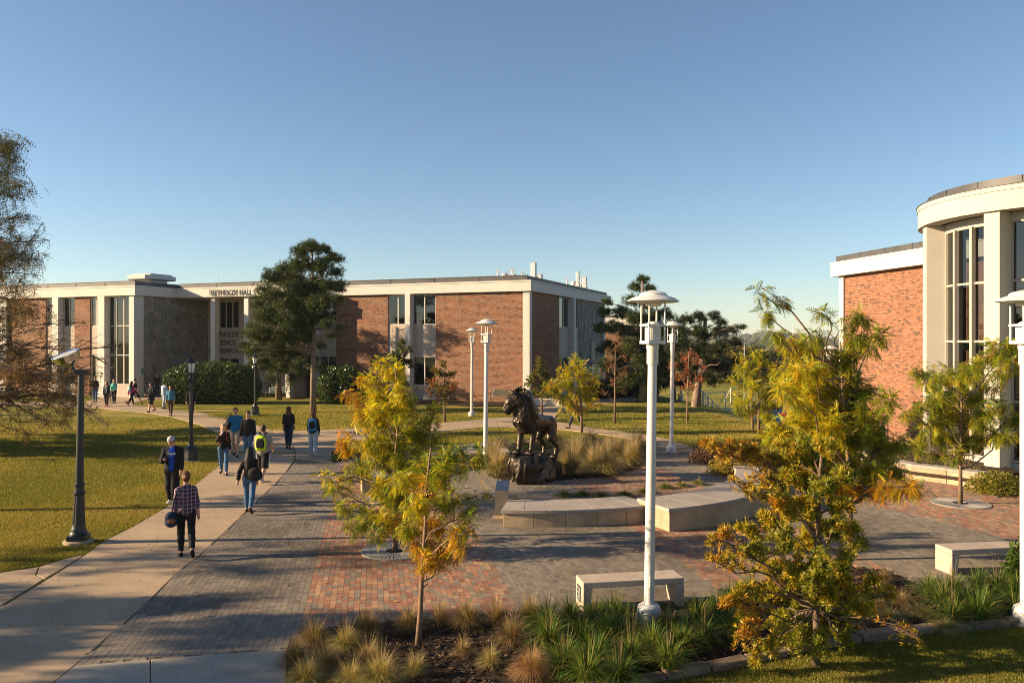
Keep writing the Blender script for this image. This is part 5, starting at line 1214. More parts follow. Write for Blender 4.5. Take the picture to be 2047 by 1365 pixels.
L.ell(pit((.48,0,.92)), (.34,.29,.40), RP, k); L.ell(pit((-.74,0,.92)), (.25,.25,.28), RP, k); L.ell(pit((.0,0,.86)), (.35,.22,.22), RP, k)
for s_ in (-1, 1):
    dx = .06 if s_ < 0 else 0
    L.ell(pit((.5,.19*s_,.88)), (.20,.13,.30), RP, .05)
    L.cap(pit((.50,.205*s_,.78)), pit((.48+dx*.5,.21*s_,.58)), .135, .105, .04).cap(pit((.48+dx*.5,.21*s_,.58)), pit((.54+dx,.2*s_,.26)), .10, .078, .03).cap(pit((.54+dx,.2*s_,.26)), pit((.57+dx,.2*s_,.08)), .078, .085, .03)
    L.ell(pit((.63+dx,.2*s_,.06)), (.15,.105,.075), RP, .03)
    for j in (-1.5,-.5,.5,1.5): L.cap(pit((.68+dx,.2*s_+j*.047,.06)), pit((.755+dx,.2*s_+j*.05,.035)), .036, .032, .012)
    hx = -.08 if s_ > 0 else .05
    L.ell(pit((-.66,.17*s_,.82)), (.24,.125,.31), RP, .05)
    L.cap(pit((-.62,.18*s_,.72)), pit((-.50+hx*.3,.19*s_,.55)), .15, .115, .05).cap(pit((-.50+hx*.3,.19*s_,.55)), pit((-.86+hx,.18*s_,.36)), .10, .062, .035).cap(pit((-.86+hx,.18*s_,.36)), pit((-.80+hx,.18*s_,.08)), .062, .066, .025)
    L.ell(pit((-.72+hx,.18*s_,.055)), (.15,.095,.07), RP, .03)
    for j in (-1.5,-.5,.5,1.5): L.cap(pit((-.66+hx,.18*s_+j*.042,.055)), pit((-.60+hx,.18*s_+j*.046,.035)), .034, .03, .012)
# tail
L.cap(pit((-.95,0,1.0)), pit((-1.08,.02,.86)), .055, .045, .03).cap(pit((-1.08,.02,.86)), pit((-1.12,.05,.55)), .042, .034, .02).cap(pit((-1.12,.05,.55)), pit((-1.18,.07,.34)), .032, .03, .02).ell(pit((-1.2,.08,.26)), (.05,.05,.11), RP, .02)
# neck and head
L.cap(pit((.5,0,1.1)), pit((.78,0,1.42)), .30, .22, .08)
L.ell(hd_((.98,0,1.53)), (.25,.20,.215), RH, .03); L.cap(hd_((1.02,0,1.50)), hd_((1.20,0,1.455)), .145, .112, .03); L.ell(hd_((1.20,0,1.475)), (.108,.105,.08), RH, .02)
L.ell(hd_((1.275,0,1.50)), (.032,.042,.028), RH, .012); L.ell(hd_((1.18,0,1.375)), (.085,.062,.045), RH, .02); L.cap(hd_((1.10,.0,1.585)), hd_((1.25,0,1.525)), .052, .04, .02)
for s_ in (-1, 1):
    L.ell(hd_((1.10,.085*s_,1.585)), (.055,.05,.034), RH, .02); L.ell(hd_((1.0,.125*s_,1.47)), (.08,.05,.07), RH, .03); L.ell(hd_((1.215,.045*s_,1.44)), (.06,.04,.045), RH, .015)
    L.sub(hd_((1.155,.078*s_,1.555)), (.028,.022,.016)); L.ell(hd_((.90,.165*s_,1.70)), (.035,.062,.075), RH, .012); L.sub(hd_((.945,.168*s_,1.70)), (.03,.034,.045))
L.cap(hd_((1.24,-.06,1.41)), hd_((1.24,.06,1.41)), .004, .004, .004)
# mane: a heavy mass of overlapping locks over neck, shoulders and chest
rg = np.random.RandomState(5)
L.ell(pit((.64,0,1.40)), (.31,.30,.44), RP, .06); L.ell(pit((.72,0,1.04)), (.24,.25,.38), RP, .06); L.ell(pit((.44,0,1.20)), (.33,.31,.36), RP, .06); L.ell(hd_((.84,0,1.56)), (.15,.20,.19), RH, .05)
for j in range(270):
    th = rg.uniform(-2.5, 2.5); u = rg.uniform(0, 1)
    c0 = np.array((.80 - .34*u, 0, 1.60 - .58*u)); rr = .27 + .075*u
    d0 = np.array((.12, math.sin(th), math.cos(th))); p0 = c0 + d0*rr*np.array((1, 1, 1.08))
    top_ = max(0, math.cos(th)); dv = np.array((-.30 - .5*top_, .22*math.sin(th), -.95 + .45*top_)); dv = dv/np.linalg.norm(dv)*rg.uniform(.16, .26)
    p1 = p0 + dv*.5 + d0*.022; p2 = p0 + dv - d0*.02
    L.cap(pit(p0), pit(p1), .033, .030, .012).cap(pit(p1), pit(p2), .030, .010, .012)
for j in range(120):            # long locks down throat and chest
    y = rg.uniform(-.26, .26); z = rg.uniform(.92, 1.45); x = .70 + .25*math.sqrt(max(0, 1 - (y/.30)**2)) + .02*(z > 1.25)
    p0 = (x - .03, y, z); p1 = (x + .012, y*1.02, z - .13); p2 = (x - .05 - .06*(z < 1.15), y*.92, z - .28); L.cap(pit(p0), pit(p1), .027, .027, .012).cap(pit(p1), pit(p2), .027, .009, .012)
for j in range(40):            # short ruff framing the face
    th = rg.uniform(-2.7, 2.7); d0 = np.array((0, math.sin(th), math.cos(th))); p0 = np.array((.95, 0, 1.53)) + d0*np.array((0, .16, .18)); p1 = p0 + d0*.06 + np.array((-.05, 0, 0)); p2 = p1 + d0*.01 + np.array((-.08, 0, -.05))
    L.cap(hd_(p0), hd_(p1), .024, .026, .012).cap(hd_(p1), hd_(p2), .026, .012, .012)
V, Fc = L.mesh(0.0175, lambda X, Y, Z: .0035*nz3(X, Y, Z, 26, .4))
lo_ = np_mesh('lion', V*S, Fc, M['bronze'], LION, smooth=True); lo_.location = (0, 0, .735)
# rock
K = Sdf(); rg = np.random.RandomState(3)
K.ell((.25,-.02,.30), (.72,.50,.60), None, .06); K.ell((-.5,.0,.2), (.62,.48,.44), None, .06); K.ell((.66,-.04,.50), (.46,.50,.44), None, .06); K.ell((.1,.3,.1), (.8,.35,.35), None, .06); K.ell((-.85,.05,.25),(.35,.35,.32),None,.06)
for j in range(26):
    a = rg.uniform(0, 6.28); q = rg.uniform(.35, .95); x0 = .1 + q*1.0*math.cos(a); y0 = q*.62*math.sin(a); z0 = .75*(1 - q*.75)
    K.cap((x0*.75, y0*.75, z0 + .10), (x0*1.08, y0*1.08, -.02), rg.uniform(.05, .10), rg.uniform(.07, .15), .025)
K.ell((-.02,0,.25), (1.12,.46,.62), None, .06)
V, Fc = K.mesh(0.026, lambda X, Y, Z: .17*np.abs(nz3(X, Y, Z*.3, 7, 1.3)) + .06*np.abs(nz3(X, Y, Z*.4, 15, .2)) + .014*nz3(X, Y, Z, 33, .7) - .045)
top = .775 + .195*V[:, 0] + .018*nz3(V[:, 0], V[:, 1], 0*V[:, 0], 12, .9)
V[:, 2] = np.where(V[:, 2] > top, top + (V[:, 2] - top)*.08, V[:, 2])
np_mesh('rock', V, Fc, M['bronze'], LION, smooth=True)
# ================================================================ people
def cloth(name, c, rough=0.85, var=0.18, scale=9, bmp=0.25):
    return basic('cloth_' + name, c, rough, var=var, scale=scale, bmp=bmp, bscale=22, spec=0.2)
def plaid(name, base, lines, bright, n=16):
    m, nt, bs = new_mat('cloth_' + name)
    tc = nt.nodes.new('ShaderNodeTexCoord'); sp = nd(nt, 'ShaderNodeSeparateXYZ'); nt.links.new(tc.outputs['Object'], sp.inputs[0])
    out = None; res = []
    for ax_ in ('X', 'Z'):
        mu = nd(nt, 'ShaderNodeMath', operation='MULTIPLY'); nt.links.new(sp.outputs[ax_], mu.inputs[0]); mu.inputs[1].default_value = n
        fr = nd(nt, 'ShaderNodeMath', operation='FRACT'); nt.links.new(mu.outputs[0], fr.inputs[0]); res.append(fr.outputs[0])
    c = base
    for k, r_ in enumerate(res):
        band = nd(nt, 'ShaderNodeMath', operation='LESS_THAN'); nt.links.new(r_, band.inputs[0]); band.inputs[1].default_value = .5
        half = nd(nt, 'ShaderNodeMath', operation='MULTIPLY'); nt.links.new(band.outputs[0], half.inputs[0]); half.inputs[1].default_value = .55
        c = mixc(nt, half.outputs[0], c, lines)
    for k, r_ in enumerate(res):
        d = nd(nt, 'ShaderNodeMath', operation='COMPARE'); nt.links.new(r_, d.inputs[0]); d.inputs[1].default_value = .75; d.inputs[2].default_value = .06
        c = mixc(nt, d.outputs[0], c, bright)
    nt.links.new(c, bs.inputs['Base Color']); bs.inputs['Roughness'].default_value = .85; return m
SKIN = basic('skin', (0.50, 0.28, 0.19), 0.55, var=.08, scale=10, spec=.35)
CL = dict(black=cloth('black', (0.012,0.012,0.014)), jet=cloth('charcoal', (0.02,0.02,0.022)), grey=cloth('grey', (0.25,0.24,0.23)), white=cloth('white', (0.72,0.70,0.68)), jeans=cloth('blue_denim', (0.055,0.12,0.23)),
    darkjeans=cloth('dark_denim', (0.02,0.03,0.055)), royal=cloth('royal_blue', (0.012,0.06,0.42)), polo=cloth('teal_blue', (0.012,0.15,0.30)), khaki=cloth('khaki', (0.34,0.28,0.21)), green=cloth('dark_green', (0.012,0.04,0.022)),
    pale=cloth('pale_blue_denim', (0.30,0.36,0.42)), maroon=cloth('magenta', (0.28,0.015,0.10)), mint=cloth('mint', (0.10,0.42,0.34)), brown=cloth('brown', (0.075,0.045,0.03)), lime=cloth('lime', (0.45,0.62,0.02)), orange=cloth('tan_leather', (0.20,0.085,0.035)),
    ltblue=cloth('light_blue', (0.30,0.40,0.52)), red=cloth('red', (0.45,0.03,0.04)), navy=cloth('navy', (0.015,0.025,0.06)), skyblue=cloth('bright_blue', (0.03,0.22,0.50)), silver=cloth('pale_grey', (0.42,0.42,0.42)))
PL = dict(plum=plaid('plum_plaid', (0.10,0.03,0.05), (0.035,0.018,0.05), (0.32,0.26,0.30), 13), teal=plaid('teal_plaid', (0.015,0.24,0.40), (0.01,0.03,0.09), (0.12,0.42,0.55), 10))
HAIR = {k: basic('hair_' + k, v, .6, var=.35, scale=30, bmp=.5, bscale=70, spec=.25) for k, v in dict(black=(0.008,0.007,0.007), brown=(0.045,0.025,0.014), auburn=(0.13,0.05,0.02), blonde=(0.34,0.21,0.09), red=(0.10,0.030,0.017), ginger=(0.11,0.045,0.018)).items()}
EYE_M = basic('eye_dark', (0.015,0.012,0.01), .2); LIP = basic('lip', (0.34,0.13,0.10), .5)
def unit(v): v = np.array(v, float); return v/np.linalg.norm(v)
def person(label, px, py, yaw, h=1.72, female=False, legs=((0,0),(0,0)), arms=((5,6,12,0),(5,6,12,0)), top='black', bottom='jeans', sleeve=1.9, hem=.90, bot_len=1.85, shoes='black', shoe_sole=None, hair='brown', style='short',
           res=.014, bulk=1.0, head=(0, 0), open_shirt=None, lean=0.0, group='people walking on campus', baggy=0.0, Yoff=0.0):
    """faces -y in its own frame; legs: (hip flexion, knee flexion[, toe pitch]) left then right; arms: (flexion, abduction, elbow, inward)"""
    g = G(px, py); s = h/1.75
    t = thing('person', label, 'person', (g[0], g[1], 0), yaw, group)
    hip_w = .098 if female else .09; sh_w = (.142 if female else .165)*bulk
    sides = (1, -1)
    # ---- skeleton
    J = {}; pel = np.array([0, 0, .93])
    def legfk(sd, lg):
        a, b = R(lg[0]), R(lg[1]); c = R(lg[2]) if len(lg) > 2 else max(0, (a - b)*-0.6)
        hp_ = pel + np.array([sd*hip_w, 0, 0]); kn = hp_ + .43*np.array([sd*.0, -math.sin(a), -math.cos(a)]); an_ = kn + .40*np.array([0, -math.sin(a - b), -math.cos(a - b)])
        toe = an_ + .155*np.array([sd*.15, -math.cos(c), -math.sin(c)]) + np.array([0, 0, -.05*math.cos(c)]); heel = an_ + np.array([0, .05*math.cos(c), -.055 + .03*math.sin(c)])
        return hp_, kn, an_, toe, heel
    LG = [legfk(sd, lg) for sd, lg in zip(sides, legs)]
    zmin = min(min(q[3][2], q[4][2]) for q in LG) - .034
    sh = np.array([0, 0, -zmin]); LG = [[q + sh for q in l_] for l_ in LG]; pel = pel + sh
    ln = R(lean); up = np.array([0, -math.sin(ln), math.cos(ln)])
    waist = pel + up*.15; chest = pel + up*.37; neck = pel + up*.56; 
    hy, hpz = R(head[0]), R(head[1])
    HR = np.array(Matrix.Rotation(hy, 3, 'Z')@Matrix.Rotation(hpz, 3, 'X'))
    hc = neck + up*.05 + HR@np.array([0, -.02, .115])
    AR = []
    for sd, (fl, abd, el, inn) in zip(sides, arms):
        fl, abd, el, inn = R(fl), R(abd), R(el), R(inn)
        so = pel + up*.455 + np.array([sd*sh_w, 0, 0]); d1 = np.array([sd*math.sin(abd), -math.sin(fl)*math.cos(abd), -math.cos(fl)*math.cos(abd)]); e_ = so + .285*d1
        d2 = np.array([sd*(math.sin(abd)*.5) - sd*math.sin(inn), -math.sin(fl + el)*math.cos(inn), -math.cos(fl + el)*math.cos(inn)]); d2 = unit(d2); w_ = e_ + .245*d2
        AR.append((so, e_, w_, d1, d2))
    # ---- prims
    bk = bulk*(1.0 if not female else .94)
    def torso(S_, inf, cuts=()):
        S_.ell(chest - up*.02, (.143*bk + inf, .105*bk + inf, .185 + inf), None, .05, cuts); S_.ell(waist, ((.125 if female else .140)*bk + inf, .095*bk + inf, .16 + inf), None, .05, cuts)
        S_.ell(pel + up*.03, ((.165 if female else .150)*bk + inf, .112*bk + inf, .13 + inf), None, .05, cuts)
        if female: S_.ell(chest + np.array([0, -.07, -.02]), (.11 + inf, .07 + inf, .075 + inf), None, .04, cuts)
        for sd, a in zip(sides, AR): S_.cap(neck + np.array([sd*.03, .01, -.05]), a[0] + np.array([-sd*.01, 0, 0]), .045 + inf*.8, .054*bk + inf*.8, .04, cuts)
    def arm(S_, a, inf, frac=2.0, flare=0.0):
        so, e_, w_, d1, d2 = a
        if frac <= 1: c = so + (e_ - so)*frac; S_.cap(so, e_, .052*bk + inf, .046*bk + inf + flare, .03, ((c, d1),))
        else:
            S_.cap(so, e_, .052*bk + inf, .042*bk + inf, .03); c = e_ + (w_ - e_)*(frac - 1); S_.cap(e_, w_, .042*bk + inf, .030*bk + inf + flare, .025, ((c, d2),) if frac < 2 else ())
    def leg(S_, l_, inf, frac=2.0, flare=0.0):
        hp_, kn, an_ = l_[:3]; q = .085*bk if not female else .088*bk
        if frac <= 1: c = hp_ + (kn - hp_)*frac; S_.cap(hp_, kn, q + inf, .06*bk + inf + flare, .05, ((c, unit(kn - hp_)),))
        elif frac < 1.3:
            d = unit(kn - hp_); c = hp_ + (kn - hp_)*frac; S_.cap(hp_, hp_ + (kn - hp_)*1.3, q + inf, .06*bk + inf + flare, .05, ((c, d),))
        else:
            S_.cap(hp_, kn, q + inf, .056*bk + inf + flare*.6, .05); d = unit(an_ - kn); c = kn + (an_ - kn)*(frac - 1)
            S_.cap(kn, kn + (an_ - kn)*.35, .056*bk + inf + flare*.6, .055*bk + inf + flare*.8, .03); S_.cap(kn + (an_ - kn)*.35, kn + (an_ - kn)*1.05, .055*bk + inf + flare*.8, .036*bk + inf + flare, .03, ((c, d),))
    B_ = Sdf(); torso(B_, 0); fr_ = max(.0085, .55*res)
    B_.cap(neck - up*.05, hc - HR@np.array([0, 0, .05]), .055 if not female else .047, .05, .03)
    B_.ell(hc, (.072, .092, .108), HR, .03); B_.ell(hc + HR@np.array([0, -.03, -.055]), (.054, .062, .062), HR, .03); B_.cap(hc + HR@np.array([0, -.092, .012]), hc + HR@np.array([0, -.108, -.018]), .012, .015, .012)
    for sd in sides: B_.ell(hc + HR@np.array([sd*.074, .008, -.005]), (.012, .024, .032), HR, .008); B_.ell(hc + HR@np.array([sd*.03, -.078, .028]), (.024, .014, .010), HR, .012)
    for sd, a, l_ in zip(sides, AR, LG):
        arm(B_, a, 0); leg(B_, l_, 0)
        d, w0 = a[4], a[2]; side_ax = unit(np.cross(d, [sd, 0, 0.01])); side_ax = side_ax if side_ax[1] < 0 else -side_ax; nrm = unit(np.cross(side_ax, d)); nrm = nrm if nrm[0]*sd < 0 else -nrm
        B_.ell(w0 + d*.055, (.02, .02, .02), None, .02); B_.cap(w0, w0 + d*.075, .026, .03, .02); B_.cap(w0 + d*.05 + side_ax*.018, w0 + d*.085 + side_ax*.022, .018, .016, .015); B_.cap(w0 + d*.05 - side_ax*.018, w0 + d*.085 - side_ax*.022, .018, .015, .015)
        curl = .5 + .4*abs(a[4][1])
        for j, (o_, L_) in enumerate(((.030, .062), (.010, .072), (-.010, .068), (-.030, .054))):
            p0 = w0 + d*.088 + side_ax*o_; p1 = p0 + (d + nrm*curl*.5)*L_*.5; p2 = p1 + (d*.6 + nrm*curl)*L_*.45; B_.cap(p0, p1, fr_, fr_*.95, .006).cap(p1, p2, fr_*.95, fr_*.8, .004)
        p0 = w0 + d*.035 + side_ax*.028; p1 = p0 + d*.03 + side_ax*.026 + nrm*.008; p2 = p1 + d*.032 + side_ax*.004 + nrm*.012; B_.cap(p0, p1, fr_*1.15, fr_, .01).cap(p1, p2, fr_, fr_*.85, .005)
        B_.cap(l_[2], l_[4] + np.array([0, 0, .01]), .034, .032, .03); B_.cap(l_[2] + np.array([0, 0, -.03]), l_[3], .034, .026, .03)
    def put(name, S_, mat, r_, disp=None):
        V, Fc = S_.mesh(r_, disp); return np_mesh(name, V*s, Fc, mat, t, smooth=True)
    put('body', B_, SKIN, res)
    # ---- clothes
    rr = max(res*1.3, .018)
    inf = .022 + baggy*.5; hemz = pel[2] - .93 + hem
    T_ = Sdf(); cut = (((0, 0, hemz), (0, 0, -1.0)),); ncut = ((neck + up*.012, up),)
    torso(T_, inf, cut + ncut)
    if hem < .82: T_.cap((0, 0, hemz - .1), pel + up*.05, .165*bk + inf, .15*bk + inf, .05, cut)
    if sleeve > 0:
        for a in AR: arm(T_, a, .016 + baggy*.3, sleeve, .008)
    tm = CL.get(top) or PL[top]
    fold = lambda X, Y, Z: .0055*nz3(X, Y, Z*.7, 30, .3 + h) + .003*nz3(X, Y, Z, 60, 1.1)
    if open_shirt:
        # the open jacket fronts leave a strip of shirt: a piece of its own
        V, Fc = T_.mesh(rr*.8, fold); c_ = V[Fc].mean(1); wd = .062 + .018*np.clip((c_[:, 2] - waist[2])/.35, -1, 1)
        mk = (np.abs(c_[:, 0] - .012) < wd) & (c_[:, 1] < -.045)
        tp = np_mesh('jacket', V*s, Fc[~mk], tm, t, smooth=True); np_mesh('shirt', (V + np.array([0, .006, 0]))*s, Fc[mk], CL[open_shirt], t, smooth=True)
        q = V[Fc[mk]].reshape(-1, 3); J['front'] = [float(q[np.abs(q[:, 2] - z_) < .05][:, 1].min()) for z_ in (chest[2] + .03, chest[2] - .03)]
    else: tp = put('top', T_, tm, rr, fold)
    Q_ = Sdf(); wz = pel + up*.07; Q_.ell(pel + up*.01, ((.165 if female else .150)*bk + .010 + baggy*.3, .112*bk + .010 + baggy*.2, .13), None, .05, ((wz + up*.03, up),))
    for l_ in LG: leg(Q_, l_, .011 + baggy*.4, bot_len, baggy*.55 + (.012 if bot_len < 1.3 else .004))
    bt_ = put('trousers' if bot_len > 1.4 else 'shorts', Q_, CL[bottom], rr, lambda X, Y, Z: .0045*nz3(X, Y, Z*1.4, 28, .8 + h))
    for l_ in LG:
        F_ = Sdf(); a_, toe, heel = l_[2], l_[3], l_[4]
        F_.cap(heel + np.array([0, 0, .005]), toe, .040, .036, .02); F_.cap(a_ + np.array([0, 0, -.045]), (heel + toe)/2, .042, .040, .02); F_.cap(heel + np.array([0, .004, .02]), a_ + np.array([0, .005, -.035]), .038, .040, .02)
        put('shoe', F_, CL[shoes], max(res, .014))
    # ---- hair and face
    def hl(*p): return hc + HR@np.array(p)
    H_ = Sdf(); H_.ell(hl(0, .014, .022), (.082, .098, .104), HR, .02); H_.ell(hl(0, .03, -.01), (.078, .08, .09), HR, .02)
    if style == 'short': pass
    elif style == 'bun': H_.ell(hl(0, .095, -.005), (.055, .05, .05), HR, .02); H_.ell(hl(0, .05, -.04), (.07, .06, .06), HR, .02)
    elif style == 'long':
        H_.cap(hl(0, .05, -.02), neck + np.array([0, .10, -.08]), .075, .085, .03); H_.cap(neck + np.array([0, .10, -.08]), neck + np.array([.01, .135, -.28]), .085, .05, .03)
        for sd in sides: H_.cap(hl(sd*.06, .02, .0), neck + np.array([sd*.085, .05, -.07]), .04, .045, .03); H_.cap(neck + np.array([sd*.085, .05, -.07]), neck + np.array([sd*.08, .09, -.22]), .045, .03, .02)
    elif style == 'bob':
        for sd in sides: H_.cap(hl(sd*.068, .01, .02), hl(sd*.075, .0, -.10), .034, .036, .02)
        H_.ell(hl(0, .06, -.05), (.08, .05, .09), HR, .02)
    H_.sub(hl(0, -.085, -.055), (.062, .08, .105)); H_.sub(hl(0, -.11, .0), (.068, .06, .075))
    if style == 'cap':
        put('hair', H_, HAIR[hair], max(res, .015)); C_ = Sdf(); C_.ell(hl(0, .008, .038), (.090, .108, .094), HR, .01, ((hl(0, 0, .025), -HR[:, 2]),)); put('cap', C_, CL['silver'], max(res, .014))
        V_ = Sdf(); V_.ell(hl(0, .12, .018), (.062, .07, .018), HR, .01); put('cap_peak', V_, CL['royal'], max(res, .014))
    else: put('hair', H_, HAIR[hair], max(res, .015), lambda X, Y, Z: .006*nz3(X, Y, Z*.35, 70, .2))
    if res < .019:
        for sd in sides:
            mb = MB(); mb.lathe([(.0, -.006), (.009, -.004), (.011, 0), (.009, .004), (0, .006)], 8); o = mb.build('eye', EYE_M, t, smooth='all'); o.location = hl(sd*.031, -.0865, .010)*s
        mb = MB(); mb.box(-.022, .022, -.006, .004, -.005, .005); o = mb.build('mouth', LIP, t, bevel=.003); o.location = hl(0, -.094, -.052)*s; o.rotation_euler = (hpz, 0, hy)
    J.update(pel=pel, chest=chest, neck=neck, AR=AR, LG=LG, hc=hc, up=up, s=s, t=t, top=tp, bottom=bt_)
    return J
def wpt(J, p):
    """person-frame point to world"""
    t = J['t']; a = t.rotation_euler[2]; p = np.array(p)*J['s']
    return Vector((t.location[0] + p[0]*math.cos(a) - p[1]*math.sin(a), t.location[1] + p[0]*math.sin(a) + p[1]*math.cos(a), p[2]))
def backpack(J, label, main, trim, w=.155, hgt_=.22, d=.085, dz=0.0, strap=None, res=.018):
    c = J['chest'] + np.array([0, .105 + d, -.06 + dz]); t = thing('backpack', label, 'backpack', J['t'].location, J['t'].rotation_euler[2], 'bags carried by the walkers'); s = J['s']
    def put(n, S_, m, r_=res): V, Fc = S_.mesh(r_, lambda X, Y, Z: .003*nz3(X, Y, Z, 34, .6)); return np_mesh(n, V*s, Fc, CL[m], t, smooth=True)
    S_ = Sdf(); S_.ell(c, (w, d, hgt_), None, .03); S_.cap(c + np.array([-w*.55, 0, -hgt_*.7]), c + np.array([w*.55, 0, -hgt_*.7]), d*.8, d*.8, .04); S_.cap(c + np.array([-w*.45, 0, hgt_*.62]), c + np.array([w*.45, 0, hgt_*.62]), d*.75, d*.75, .04); put('bag', S_, trim)
    S_ = Sdf(); [S_.cap(c + np.array([-w*q_, d*.55, hgt_*z_]), c + np.array([w*q_, d*.55, hgt_*z_]), d*.62, d*.62, .03) for z_, q_ in ((-.42, .42), (-.12, .45), (.18, .42), (.42, .3))]; put('front_pocket', S_, main)
    S_ = Sdf(); S_.cap(c + np.array([-.03, -.01, hgt_*.98]), c + np.array([.03, -.01, hgt_*.98]), .012, .012, .008); put('grab_loop', S_, main)
    for sd in (-1, 1):
        sh_ = J['neck'] + np.array([sd*.095, 0, -.015]); pts = [c + np.array([sd*w*.45, -d*.2, hgt_*.75]), sh_ + np.array([0, .03, .075]), sh_ + np.array([0, -.06, .03]), J['chest'] + np.array([sd*.115, -.125, -.02]), J['chest'] + np.array([sd*.15, -.03, -.20]), c + np.array([sd*w*.8, -d*.2, -hgt_*.6])]
        S_ = Sdf(); [S_.cap(a, b, .018, .018, .008) for a, b in zip(pts[:-1], pts[1:])]; put('strap', S_, strap or main)
    return t
def sling(J, label, name, cat, c, r, col_, strap_pts, trim=None, res=.018, rot=None):
    t = thing(name, label, cat, J['t'].location, J['t'].rotation_euler[2], 'bags carried by the walkers'); s = J['s']
    S_ = Sdf(); x, y, z = r; c = np.array(c)
    for dz in (-.45, .0, .4): S_.ell(c + np.array([0, 0, z*dz]), (x*(1 - .12*(dz > 0)), y, z*.62), None, .03)
    V, Fc = S_.mesh(res, lambda X, Y, Z: .004*nz3(X, Y, Z, 28, .6)); np_mesh('bag', V*s, Fc, CL[col_], t, smooth=True)
    if trim:
        S_ = Sdf(); S_.ell(c + np.array([0, y*.5, -z*.15]), (x*.7, y*.65, z*.55), None, .02); V, Fc = S_.mesh(res); np_mesh('flap', V*s, Fc, CL[trim], t, smooth=True)
    S_ = Sdf(); pts = [np.array(p) for p in strap_pts]; [S_.cap(a, b, .014, .014, .006) for a, b in zip(pts[:-1], pts[1:])]; V, Fc = S_.mesh(max(.011, res*.7)); np_mesh('strap', V*s, Fc, CL[col_], t, smooth=True)
    return t
PI = math.pi
# --- near walkers.  yaw 0 faces the camera; yaw PI faces away
p = person('person in plum plaid shirt and black trousers, hair in a bun, seen from behind', 372, 1112, PI + .42, 1.70, True, ((6, 2), (-20, 24, 50)), ((4, 10, 14, 0), (-4, 12, 8, 0)), 'plum', 'black', 1.45, .86, 1.93, 'jet', None, 'ginger', 'bun', .0145, 1.06)
a = p['AR'][1]; sling(p, 'dark blue shoulder bag with tan flap at the hip of the plaid shirt walker', 'shoulder_bag', 'bag', (.28, .03, .80), (.13, .10, .155), 'navy', [(.27, .0, .92), (.24, .04, 1.15), (.15, .06, 1.43), (.13, -.05, 1.41), (.22, -.06, 1.15), (.28, -.02, .92)], 'orange')
p = person('person with grey cap and royal blue shirt under black jacket, looking at phone', 345, 1007, .12, 1.80, False, ((12, 4), (-6, 8)), ((8, 8, 18, 0), (30, 6, 78, 30)), 'black', 'black', 1.95, .84, 1.97, 'white', None, 'brown', 'cap', .0145, 1.12, head=(-14, 26), open_shirt='royal', baggy=.03)
tx = text_obj('shirt_letters', 'Royals', .078, .003, CL['white'], p['t'], Vector((.012, p['front'][0] - .004, p['chest'][2] + .03))*p['s'], (R(86), 0, 0), shear=.35, offset=.003)
MB().box(-.06, .06, -.002, .002, -.004, .004).build('shirt_swash', CL['white'], p['t']).location = Vector((.012, p['front'][1] - .003, p['chest'][2] - .025))*p['s']
a = p['AR'][1]; ph = thing('phone', 'phone held up by the person in the grey cap', 'phone', wpt(p, a[2] + a[4]*.085 + np.array([.02, -.01, .035])), .12)
MB().box(-.036, .036, -.07, .07, -.005, .005).build('case', CL['black'], ph, bevel=.004); MB().box(-.032, .032, -.063, .063, .0051, .0062).build('screen', M['lamp_black'], ph)
p = person('person with long black hair, black jacket and jeans, seen from behind', 499, 1024, PI + .12, 1.66, True, ((12, 6), (-18, 24, 50)), ((-6, 22, 6, 0), (-6, 8, 8, 0)), 'black', 'jeans', 1.95, .92, 1.96, 'brown', None, 'black', 'long', .0145, .98)
sling(p, 'large black handbag on the shoulder of the long-haired walker', 'handbag', 'bag', (-.17, .16, 1.04), (.19, .095, .175), 'jet', [(-.08, .16, 1.18), (-.11, .13, 1.33), (-.13, .05, 1.42), (-.15, -.04, 1.38), (-.18, .04, 1.22), (-.22, .15, 1.16)])
p = person('person with blonde hair in black jacket, sipping a drink', 447, 948, .25, 1.66, True, ((14, 4), (-14, 14)), ((4, 8, 14, 0), (52, 8, 104, 32)), 'black', 'jeans', 1.95, .88, 1.95, 'black', None, 'blonde', 'bob', .0155, 1.02)
a = p['AR'][1]; cup = thing('drink_cup', 'white paper cup raised by the blonde walker', 'cup', wpt(p, a[2] + a[4]*.09 + np.array([.01, -.02, -.02])), 0)
MB().lathe([(0, 0), (.028, 0), (.038, .10), (0, .10)], 16).build('cup', CL['white'], cup, smooth=True); MB().lathe([(.04, .10), (.04, .112), (.03, .118), (0, .118)], 16).build('lid', CL['white'], cup, smooth=True)
backpack(p, 'pink-strapped backpack worn by the blonde walker', 'navy', 'navy', strap='red')
p = person('person in blue polo and khaki shorts with a dark bag on one shoulder', 471, 912, .1, 1.84, False, ((16, 10), (-10, 26, 30)), ((5, 10, 14, 0), (35, 25, 135, 25)), 'polo', 'khaki', .62, .86, 1.02, 'black', None, 'ginger', 'short', .0155, 1.05)
sling(p, 'black duffel bag slung behind the blue polo walker', 'duffel_bag', 'bag', (-.26, .12, 1.16), (.11, .12, .22), 'black', [(-.2, .1, 1.32), (-.17, .08, 1.5), (-.16, -.03, 1.52), (-.2, -.10, 1.4), (-.25, .0, 1.22)])
p = person('person in black zip jacket and jeans beside the blue polo walker', 496, 921, .05, 1.80, False, ((12, 4), (-10, 10)), ((6, 8, 12, 0), (0, 7, 14, 0)), 'black', 'jeans', 1.95, .86, 1.95, 'brown', None, 'brown', 'short', .0155, 1.08)
p = person('person in grey shirt and black shorts with white stripe, seen from behind', 526, 965, PI - .05, 1.78, False, ((12, 4), (-16, 24, 35)), ((10, 12, 50, 12), (10, 12, 50, 12)), 'grey', 'black', .68, .84, 1.08, 'silver', None, 'brown', 'short', .0155, 1.06, baggy=.03)
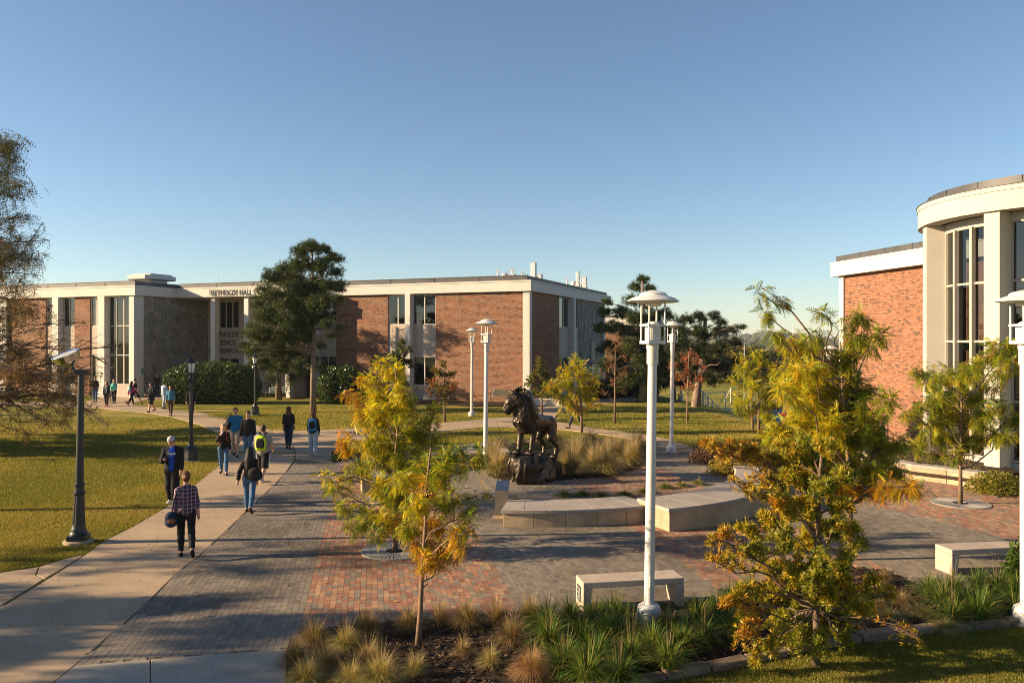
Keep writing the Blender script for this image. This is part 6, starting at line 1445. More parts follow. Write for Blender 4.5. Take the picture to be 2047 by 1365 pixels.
for l_, sd in zip(p['LG'], (1, -1)):
    S_ = Sdf(); o_ = np.array([sd*.118, 0, 0]); S_.cap(l_[0] + o_*1.0, l_[0] + (l_[1] - l_[0])*.98 + o_*.92, .016, .018, .01); V, Fc = S_.mesh(.015); np_mesh('side_stripe', V*p['s'], Fc, CL['white'], p['t'], smooth=True)
backpack(p, 'lime and charcoal backpack on the grey shirt walker', 'jet', 'lime', .165, .23, .09, 0.0, 'black')
p = person('person with long red hair in black top, walking away on the upper walk', 577, 897, PI, 1.70, True, ((10, 4), (-10, 12)), ((0, 8, 12, 0), (2, 8, 12, 0)), 'black', 'darkjeans', 1.1, .86, 1.95, 'jet', None, 'red', 'long', .017, 1.15)
backpack(p, 'small black backpack on the red-haired walker', 'jet', 'black', .12, .16, .07)
p = person('person with long auburn hair, dark green top and pale trousers, walking away', 626, 911, PI + .08, 1.70, True, ((10, 4), (-8, 12)), ((6, 8, 30, 5), (6, 10, 24, 5)), 'green', 'pale', 1.9, .88, 1.95, 'silver', None, 'ginger', 'long', .017, 1.02, baggy=.02)
backpack(p, 'bright blue and charcoal backpack on the green top walker', 'jet', 'skyblue', .15, .24, .09)
p = person('person in magenta top and jeans walking behind the yellow tree', 1150, 857, -PI/2, 1.72, True, ((26, 6), (-24, 14, 40)), ((-14, 6, 14, 0), (16, 6, 20, 0)), 'maroon', 'darkjeans', 1.95, .9, 1.95, 'jet', None, 'brown', 'bob', .02, 1.0)
# --- people near the hall entrance
fr = dict(res=.021)
person('person in teal plaid shirt and brown trousers on the far walk', 341, 831, .1, 1.78, False, ((14, 4), (-14, 12)), ((4, 8, 14, 0), (4, 8, 14, 0)), 'teal', 'brown', 1.5, .84, 1.95, 'jet', None, 'brown', 'short', **fr)
person('person in pale blue hooded top, half hidden by the plaid shirt walker', 328, 817, PI - .4, 1.78, False, ((10, 4), (-10, 8)), ((10, 8, 40, 5), (10, 8, 40, 5)), 'ltblue', 'pale', 1.95, .86, 1.95, 'jet', None, 'black', 'short', **fr)
person('person in black hooded top and black shorts on the far walk', 302, 823, -.35, 1.80, False, ((22, 6), (-22, 12)), ((22, 8, 60, 25), (22, 8, 60, 25)), 'black', 'black', 1.95, .72, 1.05, 'jet', None, 'brown', 'short', bulk=1.12, **fr)
person('person in black shirt and shorts striding right by the corner pier', 270, 808, PI*.55, 1.84, False, ((28, 4), (-28, 24, 45)), ((-20, 8, 14, 0), (20, 8, 20, 0)), 'black', 'jet', .9, .86, 1.05, 'jet', None, 'black', 'short', **fr)
p = person('person in magenta sleeves and black trousers with a mint backpack', 263, 811, PI*.85, 1.66, True, ((18, 4), (-18, 16, 35)), ((-14, 14, 10, 0), (14, 12, 16, 0)), 'maroon', 'black', 1.95, .9, 1.95, 'silver', None, 'brown', 'long', **fr)
backpack(p, 'mint backpack on the magenta-sleeved walker', 'white', 'mint', .14, .18, .07, res=.022)
person('person in mint top and black trousers beside the glazed stair', 228, 806, .1, 1.68, True, ((8, 4), (-8, 8)), ((12, 8, 50, 20), (12, 8, 50, 20)), 'mint', 'black', 1.95, .86, 1.95, 'jet', None, 'blonde', 'long', **fr)
person('person in dark cardigan with bright red shoes near brown branches', 213, 812, .1, 1.66, True, ((10, 4), (-8, 8)), ((4, 6, 14, 0), (4, 6, 14, 0)), 'jet', 'black', 1.95, .88, 1.95, 'red', None, 'blonde', 'long', open_shirt='silver', **fr)
person('person in black top and jeans behind the brown branches', 190, 803, .3, 1.80, False, ((8, 4), (-8, 8)), ((4, 6, 14, 0), (4, 6, 14, 0)), 'black', 'jeans', 1.2, .86, 1.95, 'jet', None, 'black', 'short', **fr)
person('person in dark clothes standing against the flagstone wall', 314, 793, .4, 1.82, False, ((2, 2), (-2, 2)), ((6, 6, 30, 8), (6, 6, 30, 8)), 'jet', 'darkjeans', 1.95, .86, 1.95, 'jet', None, 'black', 'short', **fr)
person('person in black partly hidden by the black lantern post', 382, 834, .2, 1.80, False, ((10, 4), (-10, 8)), ((4, 8, 14, 0), (4, 8, 14, 0)), 'black', 'black', 1.95, .86, 1.95, 'jet', None, 'brown', 'short', **fr)
# ================================================================ hedges, grasses, lawn blades
def hedge(label, lumps, n, pal, ls, seed, base):
    rng = np.random.RandomState(seed); t = thing('hedge', label, 'hedge', base); b = np.array(base); S_ = Sdf(); P_, D_ = [], []
    tot = sum(l_[3]*l_[5] for l_ in lumps)
    for (x, y, z, rx, ry, rz) in lumps:
        S_.ell((x, y, z), (rx*.82, ry*.82, rz*.82), None, .2); k = int(n*rx*rz/tot); d = rng.normal(size=(k, 3)); d /= np.linalg.norm(d, axis=1, keepdims=True)
        P_.append(np.array((x, y, z)) + d*np.array((rx, ry, rz))*rng.uniform(.78, 1.06, (k, 1))); D_.append(d + rng.normal(size=(k, 3))*.6 + np.array((0, 0, .5)))
    V, Fc = S_.mesh(.14); V[:, 2] = np.maximum(V[:, 2], 0); np_mesh('stems', V, Fc, M['hedge_core'], t, smooth=True)  # solid core added behind the leaves to stop see-through, coloured as inner shade
    pos, d = np.concatenate(P_), np.concatenate(D_); m = pos[:, 2] > .02; pos, d = pos[m], d[m]
    # upright young shoots along the top
    k = n//9; l_ = rng.randint(0, len(lumps), k); L_ = np.array(lumps); a = rng.uniform(-1, 1, (k, 2)); top = L_[l_, :3] + np.stack([a[:, 0]*L_[l_, 3]*.8, a[:, 1]*L_[l_, 4]*.8, L_[l_, 5]*np.sqrt(np.clip(1 - (a**2).sum(1)*.6, 0.05, 1)) + rng.uniform(0, .3, k)], 1)
    pos = np.concatenate([pos, top]); d = np.concatenate([d, np.tile((0, 0, 1.0), (k, 1)) + rng.normal(size=(k, 3))*.5])
    V, Fq, fc = scatter(*T_star(4, .42, .9), pos, rotmats(rng, d), ls*rng.uniform(.7, 1.2, len(pos)), pick(rng, pal, len(pos)), .1, rng)
    np_mesh('foliage', V, Fq, M['gloss_leaf'], t, colors=fc); return t
HG = [(0.035,0.075,0.012),(0.055,0.10,0.016),(0.022,0.05,0.010),(0.08,0.12,0.02)]
b = G(420, 806)
hedge('large clipped dark green hedge left of the pines', [(-2.4,.3,1.0,1.0,1.2,1.25),(-1.3,.3,1.2,1.2,1.4,1.45),(0,.4,1.25,1.3,1.5,1.45),(1.3,.3,1.2,1.3,1.4,1.4),(2.4,.3,1.05,.95,1.2,1.3)], 9000, HG, .15, 61, (b[0], b[1], 0))
b = G(682, 806)
hedge('rounded dark green shrub right of the tall pine', [(-.7,.2,1.0,.95,1.1,1.3),(.4,.3,1.1,1.0,1.2,1.3),(1.2,.2,.8,.75,.9,1.0)], 4500, HG, .15, 62, (b[0], b[1], 0))
b = G(1250, 800)
hedge('dark low shrubs at the foot of the shaded pine', [(-1.5,1,.5,1.2,.8,.7),(.2,1.4,.5,1.2,.8,.6),(2.0,1,.4,1.0,.8,.6)], 2200, [(0.02,0.035,0.01),(0.03,0.045,0.012)], .15, 63, (b[0], b[1] + 2, 0))

def clump_mesh(rng, h, r, n, w, pal, arch=.8, segs=3, root=.15, dr=.85):
    """arching blades: strips of quads narrowing to the tip"""
    a = rng.uniform(0, 2*math.pi, n); rad = r*np.sqrt(rng.uniform(0, 1, n)); q = root*r*rng.uniform(0, 1, n)
    L = h*rng.uniform(.6, 1.15, n); out = rad*arch
    u = np.linspace(0, 1, segs + 1)
    V = np.zeros((n, segs + 1, 2, 3)); dirx, diry = np.cos(a), np.sin(a); tw = rng.uniform(-.5, .5, n); px_, py_ = -np.sin(a + tw), np.cos(a + tw)
    for i, t_ in enumerate(u):
        ro = q + out*t_**1.6; z = L*(t_ - dr*np.minimum(out/np.maximum(L, .01), 1.1)*t_**2.4); z = np.maximum(z, .01*t_)
        ww = w*rng.uniform(.7, 1.3, n)*(1 - t_*.85)
        for s_, k in ((-1, 0), (1, 1)):
            V[:, i, k, 0] = dirx*ro + px_*ww*s_; V[:, i, k, 1] = diry*ro + py_*ww*s_; V[:, i, k, 2] = z
    idx = np.arange(n*(segs + 1)*2).reshape(n, segs + 1, 2)
    Fq = np.stack([idx[:, :-1, 0], idx[:, :-1, 1], idx[:, 1:, 1], idx[:, 1:, 0]], -1).reshape(-1, 4)
    return V.reshape(-1, 3), Fq, np.repeat(pick(rng, pal, n), segs, axis=0)
TAN = [(0.27,0.18,0.085),(0.21,0.135,0.06),(0.32,0.23,0.115),(0.15,0.10,0.045),(0.17,0.145,0.045)]
RTAN = [(0.36,0.20,0.09),(0.30,0.16,0.07),(0.40,0.26,0.13)]
LIL = [(0.05,0.105,0.014),(0.08,0.15,0.02),(0.035,0.075,0.012),(0.14,0.19,0.03),(0.22,0.20,0.04)]
OLV = [(0.30,0.26,0.08),(0.38,0.31,0.12),(0.20,0.20,0.05),(0.44,0.35,0.16)]
def grass_clump(name, label, group, px, py, r, h, n, w, pal, seed, arch=.9, z=0.0, plumes=0):
    rng = np.random.RandomState(seed); g = G(px, py, z); t = thing(name, label, 'ornamental grass' if 'grass' in name else 'plant', g, group=group)
    V, Fq, fc = clump_mesh(rng, h, r, n, w, pal, arch); np_mesh('blades', V, Fq, M['blade'], t, colors=fc)
    if plumes:
        V, Fq, fc = clump_mesh(rng, h*1.35, r*1.1, plumes, w*.7, [(0.46,0.36,0.20),(0.38,0.28,0.15)], .7, 4, dr=.6); np_mesh('seed_heads', V, Fq, M['blade'], t, colors=fc)
    return t
front = [(628,1292,.30,.36,TAN,'tan feather grass clump at the bed corner by the grey pavers'), (733,1272,.27,.36,TAN,'tan feather grass clump below the red pavers'), (818,1262,.25,.34,TAN,'tan feather grass clump left of the young tree trunk'),
    (932,1252,.30,.38,TAN,'tan feather grass clump right of the young tree trunk'), (1022,1288,.26,.36,TAN,'tan feather grass clump at the edge of the lilies'), (650,1342,.32,.34,TAN,'olive grass clump in the lower left of the bed'), (735,1335,.26,.32,TAN,'thin olive grass clump in the middle of the bed'),
    (926,1312,.17,.22,TAN,'small tan grass tuft alone on the dark mulch'), (1062,1352,.30,.36,RTAN,'reddish tan grass clump beside the dark lilies'), (760,1375,.34,.42,OLV,'olive grass clump at the bottom edge'), (612,1372,.3,.34,OLV,'olive grass clump at the lower bed corner'), (990,1255,.2,.4,TAN,'wispy tan grass tuft behind the bed'), (690,1300,.26,.32,OLV,'olive grass clump between the two back tan clumps'), (590,1330,.24,.3,TAN,'tan grass clump against the pale end slab'), (700,1375,.28,.32,OLV,'olive grass clump at the bottom left of the bed'), (830,1350,.2,.26,OLV,'thin olive tuft below the young tree trunk'), (980,1330,.2,.24,OLV,'thin olive tuft on mulch left of the reddish clump'), (1060,1250,.24,.4,TAN,'tan grass clump touching the first lilies'), (880,1250,.2,.34,TAN,'tan grass tuft just right of the trunk')]
for i, (px, py, r, h, pal, lb) in enumerate(front): grass_clump('feather_grass', lb, 'feather grasses in the front bed', px, py, r*1.15, h*1.15, 1300 if r > .2 else 500, .0033, pal, 100 + i, 1.05, plumes=90)
lil = [(1092,1262),(1135,1250),(1182,1245),(1228,1248),(1105,1300),(1160,1292),(1215,1288),(1262,1290),(1130,1340),(1195,1335),(1255,1330),(1310,1315),(1345,1268),(1392,1248),(1432,1238),(1360,1305),(1410,1290),(1465,1225),(1455,1270),(1500,1205),(1330,1345),(1180,1370),(1240,1365),
       (1862,1196),(1902,1186),(1948,1180),(1992,1184),(2036,1192),(1880,1220),(1925,1222),(1975,1222),(2025,1225),(1902,1245),(1960,1246)]
rg = random.Random(5)
for i, (px, py) in enumerate(lil):
    rt = px > 1700
    t = grass_clump('lily_clump', 'green strappy lily clump in the bed at right, before the far bench' if rt else 'green strappy lily clump around the near white lamp', 'lily clumps right' if rt else 'lily clumps around the near lamp', px + rg.uniform(-8, 8), py + rg.uniform(-4, 4), rg.uniform(.40, .52), rg.uniform(.48, .62), 330, .0085, LIL, 200 + i, 1.0)
    if i % 2 == 0:
        rng = np.random.RandomState(300 + i); V, Fq, fc = clump_mesh(rng, .68, .18, 12, .004, [(0.28,0.20,0.12),(0.35,0.25,0.15)], .5, 3, dr=.1); np_mesh('dry_stalks', V, Fq, M['dry'], t, colors=fc)
for i, (px, py, r, pal, lb) in enumerate([(1745,1215,.35,TAN,'dry tan weeds in the right bed behind the oak'), (1800,1205,.4,TAN,'dry tan weeds beside the paver corner'), (1838,1232,.3,OLV,'olive weeds in the middle of the right bed'), (1780,1240,.32,OLV,'low olive weeds near the stone edging'), (1890,1262,.3,OLV,'low grass tuft against the right stone edging'), (1715,1245,.3,TAN,'dry tan tuft under the oak'), (1765,1165,.22,TAN,'tall thin tan tuft at the red paver corner')]):
    grass_clump('weed_grass', lb, 'weeds in the right bed', px, py, r, .3, 650, .003, pal, 330 + i, 1.1)
lg = [(985,930),(1003,912),(995,950),(1040,895),(1085,893),(1128,905),(1150,925),(1165,900),(1190,940),(1205,905),(1225,925),(1242,900),(1262,930),(1275,908),(1140,948),(1210,948),(1110,885),(1180,885)]
for i, (px, py) in enumerate(lg):
    lb = 'pale fuzzy grass mound left of the lion rock' if px < 1030 else ('pale fuzzy grass mound behind the lion' if px < 1120 else 'pale fuzzy grass mound right of the lion rock')
    grass_clump('lovegrass', lb, 'fuzzy grasses round the lion ' + str(0 if px < 1030 else (1 if px < 1120 else 2)), px, py, rg.uniform(.6, .8), rg.uniform(.75, .95)*(.62 if py < 908 else 1), 1300, .006, OLV, 400 + i, 1.15, plumes=380)
for i, (px, py, c) in enumerate([(1030,1005,1),(1128,992,0),(1165,990,0),(1200,993,0),(1250,992,0),(1290,985,0),(1330,976,0),(1362,972,1),(1395,968,1),(1280,893,0),(1300,888,0),(680,914,1),(700,910,0),(672,920,0),(950,897,0),(975,893,0)]):
    grass_clump('low_plant', 'low green plant tuft along the inner seat wall' if 1100 < px < 1400 and py > 960 else ('low green plant tuft at the side of the cross walk' if px < 720 else 'low green plant tuft near the lion'), 'low tufts %d' % (0 if 1100 < px < 1400 and py > 960 else (1 if px < 720 else 2)), px, py, .34, .26, 380, .007, LIL if c == 0 else OLV + LIL, 450 + i, 1.1)
def shrub(label, px, py, w, h, pal, seed, n=1500, ls=.09, z=0.0, tmpl=None):
    rng = np.random.RandomState(seed); g = G(px, py, z); t = thing('shrub', label, 'shrub', g); mb = MB()
    for k in range(14):
        a = rng.uniform(0, 6.28); q = rng.uniform(.2, .9)*w; mb.tube([(0, 0, 0), (q*.5*math.cos(a), q*.5*math.sin(a), h*.5), (q*math.cos(a), q*math.sin(a), h*rng.uniform(.6, 1))], [.012, .008, .003], 4)
    mb.build('stems', M['bark_pale'], t); d = rng.normal(size=(n, 3)); d /= np.linalg.norm(d, axis=1, keepdims=True); d[:, 2] = np.abs(d[:, 2]); pos = d*np.array((w, w, h))*rng.uniform(.35, 1.05, (n, 1)) + np.array((0, 0, .03))
    V, Fq, fc = scatter(*(tmpl or T_leaf(.5)), pos, rotmats(rng, d + rng.normal(size=(n, 3))*.7), ls*rng.uniform(.6, 1.3, n), pick(rng, pal, n), .1, rng); np_mesh('foliage', V, Fq, M['leaf'], t, colors=fc)
shrub('purple-brown dried shrub at the paver edge, right of the far lamp', 1405, 925, .5, .5, [(0.12,0.075,0.06),(0.18,0.11,0.08)], 71)
shrub('yellowish shrub beside the curved wall end', 1455, 948, .65, .6, [(0.30,0.24,0.05),(0.20,0.19,0.04),(0.36,0.22,0.06)], 72, 2200)
shrub('tan-green shrub behind the wall end', 1490, 925, .6, .6, [(0.2,0.16,0.05),(0.12,0.13,0.03)], 73)
shrub('yellow-green shrub below the round bay column', 1990, 985, .75, .55, [(0.20,0.20,0.03),(0.12,0.14,0.02),(0.30,0.25,0.04)], 74, 2600)
shrub('dark green leafy shrub at the far right edge of the bed', 2045, 1165, .28, .75, [(0.05,0.09,0.015),(0.08,0.12,0.02)], 75, 900, .12)
for i, (px, py) in enumerate([(1800,930),(1850,938),(1905,944),(1945,950)]): shrub('sparse brown twiggy plant in the planter, ' + ('leftmost', 'second from left', 'third from left', 'nearest the column')[i], px, py, .35, .45, [(0.16,0.11,0.06),(0.12,0.12,0.04)], 80 + i, 260, .07, .25)

# --- lawn blades (nobody could count them)
def lawn_blades(name, label, poly_px, n, seed, hmin=.025, hmax=.055, w=.006):
    rng = np.random.RandomState(seed); pp = np.array(poly_px, float); x = rng.uniform(pp[:, 0].min(), pp[:, 0].max(), n*2); y = rng.uniform(pp[:, 1].min(), pp[:, 1].max(), n*2); m = inside([tuple(q) for q in pp], x, y); x, y = x[m][:n], y[m][:n]; n = len(x)
    Y = F*EYE/(y - HZ); X = (x - CX)/F*Y; k = np.clip(Y/14, 1, 2.2)
    a = rng.uniform(0, 6.28, n); hh = rng.uniform(hmin, hmax, n)*np.sqrt(k); lean = rng.uniform(.2, 1.0, n)*hh; ww = w*k*rng.uniform(.6, 1.4, n); c, s_ = np.cos(a), np.sin(a); b = rng.uniform(0, 6.28, n)
    V = np.zeros((n, 3, 3)); V[:, 0] = np.stack([X - c*ww, Y - s_*ww, np.full(n, -.03)], 1); V[:, 1] = np.stack([X + c*ww, Y + s_*ww, np.full(n, -.03)], 1); V[:, 2] = np.stack([X + lean*np.cos(b), Y + lean*np.sin(b), hh - .02], 1)
    pat = nz3(X, Y, X*0, .55, 1.2) + .6*nz3(X, Y, X*0, 1.7, .4) + rng.normal(size=n)*.35
    g1 = np.array([(0.11,0.13,0.016),(0.17,0.18,0.025),(0.25,0.225,0.04)])[rng.randint(0, 3, n)]; g2 = np.array([(0.36,0.275,0.075),(0.30,0.245,0.06),(0.24,0.225,0.045)])[rng.randint(0, 3, n)]
    cc = np.where((pat > .1)[:, None], g2, g1)*rng.uniform(.75, 1.2, (n, 1))
    tag(np_mesh(name, V.reshape(-1, 3), np.arange(n*3).reshape(-1, 3), M['blade'], colors=cc), label, 'grass', kind='stuff')
lawn_blades('lawn_turf', 'short yellowing turf of the left lawn', [(-60,1150),(0,1142),(76,1130),(133,1113),(170,1106),(209,1079),(270,1048),(333,1011),(385,971.5),(445,923),(457,904),(450,890),(436,868),(398,851),(341,835),(-60,835)], 175000, 1)
lawn_blades('lawn_turf', 'short turf of the shaded lawn below the stone edging', [(1240,1376),(1400,1349),(1480,1331),(1650,1296),(1830,1269),(2060,1251),(2060,1390),(1240,1390)], 70000, 2)
lawn_blades('lawn_turf', 'short turf of the lawn strip between cross walk and lion bed', [(880,866),(960,857),(1019,856),(1130,861),(1195,869),(1250,877),(1180,874),(1060,878),(960,883),(860,890)], 14000, 3)
lawn_blades('lawn_turf', 'short turf of the lawn before the hall', [(460,842),(400,829),(520,815),(700,812),(960,815),(1040,822),(1020,834),(960,837),(870,844),(760,850),(698,855),(571,860)], 40000, 4, .03, .05)
lawn_blades('lawn_turf', 'short turf of the lawn sloping to the right bank', [(1115,836),(1160,818),(1300,805),(1420,825),(1500,850),(1600,880),(1460,905),(1390,893),(1341,877),(1224,858),(1165,850)], 40000, 5, .03, .05)
# --- fallen leaves
rng = np.random.RandomState(9); n = 1900
xy = np.stack([rng.uniform(-12, 9, n), rng.uniform(10.8, 30, n)], 1); d = np.stack([rng.normal(size=n), rng.normal(size=n), np.full(n, .15)], 1)
V, Fq, fc = scatter(*T_leaf(.5, .12), np.c_[xy, rng.uniform(.012, .03, n)], rotmats(rng, d, .5), rng.uniform(.03, .075, n), pick(rng, [(0.30,0.16,0.05),(0.40,0.26,0.06),(0.16,0.09,0.04),(0.34,0.11,0.03)], n), .1, rng)
tag(np_mesh('fallen_leaves', V, Fq, M['dry'], colors=fc), 'scattered fallen leaves on paving and lawn', 'leaves', kind='stuff')

# ================================================================ beyond the bank
def far_tree(label, px, Y, topy, w, seed, pal, n=520):
    rng = np.random.RandomState(seed); x = (px - CX)/F*Y; z0 = float(hgt(x, Y)); zt = EYE + (HZ - topy)/F*Y; H = zt - z0
    t = thing('far_tree', label, 'tree', (x, Y, z0), group='trees beyond the playing field')
    MB().tube([(0, 0, 0), (.1, 0, H*.4), (0, .1, H*.8)], [H*.028, H*.02, H*.008], 7).build('trunk', M['bark'], t)
    P_ = []
    for k in range(12):
        a = rng.uniform(0, 6.28); q = w*.6*math.sqrt(rng.uniform(0, 1)); zc = H*rng.uniform(.35, .85); r = w*rng.uniform(.3, .5); d = rng.normal(size=(n//12, 3)); d /= np.linalg.norm(d, axis=1, keepdims=True); P_.append(np.array((q*math.cos(a), q*math.sin(a), zc)) + d*r*rng.uniform(.6, 1.05, (len(d), 1)))
    pos = np.concatenate(P_); pos[:, 2] = np.clip(pos[:, 2], .3, H); V, Fq, fc = scatter(*T_star(5, .5, 1.1), pos, rotmats(rng, pos - np.array((0, 0, H*.5)) + rng.normal(size=pos.shape)), w*.16*rng.uniform(.7, 1.3, len(pos)), pick(rng, pal, len(pos)), .15, rng); np_mesh('crown', V, Fq, M['leaf'], t, colors=fc)
fp = [[(0.13,0.12,0.03),(0.09,0.09,0.025),(0.17,0.13,0.03)], [(0.07,0.08,0.025),(0.10,0.10,0.03)], [(0.20,0.15,0.03),(0.14,0.12,0.03)]]
rg = random.Random(4)
for i in range(15):
    px = 1425 + i*20 + rg.uniform(-5, 5); k = i % 3
    far_tree(['olive-brown', 'dull green', 'golden'][k] + ' tree beyond the playing field, %s counted rightward from the dark pine' % 'first second third fourth fifth sixth seventh eighth ninth tenth eleventh twelfth thirteenth fourteenth fifteenth'.split()[i], px, rg.uniform(165, 225), rg.uniform(692, 712), rg.uniform(4.2, 6.2), 500 + i, fp[k])
# far wood on the ridge
rng = np.random.RandomState(12); n = 1500; yy = rng.uniform(420, 2100, n); xx_ = yy*rng.uniform(-.05, .55, n); zz = hgt(xx_, yy); q = rng.uniform(5, 10, n)
ico = np.array([(0,0,1),(.89,0,.45),(.28,.85,.45),(-.72,.53,.45),(-.72,-.53,.45),(.28,-.85,.45),(1.0,.5,-.3),(0,1.1,-.3),(-1.1,.3,-.3),(-.6,-1,-.3),(.7,-.8,-.3)]); icf = np.array([(0,1,2),(0,2,3),(0,3,4),(0,4,5),(0,5,1),(1,6,2),(2,6,7),(2,7,3),(3,7,8),(3,8,4),(4,8,9),(4,9,5),(5,9,10),(5,10,1),(1,10,6)])
jit = rng.uniform(.75, 1.25, (n, 11, 1)); V = ico[None]*jit*(q*np.array([[1], [1], [.9]])).T[:, None, :] + np.stack([xx_, yy, zz + q*.45], 1)[:, None, :]
Fq = (icf[None] + (np.arange(n)*11)[:, None, None]).reshape(-1, 3); cc = np.repeat(pick(rng, [(0.075,0.085,0.035),(0.11,0.095,0.04),(0.055,0.07,0.03)], n), 15, axis=0)
tag(np_mesh('far_wood', V.reshape(-1, 3), Fq, M['dry'], colors=cc), 'far wooded ridge on the horizon', 'woods', kind='stuff')
def far_at(px, Y): x = (px - CX)/F*Y; return (x, Y, float(hgt(x, Y)))
p = far_at(1617, 1500); t = thing('far_tower', 'tiny pale tower on the wooded horizon', 'tower', p); zt = EYE + (HZ - 664)/F*1500 - p[2]
MB().box(-3, 3, -3, 3, 0, zt*.8).build('shaft', M['stucco'], t); MB().lathe([(4, zt*.8), (0.1, zt)], 6).build('spire', M['stucco'], t)
p = far_at(1585, 1600); t = thing('radio_mast', 'thin radio mast on the wooded horizon', 'mast', p); zt = EYE + (HZ - 650)/F*1600 - p[2]
MB().tube([(0, 0, 0), (0, 0, zt)], .5, 5).build('mast', M['galv'], t); MB().tube([(-1.5, 0, zt*.85), (1.5, 0, zt*.85)], .4, 5).build('crossarm', M['galv'], t)
for i, px in enumerate((1515, 1548, 1662)):
    p = far_at(px, 900 + 60*i); t = thing('far_house', 'tiny pale house on the far ridge, ' + ('leftmost', 'middle', 'rightmost')[i], 'house', p, .3); MB().box(-7, 7, -4, 4, 0, 9).build('wall', M['stucco'], t); MB().add([(-7.5,-4.5,9),(7.5,-4.5,9),(7.5,4.5,9),(-7.5,4.5,9),(-7.5,0,12),(7.5,0,12)], [(0,1,5,4),(2,3,4,5),(0,4,3),(1,2,5)]).build('roof', M['roof_edge'], t)
# field fence and goals
def fp_(px, py):
    """first ground point along the pixel's ray beyond the bank"""
    k = (px - CX)/F
    for Y in np.arange(60, 400, .5):
        if EYE - (py - HZ)/F*Y <= float(hgt(k*Y, Y)): return (k*Y, Y, float(hgt(k*Y, Y)))
    return (k*200, 200, -4)
fen = thing('field_fence', 'white railing along the far playing field', 'fence', (0, 0, 0)); a, b = np.array(fp_(1395, 823)), np.array(fp_(1515, 797)); N = 22
for k in range(N + 1):
    q = a + (b - a)*k/N; q[2] = float(hgt(q[0], q[1])); MB().box(q[0]-.05, q[0]+.05, q[1]-.05, q[1]+.05, q[2], q[2] + 1.25).build('post', M['lamp_white'], fen)
for z in (.35, .8, 1.2):
    pts = []
    for k in range(N + 1): q = a + (b - a)*k/N; pts.append((q[0], q[1], float(hgt(q[0], q[1])) + z))
    MB().tube(pts, .04, 5).build('rail', M['lamp_white'], fen)
for i, (px, py) in enumerate(((1430, 818), (1478, 804))):
    q = fp_(px, py); t = thing('field_goal', ('nearer' if i == 0 else 'farther') + ' white goal frame behind the railing', 'goal', q, .6)
    MB().tube([(-1.8,0,0),(-1.8,0,2),(1.8,0,2),(1.8,0,0)], .06, 6).build('frame', M['lamp_white'], t); 
    for s_ in (-1.8, 1.8): MB().tube([(s_,0,2),(s_,1.2,0),(s_,0,0)], .04, 5).build('side_brace', M['lamp_white'], t)
q = G(1392, 812, -.35); t = thing('stone_pier', 'dark square pier with cap at the edge of the bank', 'pier', (q[0], q[1], float(hgt(q[0], q[1])))); MB().box(-.17,.17,-.17,.17,-.2,.95).build('shaft', M['edging'], t); MB().box(-.24,.24,-.24,.24,.951,1.15).build('cap', M['edging'], t, bevel=.03)
for (px, py, h, lb) in ((1361, 803, 2.2, 'slim pale pole at the bank left of the stone pier'), (1488, 800, 9.0, 'tall thin flagpole by the playing field')):
    q = fp_(px, py); t = thing('pole', lb, 'pole', q); MB().tube([(0,0,0),(0,0,h)], [.09,.05], 8).build('shaft', M['galv'], t); MB().lathe([(.2,0),(.2,.5),(.0,.55)], 10).build('base', M['galv'], t)
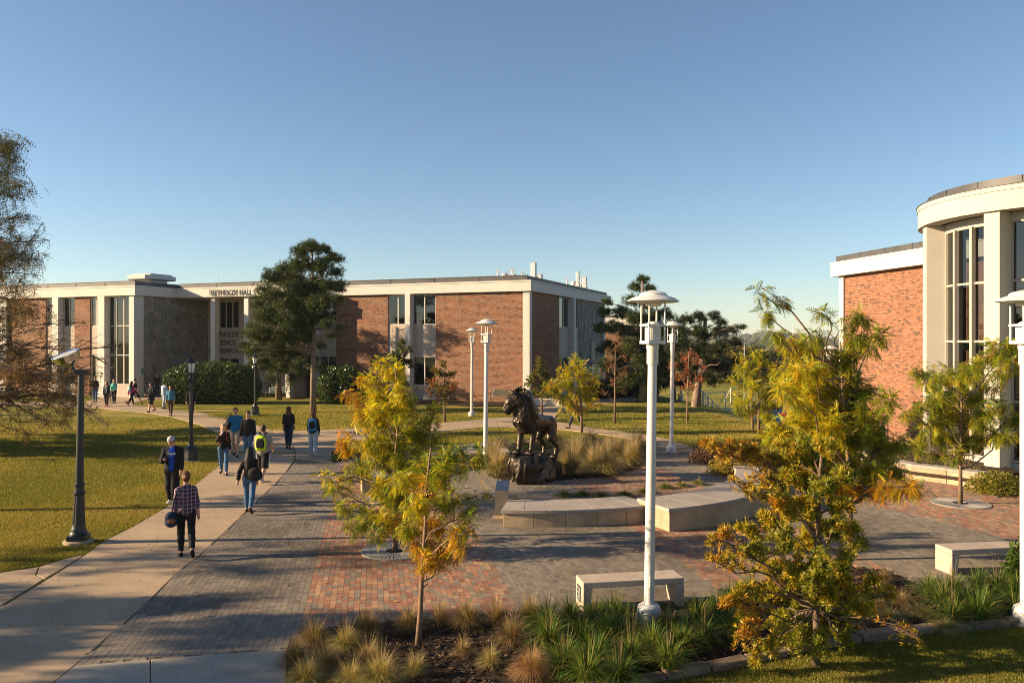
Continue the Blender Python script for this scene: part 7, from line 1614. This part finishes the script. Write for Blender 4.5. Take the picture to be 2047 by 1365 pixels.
# --- parked cars below the bank
def car(label, px, py, yaw, paint):
    k = (px - CX)/F; Y = 45.0
    while EYE - (py - HZ)/F*Y > float(hgt(k*Y, Y)) + 1.42 and Y < 120: Y += .25
    t = thing('parked_car', label, 'car', (k*Y, Y, float(hgt(k*Y, Y)) + .04), yaw, 'cars parked below the bank')
    pr = [(-2.2,.35),(-2.2,.75),(-2.05,.95),(-1.4,1.0),(-.85,1.38),(.55,1.42),(1.15,1.0),(1.95,.88),(2.2,.65),(2.2,.35)]
    mb = MB(); n = len(pr); V = []
    for (y, sc_) in ((-.86, 1.0), (-.80, 1.0), (.80, 1.0), (.86, 1.0)):
        for (x, z) in pr:
            inset = .16 if z > 1.1 else 0; yy_ = y - math.copysign(inset, y); zz_ = z if abs(y) < .85 else (z - .05 if z > .5 else z + .03); V.append((x, yy_, zz_))
    Fc = []
    for j in range(3):
        for i in range(n): i2 = (i + 1) % n; Fc.append((j*n + i, j*n + i2, (j+1)*n + i2, (j+1)*n + i))
    Fc += [tuple(range(n))[::-1], tuple(range(3*n, 4*n))]
    mb.add(V, Fc).build('body', paint, t, smooth=True, bevel=.03)
    gm = M['glass_car']
    MB().add([(.62,-.60,1.385),(.62,.60,1.385),(1.12,.66,1.03),(1.12,-.66,1.03)], [(0,1,2,3)]).build('windscreen', gm, t).location = (.03, 0, .02)
    MB().add([(-.92,.60,1.345),(-.92,-.60,1.345),(-1.38,-.66,1.03),(-1.38,.66,1.03)], [(0,1,2,3)]).build('rear_window', gm, t).location = (-.03, 0, .02)
    for s_ in (-1, 1): MB().add([(-.80,s_*.69,1.33),(.50,s_*.69,1.36),(1.0,s_*.87,1.0),(-1.2,s_*.87,1.0)], [(0,1,2,3)]).build('side_window', gm, t).location = (0, s_*.012, 0)
    for x in (-1.35, 1.35):
        for s_ in (-1, 1):
            w = MB().tube([(x, s_*.62, .32), (x, s_*.885, .32)], .32, 18).build('wheel', M['lamp_black'], t); MB().tube([(x, s_*.88, .32), (x, s_*.9, .32)], .19, 14).build('rim', M['galv'], w)
    for s_ in (-1, 1): MB().box(2.15, 2.22, s_*.62 - .16, s_*.62 + .16, .62, .76).build('headlight', M['frosted'], t); MB().box(-2.22, -2.15, s_*.62 - .14, s_*.62 + .14, .72, .88).build('tail_light', CL['red'], t)
M['glass_car'] = basic('dark_car_glass', (0.02, 0.025, 0.03), .08, var=.05)
car('dark blue car parked below the bank, nearer the lawn', 1545, 836, 1.2, basic('blue_car_paint', (0.02, 0.07, 0.20), .25, metal=.3, var=.03)); car('brighter blue car parked behind the oak leaves', 1592, 842, 1.3, basic('bright_blue_car_paint', (0.02, 0.11, 0.30), .25, metal=.3, var=.03))
# ================================================================ thin autumn haze: fades only the far ridge
m = bpy.data.materials.new('haze'); m.use_nodes = True; nt = m.node_tree
nt.nodes.remove(nt.nodes['Principled BSDF'])
pv = nt.nodes.new('ShaderNodeVolumePrincipled'); pv.inputs['Color'].default_value = (0.82, 0.88, 0.95, 1); pv.inputs['Density'].default_value = 0.00016; pv.inputs['Anisotropy'].default_value = 0.2
nt.links.new(pv.outputs[0], nt.nodes['Material Output'].inputs['Volume'])
stuff(MB().box(-9000, 9000, -2500, 12000, -60, 32).build('haze', m))
cam_d.clip_end = 20000
